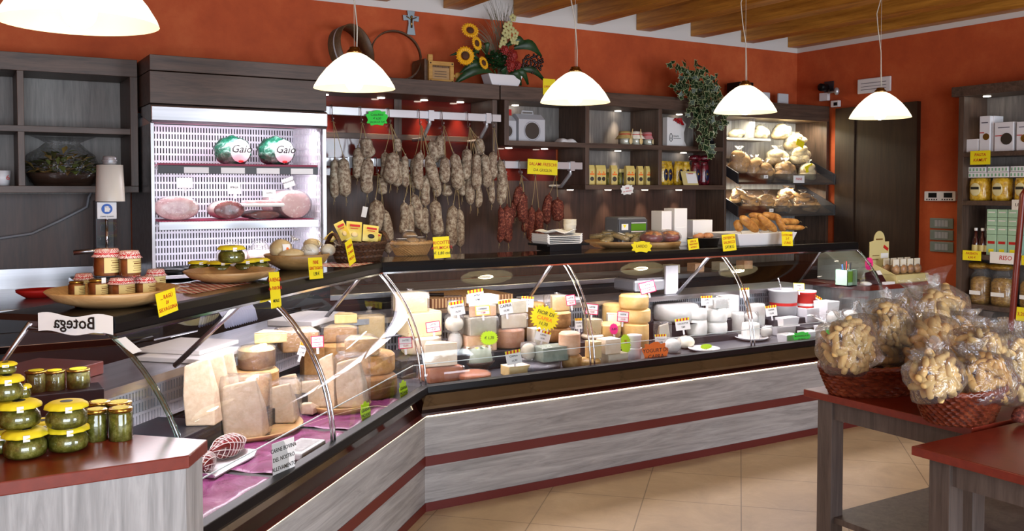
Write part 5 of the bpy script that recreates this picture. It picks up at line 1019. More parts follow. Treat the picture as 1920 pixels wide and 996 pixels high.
for i, (cx, cy, rx, rz_, lb, wr) in enumerate([(690, 250, 78, 70, 'wrapped round cream cheese with printed label, left in the bowl', 1), (760, 285, 90, 40, 'wrapped long pale cheese at the front of the bowl', 1), (890, 262, 62, 50, 'wrapped cream cheese in the middle of the bowl', 1), (905, 215, 60, 40, 'wrapped yellow cheese at the back of the bowl', 1), (1015, 255, 52, 42, 'wrapped white cheese at the right of the bowl', 1)]):
    x, y = c5(cx, cy); q = aty(x, y, P.y + (-.04, -.075, -.03, .05, -.0)[i]); k = span(1 / 3.692, q); t = thing('wrapped_cheese', lb, 'cheese', (q.x, q.y, q.z - rz_ * k), 0, 'wrapped cheeses in the deep bowl')
    B().ball((0, 0, rz_ * k), rx * k, rx * k * .8, rz_ * k, 20, 12).build('cheese', M['straw' if i in (0, 1, 3) else 'ivory'], t)
    B().ball((0, 0, rz_ * k), rx * k * 1.05, rx * k * .85, rz_ * k * 1.05, 22, 14, dis=lambda d: 1 + .02 * sin(14 * d.x + 9 * d.z)).tube([(rx * k * .8, 0, rz_ * k * 1.4), (rx * k * 1.1, 0, rz_ * k * 1.8), (rx * k * 1.3, 0, rz_ * k * 2.2)], [.012, .004, .03], 8, caps=False).build('film', M['wrap'], t)
    if i == 0:
        e = B().sheet(lambda u, v: (rx * k * (.1 + .8 * (u - .3) * .9), -rx * k * .86 * sqrt(max(.05, 1 - (.1 + .72 * (u - .3)) ** 2 - ((v - .5) * 1.1) ** 2)) - .003, rz_ * k * (1.0 + (v - .5) * 1.1)), 8, 8).build('round_label', M['paper'], t); B().ball((rx * k * .3, -rx * k * .86, rz_ * k), .008, .004, .012, 8, 6).build('chick_mark' if False else 'orange_mark', M['orange_card'], e)
def wicker(name, label, px, pyb, wpx, h, rx_ry, m, z=TZ, flat=.75, handles=False, rz=0, cat='basket', rim=.012, rows=9, top_k=1.0):
    p = atz(px, pyb, z); r_ = span(wpx / 2, p); d = (p - _O); d.z = 0; p = p + d.normalized() * r_ * rx_ry * flat; t = thing(name, label, cat, p, rz)
    n = 64; b = B(); pr = []
    for k in range(rows * 2 + 1):
        u = k / (rows * 2); pr.append((r_ * (flat + (1 - flat) * u ** .8) + (.004 if k % 2 else 0), h * u))
    ph = lambda a, zz: 1 + .03 * (1 if (int(a / (2 * pi) * n + .5) + int(zz / h * rows)) % 2 else -1)
    b.lathe([(0, 0)] + pr + [(r_ * .97, h), (r_ * flat * .95, .008), (0, .008)], n, wob=ph, sy=rx_ry, sm=False); b.build('weave', M[m], t)
    b = B()
    for s_ in range(2): b.tube([((r_ * 1.0) * cos(a), (r_ * 1.0) * rx_ry * sin(a), h + .004 + rim * .5 * sin(22 * a + s_ * pi)) for a in [2 * pi * k / 72 for k in range(73)]], rim * .6, 6, caps=False)
    b.build('braided_rim', M[m], t)
    if handles:
        for s_ in (-1, 1):
            b = B()
            for o_ in (-.006, .006): b.tube([(s_ * r_ * 1.0 + o_, -.055 + .11 * k / 8, h + .055 * sin(pi * k / 8) + .004) for k in range(9)], .007, 6)
            b.build('handle', M[m], t)
    return t, p, r_
t, P, r0 = wicker('wicker_basket', 'dark wicker basket with handles full of yellow packets', 672, 493, 122, .095, .62, 'dark_wicker', handles=True, rz=radians(20))
M['packet_yellow'] = noisy('yellow_food_packet', [(.3, '#d9b736'), (.7, '#f0dc7a')], 12, 2, .4)
for i, (cx, cy, w, h, roll, ys, lb) in enumerate([(1115, 120, 75, 130, -24, -.02, 'yellow packet tilted left in the dark basket'), (1195, 125, 115, 135, 6, .0, 'wide yellow packet upright in the middle of the dark basket'), (1310, 140, 115, 115, 8, -.01, 'pale yellow packet at the right of the dark basket'), (1035, 170, 80, 60, -40, .02, 'yellow packet lying at the left inside the dark basket'), (1340, 170, 90, 80, 18, .04, 'yellow packet behind the right handle of the dark basket')]):
    x, y = c5(cx, cy); q = aty(x, y, P.y + ys); k = span(1 / 3.692, q)
    o = B().sheet(lambda u, v: ((u - .5) * w * k, -.012 * sin(pi * u) * sin(pi * v), (v - .5) * h * k), 6, 6).sheet(lambda u, v: ((.5 - u) * w * k, .012 * sin(pi * u) * sin(pi * v), (v - .5) * h * k), 6, 6).build('food_packet', M['packet_yellow'], None, q, rot=(radians(-8), radians(roll), 0)); tag(o, lb, 'packet', 'yellow packets in the dark basket')
    B().box(-w * k * .32, w * k * .32, -.0145, -.0135, h * k * .22, h * k * .34).box(-w * k * .25, w * k * .2, -.0145, -.0135, h * k * .1, h * k * .14).build('red_print', M['ink_red'], o); B().ball((0, -.012, -h * k * .18), w * k * .22, .004, h * k * .14, 10, 6).build('picture', M['straw'] if i != 2 else M['ink'], o)
t, P, r0 = wicker('wicker_bowl', 'small honey-coloured wicker bowl beside the ricotta sign', 771, 480, 80, .068, .8, 'wood_bowl', flat=.72)
for i, (dx, dy, dz, lb) in enumerate([(-.07, -.02, .075, 'left'), (.0, -.01, .09, 'middle'), (.06, .01, .08, 'right'), (.01, .04, .12, 'topmost')]):
    o = thing('wrapped_packet', f'{lb} film-wrapped smoked ricotta in the honey wicker bowl', 'packet', P + Vector((dx, dy, dz - .03)), radians(20 * i), 'smoked ricotta in the wicker bowl')
    B().ball((0, 0, .02), .05, .04, .025, 14, 8).build('ricotta', M['olive_bowl'], o); B().ball((0, 0, .022), .056, .045, .030, 16, 10, dis=lambda d: 1 + .04 * sin(12 * d.x + 8 * d.y)).build('film', M['wrap'], o); B().box(-.025, .025, -.02, .02, .053, .0545).build('paper_label', M['paper'], o)
for lb, x0, x1, py, d, seg in (('red-checked cloth under the shallow dish of green jars', 345, 500, 540, .26, 1), ('red-checked cloth under the dark wicker basket', 640, 722, 497, .24, 1)):
    p = atz((x0 + x1) / 2, py, TZ); w = span(x1 - x0, p) * 1.3; o = B().sheet(lambda u, v: ((u - .5) * w, v * d, .0012 + .0006 * sin(u * 20)), 20, 6).build('checked_cloth', checker('red_check_big', '#b3271f', '#e9dcd4', 55, .8) if seg else None, None, (p.x, p.y, TZ - .0012), radians(45)); tag(o, lb, 'cloth')
def topsign(px, py, w, h, lines, label, seg=1, n=.245, card='yellow', roll=0, shape='rect', lean=-.1, stick=0):
    p = on(seg)(px, py, n); rz = radians(45 if seg == 1 else 0); fs_ = 1.25 if seg == 1 else 1.0
    return sign(label, p, span(w, p) * fs_, span(h, p), card, lines, rz, radians(roll), lean, shape)
topsign(313, 567, 48, 44, [('... RAGÙ', .24, .25, 'ink_red'), ('DI', .2, .0, 'ink_red'), ('SELVAGGINA', .22, -.26, 'ink_red')], 'yellow card RAGÙ DI SELVAGGINA on the rail by the ragù jars', roll=-6)
topsign(516, 544, 31, 68, [('LA RENGA', .15, .28, 'ink_red'), ('de PARONA', .14, .05, 'ink_red'), ('MEALE', .12, -.3, 'ink')], 'tall yellow card LA RENGA hanging over the rail of the angled case', roll=3)
topsign(592, 503, 46, 40, [('PANE', .24, .27, 'ink_red'), ('GRATTUGIATO', .2, .0, 'ink_red'), ('1,90 €', .24, -.27, 'ink')], 'yellow card PANE GRATTUGIATO in front of the deep bowl', n=.26, roll=3)
topsign(657, 473, 24, 46, [('FARINA', .15, .25, 'ink_red'), ('DI MAIS', .15, .0, 'ink_red'), ('FRESCA', .15, -.25, 'ink_red')], 'narrow yellow card leaning on the dark wicker basket', n=.29, roll=-14)
topsign(828, 464, 34, 40, [('RICOTTE', .22, .22, 'ink_red'), ('AFFUMICATE', .19, -.02, 'ink_red'), ('€ 1,80 cad', .2, -.27, 'ink')], 'yellow card RICOTTE AFFUMICATE beside the honey wicker bowl', 2, .27, roll=-2)
c6 = crop(980, 340, 3.31)
p = on2(1056, 462, .62); t = thing('foam_tray_stack' if False else 'tray_holder', 'thin dark stand holding white foam trays and cups', 'stand', (p.x, p.y, TZ)); hz = .045
rbox(-.16, .16, -.06, .16, hz - .012, hz).build('plate', M['black'], t); rbox(-.12, .12, -.03, .12, 0, hz - .012).build('foot', M['black'], t)
for k in range(5):
    p2 = Vector((p.x - .02, p.y + .04, TZ + hz + .0005 + k * .011)); o = B().prism([(-.12, 0), (.12, 0), (.135, .018), (.125, .018), (.112, .004), (-.112, .004), (-.125, .018), (-.135, .018)], -.09, .09, 'y').build('foam_tray', M['paper'], None, p2); tag(o, f'white foam tray, {ORD[k]} from the bottom of the stack left of the scale', 'tray', 'stack of white foam trays')
o = B().sheet(lambda u, v: ((u - .5) * .22, (v - .5) * .14, .012 + .012 * sin(u * 8) * cos(v * 6)), 12, 8).build('paper_bag', M['paper'], None, (p.x - .03, p.y + .04, TZ + hz + .066), solid=.003); tag(o, 'crumpled white paper bags on top of the foam trays', 'bag')
for k in range(4):
    o = B().lathe([(0, 0), (.034, 0), (.042, .05), (.045, .052), (.040, .052), (.032, .004)], 20).build('paper_cup', M['ivory'], None, (p.x + .085, p.y + .05, TZ + hz + .064 + .011 * k)); tag(o, f'cream cup, {ORD[k]} from the bottom of the short cup stack', 'cup', 'stack of cream cups')
# wrapped lard pieces on the long dish
P, r0 = dish('long shallow wooden dish heaped with wrapped lard', 1160, 466, 134, .04, 'wood_bowl', flat=.7)
M['gold_film'] = clear('gold_tinted_film', (.93, .88, .74), .08, .6, .12, .12, .8, 25, (.9, .8, .55))  # clear film with an even gold tint, slightly milky
M['lard'] = noisy('seasoned_lard', [(.3, '#6b5a2c'), (.5, '#b79f62'), (.7, '#e3d6ae')], 22, 4, .45)
rr = random.Random(11)
for k in range(13):
    a_ = k * 2.4; q = r0 * .75 * sqrt((k + .5) / 13); x, y = q * cos(a_), q * sin(a_) * .8; zz = .03 + .05 * (1 - q / r0) + .01 * (k % 2)
    o = thing('wrapped_lard', f'film-wrapped piece of seasoned lard, {ORD[k] if k < 12 else "last"} outward from the middle of the long dish', 'packet', P + Vector((x, y, zz)), rr.uniform(0, 3), 'wrapped lard on the long dish')
    o.rotation_euler.y = rr.uniform(-.3, .3)
    rbox(-.05, .05, -.03, .03, 0, .022).build('lard', M['lard'], o, bev=.008); B().lathe([(0, -.002), (.9, -.001), (1.0, .012), (.9, .03), (0, .034)], 14, sx=.066, sy=.042, wob=lambda a, z: 1 + .09 * sin(7 * a)).build('film', M['gold_film'], o)
    if k in (1, 4, 7): rbox(-.022, .022, -.014, .014, .034, .0355).build('paper_label', M['paper'], o)
topsign(1203, 463, 46, 20, [('LARDO', .4, .05, 'brown_ink')], 'yellow wavy card LARDO before the long dish', 2, .27, 'yellow', roll=2, shape='wavy')
p = on2(1262, 458, .42); p.z = TZ; t = thing('speck_platter', 'round wooden platter of film-wrapped speck topped with orange spice', 'platter', p + Vector((0, .14, 0))); r_ = span(47, p)
B().lathe([(0, 0), (r_ * .9, 0), (r_, .035), (r_ * .97, .04), (r_ * .85, .012), (0, .012)], 36, sy=.75).build('board', M['olive_bowl'], t)
for i, (sx_, lb) in enumerate(((-.45, 'left'), (.45, 'right'))):
    o = thing('speck_piece', f'dark red speck piece with orange spice, {lb} on the round platter', 'meat', p + Vector((sx_ * r_, .13, .02)), radians(10 * sx_), 'speck on the round platter')
    B().ball((0, 0, .045), .5 * r_, .075, .042, 18, 10).build('meat', M['red_meat'], o); B().ball((0, -.015, .068), .38 * r_, .05, .022, 16, 8, dis=lambda d: 1 + .08 * sin(12 * d.x) * cos(9 * d.y)).build('spice', noisy('orange_spice', [(.35, '#5c4a1a'), (.5, '#d9751e'), (.7, '#efc04a')], 45, 4, .6), o)
    B().ball((0, 0, .046), .54 * r_, .085, .052, 20, 12, dis=lambda d: 1 + .03 * sin(15 * d.x + 8 * d.z)).build('film', M['wrap'], o)
topsign(1300, 458, 26, 20, [('SPECK', .26, .26, 'ink_red'), ('TRENTINO', .22, 0, 'ink_red'), ('INTERO', .22, -.28, 'ink_red')], 'small orange-yellow card before the speck platter', 2, .27, 'yellow', roll=-5)
p = on2(1338, 452, .45); p.z = TZ; t = thing('steel_pan', 'small steel pan between the speck platter and the white tray', 'pan', p + Vector((0, .1, 0)))
B().lathe([(0, 0), (.095, 0), (.11, .055), (.118, .056), (.106, .056), (.09, .006), (0, .006)], 30).build('pan', M['steel'], t)
for k in range(4):
    o = B().ball((0, 0, .018), .045, .028, .02, 12, 8, dis=lambda d: 1 + .1 * sin(8 * d.x + 5 * d.y)).build('meat_piece', M['salmon'], None, p + Vector((-.05 + .033 * k, .09 + .02 * (k % 2), .045 + .004 * (k % 2))), radians(40 * k)); tag(o, f'piece of browned meat in the small steel pan, {ORD[k]} from the left', 'meat', 'browned meat in the steel pan')
topsign(1367, 455, 34, 31, [('OFFERTA', .24, .28, 'ink_red'), ('SALSICCE', .22, .02, 'ink_red'), ('5€/KG', .26, -.27, 'ink')], 'yellow card OFFERTA SALSICCE before the white tray', 2, .26, roll=-3)
p = on2(1440, 454, .36); p.z = TZ; w = span(158, p); t = thing('white_tray', 'large white plastic tray heaped with cotechino sausages', 'tray', p + Vector((0, .17, 0)))
b = B(); hw, hd = w / 2, .17
lo = [(-hw * .86, -hd * .9, 0), (hw * .86, -hd * .9, 0), (hw * .86, hd * .9, 0), (-hw * .86, hd * .9, 0)]; hi = [(-hw, -hd, .085), (hw, -hd, .085), (hw, hd, .085), (-hw, hd, .085)]; h2 = [(x * .95, y * .93, .085) for x, y, _ in hi]; l2 = [(x * .94, y * .94, .008) for x, y, _ in lo]
b.add(lo + hi + h2 + l2, [(3, 2, 1, 0), (12, 13, 14, 15)] + [(k * 4 + i, k * 4 + (i + 1) % 4, k * 4 + 4 + (i + 1) % 4, k * 4 + 4 + i) for k in range(3) for i in range(4)]); b.build('tub', M['white'], t, bev=.004)
M['cotechino'] = noisy('golden_sausage', [(.3, '#8d5524'), (.5, '#b97f3c'), (.7, '#d6a35c')], 26, 4, .5, bst=.3)
c5b = crop(1340, 200, 3.557)
for i, (x0, y0, x1, y1, w_, dy) in enumerate([(150, 775, 165, 815, 60, .03), (185, 745, 275, 820, 66, -.03), (240, 725, 330, 735, 46, .10), (250, 755, 340, 815, 48, .03), (300, 735, 400, 820, 58, -.05), (330, 722, 430, 742, 54, .08), (425, 755, 460, 820, 52, -.02), (440, 765, 550, 770, 50, .04), (470, 806, 590, 808, 38, -.04)]):
    a_ = aty(*c5b(x0, y0), p.y + .17 + dy); e_ = aty(*c5b(x1, y1), p.y + .17 + dy); r_ = span(w_ / 3.557 / 2, a_) * .95; mid = (a_ + e_) / 2; dv = (e_ - a_); L = dv.length + r_ * 1.2
    o = thing('cotechino', f'golden cotechino sausage, {ORD[i]} from the left in the white tray', 'sausage', mid, 0, 'cotechino sausages in the white tray'); dn = dv.normalized()
    pts = [dn * (L * (k / 10 - .5)) for k in range(11)]; B().tube([tuple(q) for q in pts], [r_ * (max(.12, 1 - abs(2 * k / 10 - 1) ** 4) ** .5) for k in range(11)], 12).build('sausage', M['cotechino'], o)
    B().tube([tuple(dn * L * .5), tuple(dn * (L * .5 + .02) + Vector((0, 0, .008))), tuple(dn * (L * .5 + .03))], .002, 4).build('string_end', M['string'], o)
topsign(1476, 448, 29, 27, [('COTECHINI', .2, .26, 'ink_red'), ('2 €', .24, 0, 'ink_red'), ("L'UNO", .24, -.28, 'ink_red')], 'yellow card COTECHINI on the large white tray', 2, .25, roll=2)
# scale with green display and white dispensers
p = on2(1184, 446, .70); t = thing('counter_scale', 'grey counter scale with a green lit display behind the lard', 'scale', (p.x, p.y, TZ - .02 + .02)); rbox(-.12, .12, -.01, .14, 0, .20).build('body', mat('grey_scale_housing', '#5d6066', .4), t, bev=.012)
k_ = rbox(-.12, .12, -.02, -.009, .10, .185).build('front_panel', mat('dark_scale_front', '#474a50', .4), t, bev=.004)
rbox(-.02, .105, -.0225, -.0205, .11, .155).build('display', mat('green_display', '#3c6a10', .3, emit='#5d8f1c', es=.35), k_); B().box(-.02, .105, -.024, -.0215, .158, .163).box(-.02, .105, -.024, -.0215, .10, .106).build('white_bars', M['white'], k_); rbox(-.10, -.045, -.0225, -.0205, .115, .155).build('sticker', M['paper'], k_); B().prism([(-.09, .15), (-.06, .15), (-.075, .128)], -.0235, -.0226, 'y').build('yellow_mark', M['yellow'], k_)
rbox(-.10, .10, -.03, -.01, 0, .06).build('keypad', M['alu'], t, bev=.004)
for i, (x0, x1, yt, lb) in enumerate(((1238, 1262, 396, 'left'), (1261, 1292, 391, 'tall middle'), (1293, 1342, 413, 'low right'))):
    q = on2((x0 + x1) / 2, 446, .60 + .07 * (i == 2)); w = span(x1 - x0, q); h = on2(x0, yt, .60 + .07 * (i == 2)).z - TZ
    o = B().box(-w / 2, w / 2, 0, .11, 0, h).box(-w * .42, w * .42, -.004, 0, h * .1, h * .5).build('dispenser_box', M['white'], None, (q.x, q.y, TZ), bev=.004); tag(o, f'white plastic box behind the speck, {lb} of three', 'box', 'white boxes behind the speck')
# ------------------------------------------------------------------ pickle jars on the end counter
cJ = crop(0, 640, 4.15); RZ = .9205
g = 'green pickle jars on the red-brown counter'
J = [(198, 925, 335, 255, 0, 'squat jar with yellow cap, lower front left on the red-brown counter'), (530, 870, 320, 235, 0, 'squat jar with yellow cap, lower front right on the red-brown counter'), (20, 880, 330, 200, 0, 'squat jar with yellow cap at the lower left edge, partly out of view'), (330, 800, 280, 190, 0, 'squat jar hidden behind the two lower front ones')]
base = {}
for i, (cx, cy, w, h, z, lb) in enumerate(J):
    p = atz(*cJ(cx, cy), RZ); wd = span(w / 4.15, p); d = (p - _O); d.z = 0; p = p + d.normalized() * wd * .34; p.z = RZ; hh = span(h / 4.15, p) * .84; squat_jar(lb, p, wd * .97, hh, g); base[i] = (p, hh, wd)
def stackj(cx, cyb, w, h, z, lb, ref):
    p = atz(*cJ(cx, cyb), z); wd = span(w / 4.15, p); d = (p - _O); d.z = 0; p = p + d.normalized() * wd * .34; p.z = z; hh = span(h / 4.15, p) * .84; squat_jar(lb, p, wd * .97, hh, g); return p, hh, wd
z1 = RZ + base[0][1] + .003; a = stackj(150, 690, 330, 240, z1, 'squat jar with yellow cap, second layer on the left', 0); b2 = stackj(520, 690, 320, 235, RZ + base[1][1] + .003, 'squat jar with yellow cap stacked on the lower front right one', 1)
c_ = stackj(60, 470, 240, 220, z1 + a[1] + .003, 'squat jar with yellow cap, third layer on the left', 0); stackj(40, 260, 170, 100, z1 + a[1] + c_[1] + .006, 'topmost squat jar with yellow cap at the left edge', 0); stackj(180, 455, 120, 130, z1 + a[1] * .9 + .003, 'small squat jar peeping out behind the third layer', 0)
for i, (cx, cyb, w, h, lb) in enumerate([(748, 785, 170, 265, 'tall gold-lidded jar beside the squat jars, front'), (940, 780, 180, 270, 'tall gold-lidded jar nearest the case, front right'), (775, 720, 170, 260, 'tall gold-lidded jar behind the front pair, left'), (930, 715, 190, 250, 'tall gold-lidded jar behind the front pair, right')]):
    p = atz(*cJ(cx, cyb), RZ); wd = span(w / 4.15, p); d = (p - _O); d.z = 0; p = p + d.normalized() * wd * .4; p.z = RZ; tall_jar(lb, p, wd, span(h / 4.15, p) * .92, g)
q = atz(*cJ(450, 560), RZ + .0); pc = atz(*cJ(452, 700), RZ); d = (pc - _O); d.z = 0; d.normalize(); pc = pc + d * .26; t = thing('jar_riser', 'dark riser behind the pickle jars carrying the tall trio', 'stand', (pc.x, pc.y, RZ), radians(0)); rbox(-.13, .13, -.05, .07, 0, .07).build('box', M['black'], t, bev=.003)
for i, (cx, w, lb) in enumerate([(285, 160, 'left'), (425, 160, 'middle'), (612, 175, 'right')]):
    p = atz(*cJ(cx, 500), RZ + .071); y = pc.y + .01; p = aty(*cJ(cx, 500), y); wd = span(w / 4.15, p); p = Vector((p.x, y, RZ + .071)); top = aty(*cJ(cx, 225), y); tall_jar(f'tall gold-lidded jar on the riser, {lb} of the trio', p, wd, max(.06, top.z - p.z), g)
# ------------------------------------------------------------------ cubby shelf contents
c4 = crop(1080, 180, 4.98); CB, CT = 1.669, 1.991
M['grey_card'] = mat('pale_grey_carton', '#c9c9cd', .6); M['dark_hole'] = mat('dark_window', '#3b332b', .4)
def carton(label, px0, px1, y, z, h, d=.14, handle=True):
    a = aty(px0, 255, y); e = aty(px1, 255, y); w = e.x - a.x; t = thing('gift_carton', label, 'box', ((a.x + e.x) / 2, y, z), 0)
    hb = h * .72
    B().box(-w / 2, w / 2, 0, d, 0, hb).prism([(0, hb), (d, hb), (d * .6, h * .9), (d * .4, h * .9)], -w / 2, w / 2, 'x').build('carton', M['grey_card'], t, bev=.002)
    if handle: B().tube([(-w * .22, d / 2, h * .88), (-w * .2, d / 2, h), (w * .2, d / 2, h), (w * .22, d / 2, h * .88)], .006, 6).box(-w * .22, w * .22, d * .45, d * .55, h * .8, h * .92).build('handle', M['grey_card'], t)
    b = B(); b.X = T(0, -.001, hb * .5) @ R(pi / 2, 'X'); b.cyl(w * .27, 0, .002, 28); b.build('round_window', M['dark_hole'], t)
    b = B(); b.X = T(0, -.001, hb * .5) @ R(pi / 2, 'X'); b.lathe([(w * .30, .002), (w * .31, .002)], 28); b.build('ring_print', M['grey'], t); return t
carton('grey handled carton with round window, left of the towel in the cubby', 973, 1022, 6.0, CT, .24)
t = carton('grey carton half hidden behind the cubby side, beside the handled one', 934, 968, 6.02, CT, .22, handle=False); B().box(-.05, .05, .02, .03, .20, .245).build('red_card', M['ink_red'], t)
p = aty(1064, 262, 5.97); o = B().sheet(lambda u, v: ((u - .5) * .16, (v - .5) * .12, .035 * (1 - (2 * u - 1) ** 4) * (1 - (2 * v - 1) ** 4) + .006 * sin(u * 9)), 12, 10).build('folded_towel', M['paper'], None, (p.x, 6.0, CT + .001), solid=.003); tag(o, 'folded white towel beside the grey carton', 'towel')
def clothjar(label, cx, y, m, sp):
    x, _ = c4(cx, 430); p = aty(x, 268, y); t = thing('spice_jar', label, 'jar', (p.x, y, CT), 0, 'cloth-covered jars with wooden spoons')
    B().lathe([(0, 0), (.05, 0), (.056, .02), (.056, .07), (.045, .085), (0, .085)], 24).build('glass', M['jar_glass'], t); B().lathe([(0, 0), (.052, 0), (.052, .055), (0, .06)], 24).build('contents', M['ivory'], t)
    B().lathe([(0, .115), (.045, .11), (.05, .095), (.048, .085), (.075, .05)], 32, wob=lambda a, z: 1 + .07 * sin(9 * a) * (z < .08)).build('cloth_cap', m, t, solid=.001); B().lathe([(.05, .084), (.052, .088), (.05, .092)], 24).build('ribbon', M['ribbon'], t)
    s_ = B().tube([(sp, -.065, .13), (sp * .4, -.068, .05)], .004, 6).ball((sp * .3, -.068, .03), .018, .006, .026, 12, 8).build('wooden_spoon', M['straw'], t); return t
clothjar('jar with beige cloth cap and wooden spoon, left in the upper cubby', 455, 6.0, mat('beige_cloth', '#b89d5e', .8), .03)
clothjar('jar with red bow and wooden spoon, middle of the upper cubby', 560, 5.99, M['ivory'], -.005)
clothjar('jar with pink cloth cap and wooden spoon, right in the upper cubby', 675, 6.0, mat('pink_cloth', '#c98384', .8), .005)
# packets row
M['pack_yellow'] = mat('yellow_packet', '#e8cf78', .5); M['pack_cream'] = mat('cream_packet_side', '#d9cc9a', .5)
for i, cx in enumerate((150, 217, 258, 360, 495, 527, 606, 680, 735)):
    x, _ = c4(cx, 830); p = aty(x, 346, 5.97); h = .155; w = .050 if cx != 360 else .058; t = thing('flavour_packet', f'narrow yellow packet with round window, {ORD[i]} from the left in the lower cubby', 'packet', (p.x, 5.97, CB), radians(-6 + 3 * (i % 3)), 'yellow packets in the lower cubby')
    B().prism([(0, 0), (.04, 0), (.04, h * .8), (.03, h), (.01, h), (0, h * .8)], -w / 2, w / 2, 'x').build('packet', M['pack_yellow'], t, bev=.002)
    b = B(); b.X = T(0, -.0008, h * .3) @ R(pi / 2, 'X'); b.cyl(w * .34, 0, .001, 18); b.build('round_window', M['dark_hole'], t)
    B().box(-w * .4, w * .4, -.0012, -.0003, h * .5, h * .58).box(-w * .1, w * .12, -.0012, -.0003, h * .60, h * .68).build('print', M['orange_card'], t); B().box(-w * .5, -w * .36, -.0012, -.0003, 0.01, h * .75).build('cream_stripe', M['pack_cream'], t)
for i, cx in enumerate((183, 303, 318, 410, 440, 462, 560, 640)):
    x, _ = c4(cx, 830); p = aty(x, 346, 6.03); t = thing('spice_bottle', f'small dark spice bottle, {ORD[i]} from the left among the yellow packets', 'bottle', (p.x, 6.03, CB), 0, 'spice bottles among the yellow packets')
    B().lathe([(0, 0), (.018, 0), (.02, .005), (.02, .075), (.012, .09), (.012, .10), (0, .10)], 14).build('bottle', M['pesto'] if i % 2 else M['dark_hole'], t); B().cyl(.0135, .1, .13, 12, bev=.002).build('cap', M['jar_label'], t)
M['gold_bag'] = noisy('golden_pasta_bag', [(.3, '#8a6410'), (.5, '#d3a726'), (.7, '#f0d468')], 30, 4, .25, coat=.6, bst=.6, bd=.01); M['maroon_bag'] = noisy('maroon_bag', [(.3, '#2a060c'), (.5, '#5c121c'), (.7, '#8a2c38')], 30, 4, .25, coat=.6, bst=.6, bd=.01); M['navy'] = mat('navy_label', '#141a3c', .35)
for i, cx in enumerate((815, 870, 955, 1035, 1115, 1212, 1300)):
    m = 'gold_bag' if i < 4 else 'maroon_bag'; x, _ = c4(cx, 830); p = aty(x, 346, 6.02); t = thing('sealed_bag', f'{"golden" if i < 4 else "maroon"} bag with an oval navy label, {ORD[i if i < 4 else i - 4]} from the left of its colour', 'bag', (p.x, 6.02 + .02 * (i % 2), CB), 0, 'sealed bags in the lower right cubby')
    B().lathe([(0, 0), (.9, .0), (1, .03), (1, .12), (.9, .165), (.72, .185), (.80, .2), (0, .2)], 24, sx=.05, sy=.035, wob=lambda a, z: 1 + .04 * sin(7 * a + z * 30)).build('bag', M[m], t); B().ball((0, -.036, .085), .022, .006, .05, 14, 10).build('oval_label', M['navy'], t); B().ball((0, -.042, .095), .010, .002, .012, 10, 6).build('gold_mark', M['gold_lid'], t)
for i, cx in enumerate((1100, 1200, 1280)):
    x, _ = c4(cx, 560); p = aty(x, 290, 6.08); o = B().ball((0, 0, .03), .07, .045, .03, 16, 10, dis=lambda d: 1 + .08 * sin(9 * d.x + 6 * d.z)).build('sealed_bag', M['maroon_bag'], None, (p.x, 6.06, CB + .202)); tag(o, f'maroon bag lying on top of the standing maroon bags, {["left", "middle", "right"][i]}', 'bag', 'sealed bags lying on top')
x, y = c4(1075, 833); p = aty(x, 347, 5.90); t = thing('notice_card', 'cream folded notice card leaning before the maroon bags', 'card', (p.x, 5.90, CB), radians(-8)); B().prism([(0, 0), (.045, .115), (.05, .115), (.005, 0)], -.075, .075, 'x').build('card', M['jar_label'], t); B().add([(-.03, .008, .015), (.07, .008, .015), (.07, .04, .10), (-.03, .04, .10)], [(0, 1, 2, 3)]).build('white_sheet', M['paper'], t, loc=(0, -.003, 0)); B().add([(-.02, .011, .092), (.05, .0375, .092), (.05, .0375, .098), (-.02, .011, .098)], [(0, 1, 2, 3)]).build('red_print', M['ink_red'], t)
p = aty(1262, 262, 6.0); t = thing('paper_carrier_bag', 'white carrier bag with a black arch logo and red ribbon', 'bag', (p.x, 5.97, CT), radians(0))
B().prism([(-.09, 0), (.13, 0), (.10, .05), (.095, .12), (.12, .19), (.08, .225), (-.09, .245)], 0, .06, 'y').build('bag', M['paper'], t, bev=.004)
lg = B().tube([(-.05 + .018 * cos(a) * (1 if sin(a) < 0 else .8), -.0015, .075 + .033 * sin(a)) for a in [2 * pi * k / 20 for k in range(21)]], .0025, 5).build('logo', M['ink'], t); B().prism([(-.058, .055), (-.05, .085), (-.043, .055), (-.05, .065)], -.003, -.0015, 'y').build('figure_mark', M['ink'], lg)
text(lg, 'PONTE', .018, (.005, -.0022, .085), M['ink']); text(lg, 'VALPOLICELLA', .012, (.018, -.0022, .068), M['ink'])
b = B(); rr = random.Random(8)
for k in range(16): a_ = k * 2.4; b.tube([(.0 + .03 * cos(a_), .02 * sin(a_) - .012, .215), (.0 + .03 * cos(a_) + .012, .02 * sin(a_) - .02, .235), (.03 + .035 * cos(a_ + 1), .02 * sin(a_) - .01, .20 + .02 * sin(a_))], .005, 5)
b.build('ribbon_bow', M['ribbon'], t)
p = aty(1345, 258, 5.98); o = thing('small_device', 'small black device with a lit blue light behind the ivy', 'device', (p.x - .03, 5.97, CT)); rbox(-.075, .075, 0, .12, 0, .06).build('body', M['black'], o, bev=.004); B().cyl(.05, .06, .10, 16, c=(0, .06)).build('knob', M['black'], o); B().ball((.0, -.002, .075), .010, .004, .008, 10, 6).build('blue_light', mat('lit_blue_led', '#2040ff', .3, emit='#3060ff', es=8), o)
sign('white cloud-shaped card ERBE below the spice packets', aty(1176, 356, 5.845), .12, .075, 'paper', [('ERBE', .24, .16, 'ink_red'), ('per ARROSTI', .2, -.16, 'ink_red')], shape='wavy', roll=radians(-5))
p = aty(1024, 178, 5.85); sign('yellow card stuck on the shelf fascia behind a lamp', Vector((p.x + .03, 5.855, 2.40)), .11, .12, 'yellow', [('OFFERTA', .2, .0, 'ink_red')])
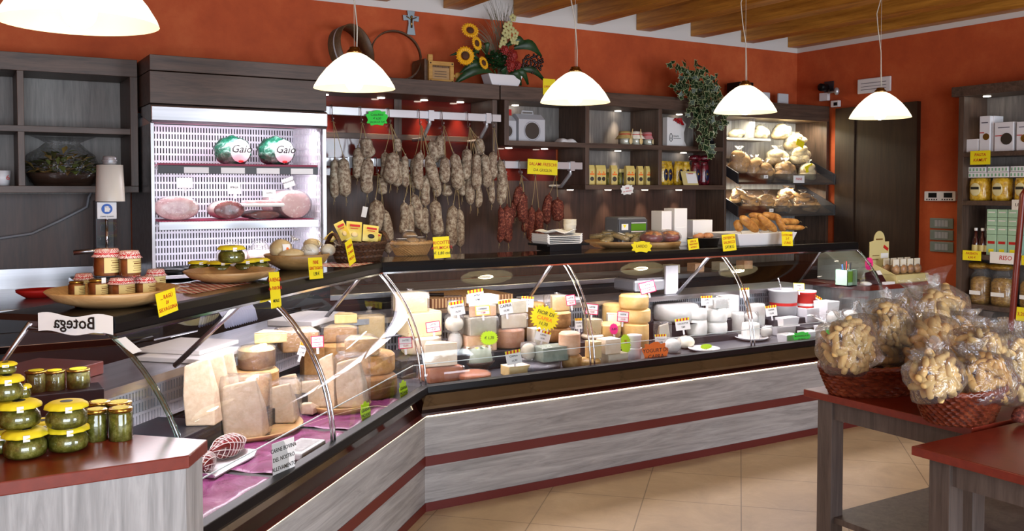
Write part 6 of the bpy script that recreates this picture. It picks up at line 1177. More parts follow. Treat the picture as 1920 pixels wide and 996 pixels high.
# ------------------------------------------------------------------ things on top of the shelving and on the walls
SH = 2.3905
p = aty(770, 44, 6.25); t = thing('crucifix', 'grey metal crucifix on the orange wall', 'crucifix', (p.x, 6.245, p.z))
b = B().prism([(-.035, -.085), (.035, -.085), (.02, -.0), (.022, .02), (.06, .015), (.065, .055), (.025, .055), (.03, .09), (-.03, .09), (-.025, .055), (-.065, .055), (-.06, .015), (-.022, .02), (-.02, 0)], -.006, .006, 'y'); b.v = [Vector((v.x, v.y, v.z)) for v in b.v]; b.build('cross', mat('pale_pewter', '#9fb0b8', .35, .6), t, bev=.002)
B().tube([(0, -.012, .035), (0, -.012, -.035)], .007, 6).tube([(-.04, -.01, .045), (0, -.012, .028), (.04, -.01, .045)], .004, 5).ball((0, -.013, .045), .009, .007, .01, 8, 6).build('figure', M['brass'], t)
M['sieve'] = wood('dark_bent_wood', '#3c2a1c', '#6a4c33', 'x', 8, .5)
for px, py, dpx, wd, rz, y, lb in ((648, 148, 95, .11, 28, 6.08, 'round wooden sieve hoop leaning on the wall, left'), (742, 148, 98, .03, -6, 6.12, 'thin round wooden hoop leaning on the wall, right')):
    p = aty(px, py, y); r_ = span(dpx / 2, p); t = thing('sieve_hoop', lb, 'hoop', (p.x, y, SH), radians(rz)); b = B(); b.X = T(0, 0, r_) @ R(radians(78), 'X'); b.lathe([(r_, 0), (r_, wd), (r_ - .008, wd), (r_ - .008, 0), (r_, 0)], 48); b.build('hoop', M['sieve'], t)
    b = B(); b.X = T(0, 0, r_) @ R(radians(78), 'X'); b.lathe([(r_ + .002, wd * .45), (r_ + .003, wd * .5), (r_ + .002, wd * .55)], 48); b.build('band', M['grey_card'], t)
for k in range(3):
    p = aty(796 + 4 * k, 150, 6.0); o = rbox(0, .015, 0, .2, 0, .17 - .01 * k).build('thin_board', M['sieve'], None, (p.x, 6.0, SH), radians(6 * k), bev=.002); tag(o, f'thin dark board upright between hoop and butter mould, {ORD[k]} of three', 'board', 'thin dark boards on the shelf top')
p = aty(828, 150, 5.98); t = thing('butter_mould', 'carved wooden butter mould with a round handle on the shelf top', 'mould', (p.x, 5.98, SH)); Wd = M['mould'] = wood('honey_wood', '#a8762c', '#cf9e4e', 'x', 9, .5)
B().box(-.10, .10, 0, .03, 0, .028).box(-.10, .10, 0, .03, .125, .155).box(-.10, -.07, 0, .03, .028, .125).box(.07, .10, 0, .03, .028, .125).build('frame', Wd, t, bev=.003); B().box(-.07, .07, .012, .03, .028, .125).build('carved_plate', M['olive_bowl'], t)
b = B()
for k in range(12): b.box(-.068 + k * .0115, -.062 + k * .0115, .006, .014, .112, .124)
for k in range(3): b.box(-.05, .045, .009, .013, .045 + k * .018, .050 + k * .018)
b.build('carving', M['sieve'], t); B().tube([(.10, .015, .06), (.12, .015, .06)], .012, 8).ball((.14, .015, .06), .028, .014, .028, 14, 8).build('handle', Wd, t); B().box(-.10, -.065, .01, .03, .155, .20).build('post', Wd, t)
b = B()
for sx_ in (-.086, .086):
    for z in (.014, .14): b.ball((sx_, -.001, z), .006, .002, .006, 8, 6)
b.build('rivets', M['ink'], t)
# flower arrangement
p = aty(940, 158, 6.0); t = thing('flower_arrangement', 'white pot with sunflowers, red roses, orchids and tall grasses', 'flowers', (p.x, 5.99, SH)); cF = crop(840, 0, 5.242); PY = 5.95
B().prism([(-.115, 0), (.105, 0), (.15, .09), (-.15, .09)], -.06, .06, 'y').build('pot', M['white'], t, bev=.006)
def fl(cx, cy, y=PY): return aty(*cF(cx, cy), y) - Vector((p.x, 5.99, SH))
M['petal'] = mat('sunflower_petal', '#efb012', .6); M['seed'] = mat('sunflower_centre', '#4d2a12', .8); M['leafg'] = noisy('dark_green_leaf', [(.3, '#122a14'), (.7, '#264a22')], 9, 3, .45); M['stem'] = mat('green_stem', '#3e5a26', .6)
for cx, cy, r_, tilt in ((218, 297, 82, .9), (285, 425, 68, .3), (170, 548, 88, .1), (352, 618, 62, .5)):
    c = fl(cx, cy, PY - .05); k = span(r_ * 1.15 / 5.242, c + Vector((p.x, 5.99, SH))); X = T(c) @ R(.35 * (1 if cx > 250 else -.6), 'Z') @ R(-tilt * .5, 'X') @ R(pi / 2, 'X'); b = B(); b.X = X
    for ring in range(2):
        for j in range(18):
            a_ = 2 * pi * (j + .5 * ring) / 18; q1 = Vector((cos(a_), sin(a_), 0)); q2 = Vector((-sin(a_), cos(a_), 0)); b.add([tuple(q1 * k * .4), tuple(q1 * k * .7 + q2 * k * .12 + Vector((0, 0, .1 * k))), tuple(q1 * k * (1 - .08 * ring) + Vector((0, 0, -.04 * k))), tuple(q1 * k * .7 - q2 * k * .12 + Vector((0, 0, .1 * k)))], [(0, 1, 2, 3)])
    h = b.build('sunflower_head', M['petal'], t); b = B(); b.X = X; b.ball((0, 0, .02 * k), k * .38, k * .38, k * .14, 16, 8); b.build('seed_disc', M['seed'], h)
    B().tube([tuple(c), tuple(c * .5 + Vector((.02, .03, .05))), (-.04, 0, .07)], .004, 6).build('stalk', M['stem'], t)
rr = random.Random(21)
b = B()
for k in range(46):
    bx_, tx = rr.uniform(-.03, .06), rr.uniform(-.16, .12); ln = rr.uniform(.45, .62); pts = [(bx_ + (tx - bx_) * (u / 6) ** 1.8, .01 + rr.uniform(-.004, .004), .08 + ln * u / 6 - .05 * (u / 6) ** 3) for u in range(7)]; b.tube(pts, [.003, .003, .0025, .002, .0018, .0015, .0006], 4)
for k in range(40):
    tx = rr.uniform(-.33, -.1); ln = rr.uniform(.34, .5); pts = [(-.02 + tx * (u / 6) ** 2, .02, .1 + ln * (u / 6) - .13 * (u / 6) ** 3 * abs(tx) * 4) for u in range(7)]; b.tube(pts, [.002, .002, .0016, .0013, .001, .0008, .0004], 3)
b.build('tall_grass', mat('dry_tall_grass', '#7a745e', .8), t)
b = B()
def bigleaf(c0, c1, w, y=PY, n=7):
    a_, e_ = fl(*c0, y), fl(*c1, y); d = e_ - a_; s_ = Vector((-d.z, 0, d.x)).normalized(); v = []
    for k in range(n + 1):
        u = k / n; q = a_ + d * u + Vector((0, -.04 * sin(pi * u), .05 * sin(pi * u))); ww = w * sin(pi * min(.98, u * .9 + .08)) ** .8; v += [tuple(q + s_ * ww + Vector((0, .015, 0))), tuple(q + Vector((0, -.01, 0))), tuple(q - s_ * ww + Vector((0, .015, 0)))]
    b.add(v, [(3 * k + j, 3 * k + j + 1, 3 * k + j + 4, 3 * k + j + 3) for k in range(n) for j in (0, 1)], 0, True)
PY += .03
for q in (((420, 700), (60, 830), .035), ((380, 680), (120, 720), .03), ((350, 640), (20, 545), .02), ((650, 470), (920, 550), .04), ((580, 450), (780, 470), .03), ((640, 700), (960, 800), .03), ((640, 720), (790, 830), .03), ((600, 730), (720, 840), .03), ((520, 700), (560, 760), .04), ((380, 560), (360, 440), .02), ((300, 540), (240, 560), .03)): bigleaf(*q)
b.build('broad_leaves', M['leafg'], t); PY -= .03
b = B()
for k in range(280): a_ = rr.uniform(0, 6.28); q = rr.uniform(0, 1) ** .5; c = fl(480 + 100 * q * cos(a_), 600 + 90 * q * sin(a_), PY - .02 - .04 * (1 - q)); leaf(b, c, (rr.uniform(-1, 1), rr.uniform(-1, 0), rr.uniform(-.2, 1)), .04, .011)
b.build('hydrangea_foliage', M['leafg'], t)
b = B()
for cx, cy, r_ in ((620, 640, 42), (640, 545, 44), (560, 490, 36), (690, 640, 30)):
    c = fl(cx, cy, PY - .05); k = span(r_ * 1.5 / 5.242, c + Vector((p.x, 5.99, SH)))
    for ring in range(4):
        for j in range(5 + ring): a_ = 2 * pi * j / (5 + ring) + ring; q = k * (.25 + .24 * ring); b.ball((c.x + q * cos(a_) * .8, c.y + .012 * ring - .02, c.z + q * sin(a_) * .8), k * .3, k * .12, k * .3, 8, 6)
b.build('red_roses', mat('dark_red_rose', '#8a1a10', .6), t)
b = B()
for cx, cy in ((635, 175), (600, 245), (560, 325), (590, 345), (620, 290), (545, 400), (530, 450), (660, 330), (640, 400), (665, 405), (570, 260), (535, 465)):
    c = fl(cx, cy, PY - .03)
    for j in range(5): a_ = 2 * pi * j / 5 + cx; b.ball((c.x + .018 * cos(a_), c.y - .004, c.z + .018 * sin(a_)), .014, .006, .014, 8, 5)
b.tube([tuple(fl(640, 170)), tuple(fl(600, 300)), tuple(fl(550, 500))], .003, 5); b.build('orchid_spray', mat('green_white_orchid', '#b9b47a', .6), t)
b = B()
for k in range(80): a_ = rr.uniform(0, 6.28); q = rr.uniform(0, 1) ** .5; c = fl(815 + 115 * q * cos(a_) + 20, 625 + 90 * q * sin(a_), PY - .03); b.ball(tuple(c), .010, .010, .010, 7, 5)
b.build('dark_berries', mat('dark_berry', '#2a1410', .3), t)
# ivy hanging over the shelf edge
cI = crop(960, 0, 3); p = aty(1310, 180, 5.95); t = thing('trailing_ivy', 'variegated ivy trailing over the shelf edge and down past the cubby', 'plant', (p.x, 5.95, SH)); B().lathe([(0, 0), (.05, 0), (.07, .09), (.065, .09), (.045, .01), (0, .01)], 20).build('pot', M['black'], t)
m, t_, p_ = newmat('ivy_leaf'); v = coords(t_, (1, 1, 1), False, 'UV'); b_m = None
M['ivy'] = noisy('ivy_leaf_green', [(.3, '#0b2210'), (.7, '#1f3d1d')], 30, 3, .4, rnd=False); M['ivy_edge'] = mat('ivy_cream_edge', '#a3ae80', .5)
strands = [((1000, 430), (905, 370), 14), ((1010, 420), (960, 380), 10), ((1050, 430), (1020, 370), 10), ((1030, 440), (1080, 380), 8), ((1000, 440), (950, 560), 22), ((1050, 450), (1000, 640), 34), ((1090, 450), (1060, 700), 44), ((1110, 460), (1090, 860), 60), ((1130, 470), (1140, 760), 44), ((1130, 480), (1190, 720), 36), ((1060, 460), (1120, 620), 34), ((1020, 450), (940, 510), 16), ((1080, 440), (1130, 500), 20), ((1070, 600), (1080, 840), 26)]
b = B(); st = B()
for (a0, a1, n) in strands:
    s0, s1 = aty(*cI(*a0), 5.80), aty(*cI(*a1), 5.78)
    st.tube([tuple(s0 - Vector(t.location)), tuple((s0 + s1) / 2 - Vector(t.location) + Vector((rr.uniform(-.02, .02), -.02, 0))), tuple(s1 - Vector(t.location))], .0025, 5)
    for k in range(n):
        u = (k + rr.random()) / n; c = s0.lerp(s1, u) - Vector(t.location) + Vector((rr.gauss(0, .035), rr.uniform(-.05, .05), rr.gauss(0, .03))); s_ = rr.uniform(.024, .044); X = T(c) @ Euler((rr.uniform(-.9, .5) + pi / 2, rr.uniform(-1.2, 1.2), rr.uniform(-.8, .8))).to_matrix().to_4x4()
        o1 = [(0, -.3), (.35, -.75), (.55, -.25), (1.0, -.15), (.5, .25), (0, 1.1), (-.5, .25), (-1.0, -.15), (-.55, -.25), (-.35, -.75)]; b.X = X
        b.add([(x * s_, y * s_, .0) for x, y in o1], [tuple(range(10))], 1); b.add([(x * s_ * .82, y * s_ * .82, .0012) for x, y in o1], [tuple(range(10))], 0); b.add([(x * s_ * .82, y * s_ * .82, -.0012) for x, y in o1], [tuple(range(10))[::-1]], 0)
b.build('ivy_leaves', [M['ivy'], M['ivy_edge']], t); st.build('vines', M['stem'], t)
p = aty(1397, 165, 6.0); t = thing('loudspeaker', 'small black loudspeaker on the shelf top behind a lamp', 'speaker', (p.x, 5.98, SH)); rbox(-.085, .085, 0, .16, 0, .19).build('cabinet', M['black'], t, bev=.006); b = B(); b.X = T(0, -.001, .09) @ R(pi / 2, 'X'); b.lathe([(.055, .001), (.05, .003), (.02, -.006), (0, -.004)], 24); b.build('cone', M['dark'], t)
for px, lb in ((1436, 'left'), (1471, 'right')):
    p = aty(px, 187, 6.05); o = rbox(-.066, .066, 0, .02, 0, .115).build('white_plate_box', M['grey_card'], None, (p.x, 6.06, 2.401), bev=.006); tag(o, f'pale square box on top of the bread cabinet, {lb} of two', 'box', 'pale square boxes on the bread cabinet')
# right wall fittings
def rw(px, py): return atx(px, py, 6.999)
p = rw(1641, 160); t = thing('wall_vent', 'flat white air vent panel on the right orange wall', 'vent', (6.995, p.y, p.z)); rbox(-.02, 0, -.17, .17, -.065, .065).build('cover', M['white'], t, bev=.006); B().box(-.023, -.019, -.13, .13, -.035, -.03).box(-.023, -.019, -.13, .13, .02, .025).box(-.023, -.019, -.13, .13, -.008, -.004).build('slots', M['grey'], t)
p = rw(1556, 165); t = thing('security_camera', 'small dark camera on a bracket high in the corner', 'camera', (6.995, p.y, p.z)); rbox(-.012, 0, -.05, .05, -.04, .06).build('wall_plate', M['dark'], t); b = B(); b.X = T(-.07, 0, 0) @ R(radians(90), 'Y'); b.cyl(.035, -.06, .03, 16, bev=.006); b.build('body', M['black'], t); B().tube([(-.01, 0, -.02), (-.05, -.03, -.05), (-.06, -.12, -.045)], .009, 6).ball((-.06, -.13, -.045), .025, .025, .035, 10, 8).build('arm', M['alu'], t)
for px, py, w, h, lb in ((1549, 182, .10, .075, 'small white junction box below the camera'), (1570, 195, .09, .06, 'small cream wall box with dark window beside the closet door')):
    p = rw(px, py); o = rbox(-.035, 0, -w / 2, w / 2, -h / 2, h / 2).build('wall_box', M['white'], None, (6.995, p.y, p.z), bev=.005); tag(o, lb, 'box'); 
    if 'dark' in lb: rbox(-.037, -.034, -w * .35, w * .1, -h * .3, h * .2).build('window', M['black'], o)
for px, lb in ((1751, 'left wall thermostat with a dark display'), (1780, 'right wall thermostat with a dark display')):
    p = rw(px, 368); t = thing('thermostat', lb, 'thermostat', (6.995, p.y, p.z), 0, 'thermostats on the right wall'); rbox(-.025, 0, -.07, .07, -.04, .04).build('case', M['white'], t, bev=.005); rbox(-.027, -.024, -.045, .03, -.012, .028).build('display', M['black'], t)
    b = B()
    for k in range(5): b.box(-.027, -.0245, -.05 + k * .022, -.04 + k * .022, -.032, -.022)
    b.build('buttons', M['ink'], t)
for k, py in enumerate((419, 441, 463)):
    p = rw(1767, py); t = thing('switch_plate', f'grey light switch plate on the right wall, {["top", "middle", "bottom"][k]} of three', 'switch', (6.995, p.y, p.z), 0, 'switch plates on the right wall'); rbox(-.012, 0, -.105, .105, -.042, .042).build('plate', mat('grey_plate', '#77807a', .4), t, bev=.004)
    for j in range(4): rbox(-.016, -.011, -.06 + .03 * j, -.033 + .03 * j, -.026, .026).build('rocker', mat('grey_rocker', '#8d968f', .4) if False else M['alu'], t)
# ------------------------------------------------------------------ bread cabinet contents
c5b = crop(1340, 200, 3.557)
def bread(label, cx0, cx1, cy0, cy1, y, me, n, size, seed, z=None, pn='bread_roll', group='bagged bread in the corner cabinet', neck=.2, flare=.5, rot=None):
    x, yy = c5b((cx0 + cx1) / 2, cy1); p = aty(x, yy, y); w = span((cx1 - cx0) / 3.557, p); h = span((cy1 - cy0) / 3.557, p)
    if z is not None: p.z = z
    return bag('bread_bag', label, p, w * .57, w * .38, h * 1.14, me, pn, n, size, seed, group=group, neck=neck, flare=flare, fill=.8, rot=rot)
for q in [('bag of pale rolls on the top bread shelf, left', 92, 200, 60, 118, 6.1, ROLL, 7, .05, 1, 2.091), ('bag of pale rolls on the top bread shelf, middle', 255, 370, 70, 160, 6.1, ROLL, 8, .06, 2, 2.091), ('bag of pale rolls on the top bread shelf, right', 378, 512, 80, 185, 6.08, ROLL, 8, .06, 3, 2.091),
          ('bag of brown loaves at the left of the middle bread shelf', 96, 235, 285, 450, 5.93, ROLLB, 8, .08, 4, None), ('bag of rolls tied with film, second on the middle bread shelf', 200, 330, 340, 480, 5.88, ROLLB, 9, .07, 5, None), ('bag of golden rolls before the pale bags on the middle shelf', 270, 400, 370, 505, 5.82, ROLLB, 9, .065, 6, None),
          ('bag of rolls in the centre of the middle bread shelf', 395, 540, 360, 500, 5.82, ROLLB, 9, .07, 7, None), ('bag of pale rolls behind the centre of the middle shelf', 330, 490, 275, 400, 6.02, ROLL, 9, .07, 8, None), ('bag of pale rolls lying high at the right of the middle shelf', 455, 610, 185, 300, 6.02, ROLL, 9, .07, 9, None),
          ('large bag of pale rolls below the highest one', 490, 640, 260, 390, 5.96, ROLL, 9, .07, 10, None), ('bag of bread with yellow label by the right shelf side', 560, 680, 370, 505, 5.85, ROLL, 9, .065, 11, None),
          ('bag of bread rings, far left of the lower bread shelf', 105, 215, 545, 650, 5.95, TAR, 9, .06, 12, None, 'bread_ring'), ('bag of bread rings, second on the lower bread shelf', 170, 300, 580, 700, 5.86, TAR, 10, .06, 13, None, 'bread_ring'), ('bag of bread rings, third on the lower bread shelf', 285, 395, 575, 705, 5.84, TAR, 9, .06, 14, None, 'bread_ring'),
          ('bag of bread rings, fourth on the lower bread shelf', 380, 515, 605, 718, 5.82, TAR, 9, .06, 15, None, 'bread_ring'), ('bag of bread rings behind the divider on the lower shelf', 415, 540, 540, 630, 6.0, TAR, 9, .055, 16, None, 'bread_ring'), ('bag of bread rings, right of the lower bread shelf', 520, 660, 570, 690, 5.88, TAR, 10, .06, 17, None, 'bread_ring'), ('bag of bread rings at the right end of the lower shelf', 570, 700, 600, 725, 5.83, TAR, 9, .06, 18, None, 'bread_ring')]: bread(*q)
p = aty(*c5b(562, 484), 5.735); sign('white plate PANE on the front of the middle bread shelf', p, .14, .065, 'paper', [('PANE', .5, 0, 'ink_red')], shear=0, name='name_plate')
for cx, cy, lb in ((342, 468, 'small white price label on the middle bread shelf'), (378, 692, 'small white price label on the lower bread shelf')): sign(lb, aty(*c5b(cx, cy), 5.735), .05, .028, 'paper', [('2,50', .5, 0, 'ink')], name='price_label')
for k, (cx, cy) in enumerate(((570, 245), (630, 410))): o = rbox(-.05, .05, -.002, 0, -.03, .03).build('yellow_label', M['yellow'], None, aty(*c5b(cx, cy), 5.80 if k else 5.86), rot=(0, radians(20 - 40 * k), 0)); tag(o, f'yellow printed label on a bag of pale rolls, {["upper", "lower"][k]}', 'label')
# ------------------------------------------------------------------ pasta shelf contents (front faces look along -X)
c7 = crop(1740, 160, 2.167); FX = 6.72
def on_px(cx, cy, x=FX): return atx(*c7(cx, cy), x)
def crate(name, label, cat, cx0, cx1, z, h, m, d=.12, x=FX, group=None, rz=0):
    a = on_px(cx0, 300, x); e = on_px(cx1, 300, x); w = abs(a.y - e.y); t = thing(name, label, cat, (x, (a.y + e.y) / 2, z), radians(rz), group); rbox(0, d, -w / 2, w / 2, 0, h).build('carton' if 'box' in name or 'carton' in name else 'pack', M[m], t, bev=.003); return t, w
for i, (a_, e_, h, lb, win) in enumerate([(140, 203, .10, 'low white box at the left end of the top grocery shelf', 0), (207, 250, .27, 'tall white pasta box, second on the top grocery shelf', 1), (252, 266, .27, 'tall white box edge-on behind the tall pasta box', 0), (268, 345, .215, 'wide white box with round window on the top grocery shelf', 1), (357, 410, .21, 'white box with golden window at the right of the top grocery shelf', 1)]):
    t, w = crate('pasta_box', lb, 'box', a_, e_, 1.9155, h, 'white', group=None, x=FX + (.03 if i == 2 else 0))
    if win:
        b = B(); b.X = T(-.001, -w * .15, h * .42) @ R(-pi / 2, 'Y'); b.cyl(min(w * .3, .045), 0, .002, 20); b.build('round_window', M['gold_lid'] if i != 3 else M['dark_hole'], t); rbox(-.002, 0, w * .05, w * .45, h * .52, h * .55).build('red_print', M['ink_red'], t); rbox(-.002, 0, -w * .3, w * .3, h * .8, h * .83).build('grey_print', M['grey'], t)
for i, (a_, e_) in enumerate(((150, 238), (240, 328), (333, 420))):
    for k in range(2):
        t, w = crate('flour_pack', f'flat green and white pack, {["lower", "upper"][k]} of the {["left", "middle", "right"][i]} pair above the yellow bags', 'pack', a_ + k * 2, e_ - k * 2, 1.546 + .175 + k * .042, .04, 'white', .2, FX + .03, 'flat packs above the yellow bags')
        b = B()
        for j in range(6): b.box(-.001, .0, -w / 2 + w * (j + .3) / 6, -w / 2 + w * (j + .75) / 6, .008, .03)
        b.build('green_print', mat('pale_green_print', '#7fae8d', .6), t)
    a, e = on_px(a_ + 4, 300), on_px(e_ - 4, 300); w = abs(a.y - e.y) / 2; t = thing('pasta_bag', f'yellow bag of pasta on the second grocery shelf, {["left", "middle", "right"][i]}', 'bag', (FX + .07, (a.y + e.y) / 2, 1.546), 0, 'yellow pasta bags on the second shelf')
    B().lathe([(0, 0), (.95, 0), (1, .02), (1, .14), (.9, .168), (0, .172)], 28, sx=.07, sy=w, wob=lambda a, z: 1 + .03 * sin(8 * a + z * 40)).build('bag', M['gold_bag'], t); b = B(); b.ball((-.070, 0, .085), .006, w * .55, .05, 14, 10); b.build('oval_label', M['pack_cream'], t); rbox(-.080, -.074, -w * .4, w * .4, .085, .105).build('dark_band', M['ink'], t)
for i, cx in enumerate((178, 205, 228)):
    a = on_px(cx, 660); t = thing('syrup_bottle', f'dark red bottle on the third grocery shelf, {["left", "middle", "right"][i]} of three', 'bottle', (FX + .05, a.y, 1.1355), 0, 'dark red bottles on the third shelf'); B().lathe([(0, 0), (.026, 0), (.028, .004), (.028, .09), (.012, .15), (.011, .18), (0, .18)], 18).build('bottle', mat('dark_red_glass', '#3a0c0a', .1, coat=1), t); B().cyl(.013, .178, .20, 12, bev=.002).build('cap', M['paper'], t); B().lathe([(.0285, .02), (.0285, .07)], 16).build('paper_label', M['jar_label'], t)
for c in range(3):
    a_, e_ = 243 + c * 43, 283 + c * 43
    for r_ in range(4):
        h = .155 if r_ == 0 else .062; z = 1.1355 + (0 if r_ == 0 else .157 + (r_ - 1) * .064)
        t, w = crate('rice_carton', f'pale green rice carton, {["bottom", "second", "third", "top"][r_]} row of the {["left", "middle", "right"][c]} column', 'carton', a_, e_, z, h, 'rice', .10, FX + .02, 'rice cartons on the third shelf') if 'rice' in M else (M.__setitem__('rice', mat('pale_green_carton', '#a9cdb2', .5)), crate('rice_carton', f'pale green rice carton, {["bottom", "second", "third", "top"][r_]} row of the {["left", "middle", "right"][c]} column', 'carton', a_, e_, z, h, 'rice', .10, FX + .02, 'rice cartons on the third shelf'))[1]
        rbox(-.002, 0, -w * .35, w * .35, h * .55, h * .68).build('red_print', M['ink_red'] if r_ == 0 else M['paper'], t)
        if r_ == 0: rbox(-.002, 0, -w * .25, w * .25, h * .12, h * .3).build('lemon_print', M['yellow'], t)
M['egg_pasta'] = noisy('egg_pasta_nests', [(.3, '#6e4a10'), (.5, '#a87a22'), (.7, '#cfa64a')], 40, 4, .3, (1, 1, 2.5), coat=.5)
for i, (a_, e_, lb) in enumerate(((150, 230, 'left'), (233, 330, 'middle'), (352, 440, 'right'))):
    a, e = on_px(a_, 800), on_px(e_, 800); w = abs(a.y - e.y) / 2; t = thing('pasta_bag', f'large clear bag of egg pasta on the fourth grocery shelf, {lb}', 'bag', (FX + .09, (a.y + e.y) / 2, .7555), 0, 'egg pasta bags on the fourth shelf')
    B().lathe([(0, 0), (.95, 0), (1, .03), (1, .17), (.8, .20), (0, .21)], 24, sx=.08, sy=w * .96).build('pasta', M['egg_pasta'], t); B().lathe([(0, 0), (.98, 0), (1.03, .03), (1.03, .18), (.85, .22), (.6, .25), (.9, .28)], 28, sx=.08, sy=w, wob=lambda a, z: 1 + .03 * sin(9 * a + z * 30)).build('film', M['film'], t); rbox(-.088, -.084, -w * .55, w * .55, .07, .10).build('paper_label', M['paper'], t)
for k, cx in enumerate((200, 290)):
    a = on_px(cx, 750, FX + .1); o = B().ball((0, 0, .03), .07, .11, .03, 14, 8, dis=lambda d: 1 + .06 * sin(9 * d.y)).build('pasta_bag', M['egg_pasta'], None, (FX + .11, a.y, .7555 + .255)); tag(o, f'bag of egg pasta lying on the standing bags, {["left", "right"][k]}', 'bag')
def rsign(label, cx, cy, w, h, card, lines, z=None, x=6.672): p = on_px(cx, cy, x); return sign(label, p, w, h, card, lines, rz=-pi / 2, name='shelf_card', shear=.1)
rsign('yellow card PASTA KAMUT on the top grocery shelf edge', 212, 294, .16, .105, 'yellow', [('PASTA', .3, .2, 'ink_red'), ('KAMUT', .3, -.18, 'ink_red')]); rsign('yellow card on the third grocery shelf edge below the dark bottles', 178, 692, .15, .075, 'yellow', [('PASSATA', .32, .2, 'ink_red'), ('4,90 €', .32, -.2, 'ink_red')])
rsign('white card RISO under the rice cartons', 315, 703, .24, .085, 'paper', [('RISO', .55, 0, 'ink_red')]); rsign('yellow card at the right end of the rice shelf', 395, 712, .06, .07, 'yellow', [('€', .5, 0, 'ink_red')]); rsign('yellow card below the egg pasta bags', 378, 930, .09, .10, 'yellow', [('3,20', .35, 0, 'ink_red')], x=6.668); rsign('white card at the right on the second grocery shelf', 365, 486, .09, .075, 'paper', [('1,80', .4, 0, 'ink')])
a = atx(1898, 600, 6.3); e = atx(1918, 365, 6.3); t = thing('easel', 'red-brown wooden easel standing before the grocery shelf', 'easel', (6.3, a.y, 0)); B().tube([(0, .12, 0), (0, a.y - a.y, a.z), (0, e.y - a.y, e.z), (.03, e.y - a.y - .02, e.z + .05)], .022, 4).build('leg', M['red_top'], t); B().tube([(0, -.5, 0), (0, -.25, e.z - .2), (.02, e.y - a.y - .06, e.z)], .022, 4).build('leg', M['red_top'], t); B().tube([(.30, -.15, 0), (.03, e.y - a.y - .02, e.z)], .022, 4).build('leg', M['red_top'], t)
# ------------------------------------------------------------------ cash desk things
c6b = crop(1560, 380, 5.535); DZ = .9205
def dk(cx, cy, y): return aty(*c6b(cx, cy), y)
M['buff'] = mat('buff_carton', '#d9c98c', .6)
p = dk(700, 800, 4.62); t = thing('display_carton', 'buff counter display carton with a round header', 'box', (p.x, 4.6, DZ), radians(0)); a, e = dk(440, 640, 4.8), dk(675, 640, 4.8)
B().prism([(-.20, 0), (.19, 0), (.19, .06), (-.20, .06)], -.10, .14, 'y').prism([(-.10, .06), (.14, .06), (.14, .15)], -.205, -.20, 'x').build('tray', M['buff'], t, bev=.002)
hb_ = B().prism([(-.20, .0), (.03, .0), (.03, .30), (-.02, .30)] + [(-.085 + .065 * cos(a_), .31 + .075 * sin(a_)) for a_ in [pi * k / 12 for k in range(13)]] + [(-.20, .30)], .141, .147, 'y').build('header', M['buff'], t); b = B(); b.X = T(-.01, .138, .25) @ R(.5, 'Y'); b.box(-.03, .03, 0, .002, -.012, .012); b.build('red_badge', M['ink_red'], hb_); B().box(-.07, .02, .138, .14, .17, .21).build('white_card', M['paper'], hb_); B().box(-.13, -.05, .138, .14, .315, .325).box(-.17, -.10, .138, .14, .16, .165).box(-.17, -.09, .138, .14, .19, .195).build('print', M['brown_ink'], hb_)
for i in range(8):
    c, r_ = i % 4, i // 4; o = thing('sweet_packet', f'clear sweet packet with white header, {["front", "back"][r_]} row {ORD[c]} from the left in the carton', 'packet', (p.x - .14 + .085 * c + .02 * r_, 4.6 - .05 + .1 * r_, DZ + .061), 0, 'sweet packets in the display carton')
    B().ball((0, 0, .035), .036, .028, .035, 12, 8, dis=lambda d: 1 + .08 * sin(11 * d.x + 7 * d.z)).build('sweets', M['cotechino'], o); B().ball((0, 0, .037), .041, .033, .04, 14, 8).build('film', M['wrap'], o); B().prism([(-.032, .06), (.032, .06), (.032, .115), (-.032, .115)], -.004, .004, 'y').build('header_card', M['ivory'], o)
p = dk(245, 700, 4.8); t = thing('cash_register', 'pale grey cash register on the desk behind the case end', 'register', (p.x + .05, 4.75, DZ)); B().prism([(-.02, 0), (.28, 0), (.28, .20), (.20, .22), (.0, .10)], -.22, .14, 'x').build('body', mat('pale_grey_register', '#9da39a', .45), t, bev=.008); rbox(-.1, .02, .195, .20, .19, .215).build('display', M['black'], t); B().prism([(-.03, .0), (.0, .0), (.05, .06), (.02, .07)], -.2, .12, 'x').build('keys', M['dark'], t)
sign('bright pink star card on the cash register', dk(385, 635, 4.56), .09, .09, 'pink_card', [('SALDI', .22, 0, 'ink')], shape='star')
p = dk(100, 785, 4.6); t = thing('pen_holder', 'square green and white pen holder with pens on the desk', 'holder', (p.x + .02, 4.52, DZ)); B().box(-.055, .055, 0, .11, 0, .008).box(-.055, .055, 0, .004, 0, .12).box(-.055, .055, .106, .11, 0, .12).box(-.055, -.051, 0, .11, 0, .12).box(.051, .055, 0, .11, 0, .12).build('box', M['rice'], t); rbox(-.05, .0, -.002, 0, .03, .11).build('green_print', mat('meadow_green', '#6f9a2c', .6), t)
for k in range(5): o = B().tube([(0, 0, .01), (.008 * (k - 2), .0, .16 + .01 * (k % 3))], .004, 6).build('pen', M[['blue', 'ink', 'ink_red', 'straw', 'ink'][k]], None, (p.x - .01 + .016 * k, 4.575, DZ)); tag(o, f'{["blue", "black", "red", "wooden", "dark"][k]} pen standing in the square pen holder', 'pen')
p = dk(470, 785, 4.56); t = thing('card_reader', 'dark red card reader beside the display carton', 'card reader', (p.x - .02, 4.5, DZ)); B().prism([(0, 0), (.12, 0), (.12, .08), (.06, .10), (0, .02)], -.05, .05, 'x').build('body', mat('dark_maroon_plastic', '#3d1216', .35), t, bev=.006); B().add([(-.02, .028, .07), (.03, .028, .07), (.03, .05, .10), (-.02, .05, .10)], [(0, 1, 2, 3)]).build('receipt', M['paper'], t, loc=(0, -.006, 0))
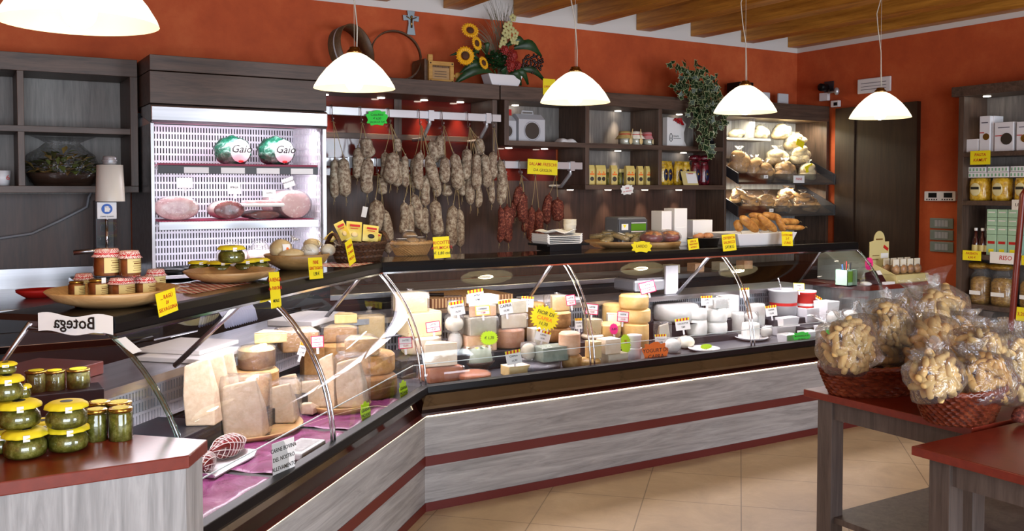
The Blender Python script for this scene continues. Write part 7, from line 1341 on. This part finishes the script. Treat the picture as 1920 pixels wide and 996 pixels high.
p = dk(208, 735, 4.6); o = B().ball((0, 0, .014), .03, .05, .016, 14, 8).build('computer_mouse', M['white'], None, (p.x + .03, 4.5, DZ)); tag(o, 'white computer mouse on the desk', 'mouse')
p = dk(600, 800, 4.5); o = rbox(-.07, .04, 0, .06, 0, .018).build('note_pad', M['paper'], None, (p.x - .02, 4.47, DZ)); tag(o, 'white note pad at the desk edge before the carton', 'pad')
# ------------------------------------------------------------------ baskets of bagged biscuits on the right tables
TT = .7805
M['red_wicker'] = noisy('red_brown_wicker', [(.3, '#4a1c0e'), (.55, '#74301a'), (.8, '#93502e')], 24, 3, .4, (1, 1, 3), bst=.3, coat=.25)
M['bag_film'] = clear('clear_bag_film', (.985, .985, .98), .05, .6, .10, .035, 1.0, 14)
tA, PA, rA = wicker('biscuit_basket', 'red-brown wicker basket of bagged biscuits, farther on the table', 1645, 744, 258, .115, .55, 'red_wicker', z=TT, flat=.8, rz=radians(-8), rows=8, rim=.014)
tB, PB, rB = wicker('biscuit_basket', 'red-brown wicker basket of bagged biscuits, nearer at the table corner', 1798, 797, 226, .12, .66, 'red_wicker', z=TT, flat=.72, rz=radians(10), rows=9, rim=.014)
def bisc(label, px, py, wpx, hpx, y, rot, me, n, size, seed, thick=.33, lab=None, group='bags of biscuits in the baskets'):
    # px, py: middle of the bag; a flattened pillow of biscuits under clear film with a crumpled open neck
    p = aty(px, py, y); w = span(wpx, p) / 2; h = span(hpx, p) / 2; d = w * 2 * thick; rr = random.Random(seed)
    t = thing('biscuit_bag', label, 'bag', p, 0, group, rot=rot)
    k1, k2 = rr.uniform(0, 6), rr.uniform(0, 6)
    b = B().ball((0, 0, 0), w * 1.03, d * 1.08, h * 1.03, 30, 18, dis=lambda q: (1 + .05 * sin(7 * q.x + 5 * q.z + k1) + .04 * sin(11 * q.z + k2)) * (1 / max(.74, (abs(q.x) ** 5 + abs(q.z) ** 5 + abs(q.y) ** 5) ** .2)) ** .8)
    b.lathe([(.55, .80), (.34, 1.0), (.30, 1.08), (.48, 1.25), (.72, 1.42)], 26, sx=w, sy=d * .7, c=(0, 0, 0), wob=lambda a, z: 1 + .16 * sin(5 * a + k1) + .1 * sin(9 * a + k2)) if False else None
    b.sheet(lambda u, v: ((u - .5) * 2 * w * (.7 + .4 * v), d * .45 * sin(u * 13 + k1) * (.3 + v), h * (.84 + .55 * v + .07 * sin(u * 9 + k2))), 18, 5)
    b.sheet(lambda u, v: ((u - .5) * 2 * w * (.66 + .3 * v), d * .4 * sin(u * 11 + k2) - d * .25, h * (.84 + .45 * v + .08 * sin(u * 7 + k1))), 18, 5)
    b.build('film', M['bag_film'], t)
    n = int(n * 1.35)
    for k in range(n):
        u = (k + .5) / n; sgn = 1 if k % 5 else -1; r = sqrt(u); a = k * 2.39996
        x, z = r * cos(a) * (w - size * .4), r * sin(a) * (h - size * .35); dy = -sgn * d * rr.uniform(.55, .9) * sqrt(max(.04, 1 - r * r * .92))
        inst(me, 'biscuit', t, (x, dy, z), (rr.uniform(-.35, .35), rr.uniform(-1.3, 1.3), rr.uniform(-.45, .45)), size * rr.uniform(.88, 1.12))
    if lab:
        a, zz, ra = lab; B().prism([(-.04, 0), (.04, 0), (.04, .085)] + [(.04 * cos(q), .085 + .035 * sin(q)) for q in [pi * k / 8 for k in range(1, 8)]] + [(-.04, .085)], -.001, .001, 'y').build('paper_label', M['ivory'], t, (a, -d * 1.12, zz), rot=(radians(-4), radians(ra), 0))
    return t
r_ = radians
bisc('bag of finger biscuits at the left end of the farther basket', 1590, 650, 112, 106, PA.y - .045, (r_(-14), r_(-10), r_(0)), FING, 44, .030, 31)
bisc('bag of golden fingers behind the left one in the farther basket', 1652, 644, 100, 104, PA.y + .05, (r_(-8), r_(10), r_(0)), FINGD, 36, .036, 32)
bisc('bag of small round-ended biscuits on top of the farther basket', 1668, 612, 100, 92, PA.y + .03, (r_(-12), r_(24), r_(0)), FING, 44, .026, 33)
bisc('bag of long biscuits with a round-topped label, centre of the farther basket', 1728, 652, 150, 118, PA.y - .03, (r_(-14), r_(-6), r_(0)), FING, 36, .044, 34, lab=(-.10, -.06, 24))
bisc('tall bag of pale sponge fingers standing behind the others', 1742, 596, 150, 110, PA.y + .13, (r_(-6), r_(-14), r_(0)), FING, 30, .05, 35)
bisc('bag of biscuits with a tilted label between the two baskets', 1806, 645, 124, 104, PA.y + .02, (r_(-10), r_(14), r_(0)), FINGD, 40, .032, 36, lab=(-.08, -.05, 22))
bisc('front bag of thick fingers in the nearer basket, left', 1752, 706, 108, 88, PB.y - .055, (r_(-16), r_(-12), r_(0)), FING, 40, .028, 37)
bisc('front bag of round fingers in the nearer basket, right', 1836, 712, 136, 100, PB.y - .06, (r_(-16), r_(4), r_(0)), FINGD, 42, .031, 38)
bisc('pale bag of biscuits lying behind in the nearer basket', 1842, 664, 130, 96, PB.y + .06, (r_(-10), r_(10), r_(0)), FING, 40, .028, 39)
bisc('blue-tinged clear bag of biscuits at the right edge of the photo', 1900, 690, 100, 130, PB.y - .0, (r_(-8), r_(6), r_(0)), FING, 36, .030, 40, lab=(-.0, -.07, 8))
p = atz(1905, 800, TT); o = B().tube([(-.06, 0, .03), (-.02, 0, .035), (.04, .01, .032), (.09, .02, .028)], [.014, .03, .03, .016], 12).build('cured_sausage', M['salami_red'], None, (p.x + .05, p.y + .0, TT + .002)); tag(o, 'short dark sausage at the right edge beside the nearer basket', 'sausage')
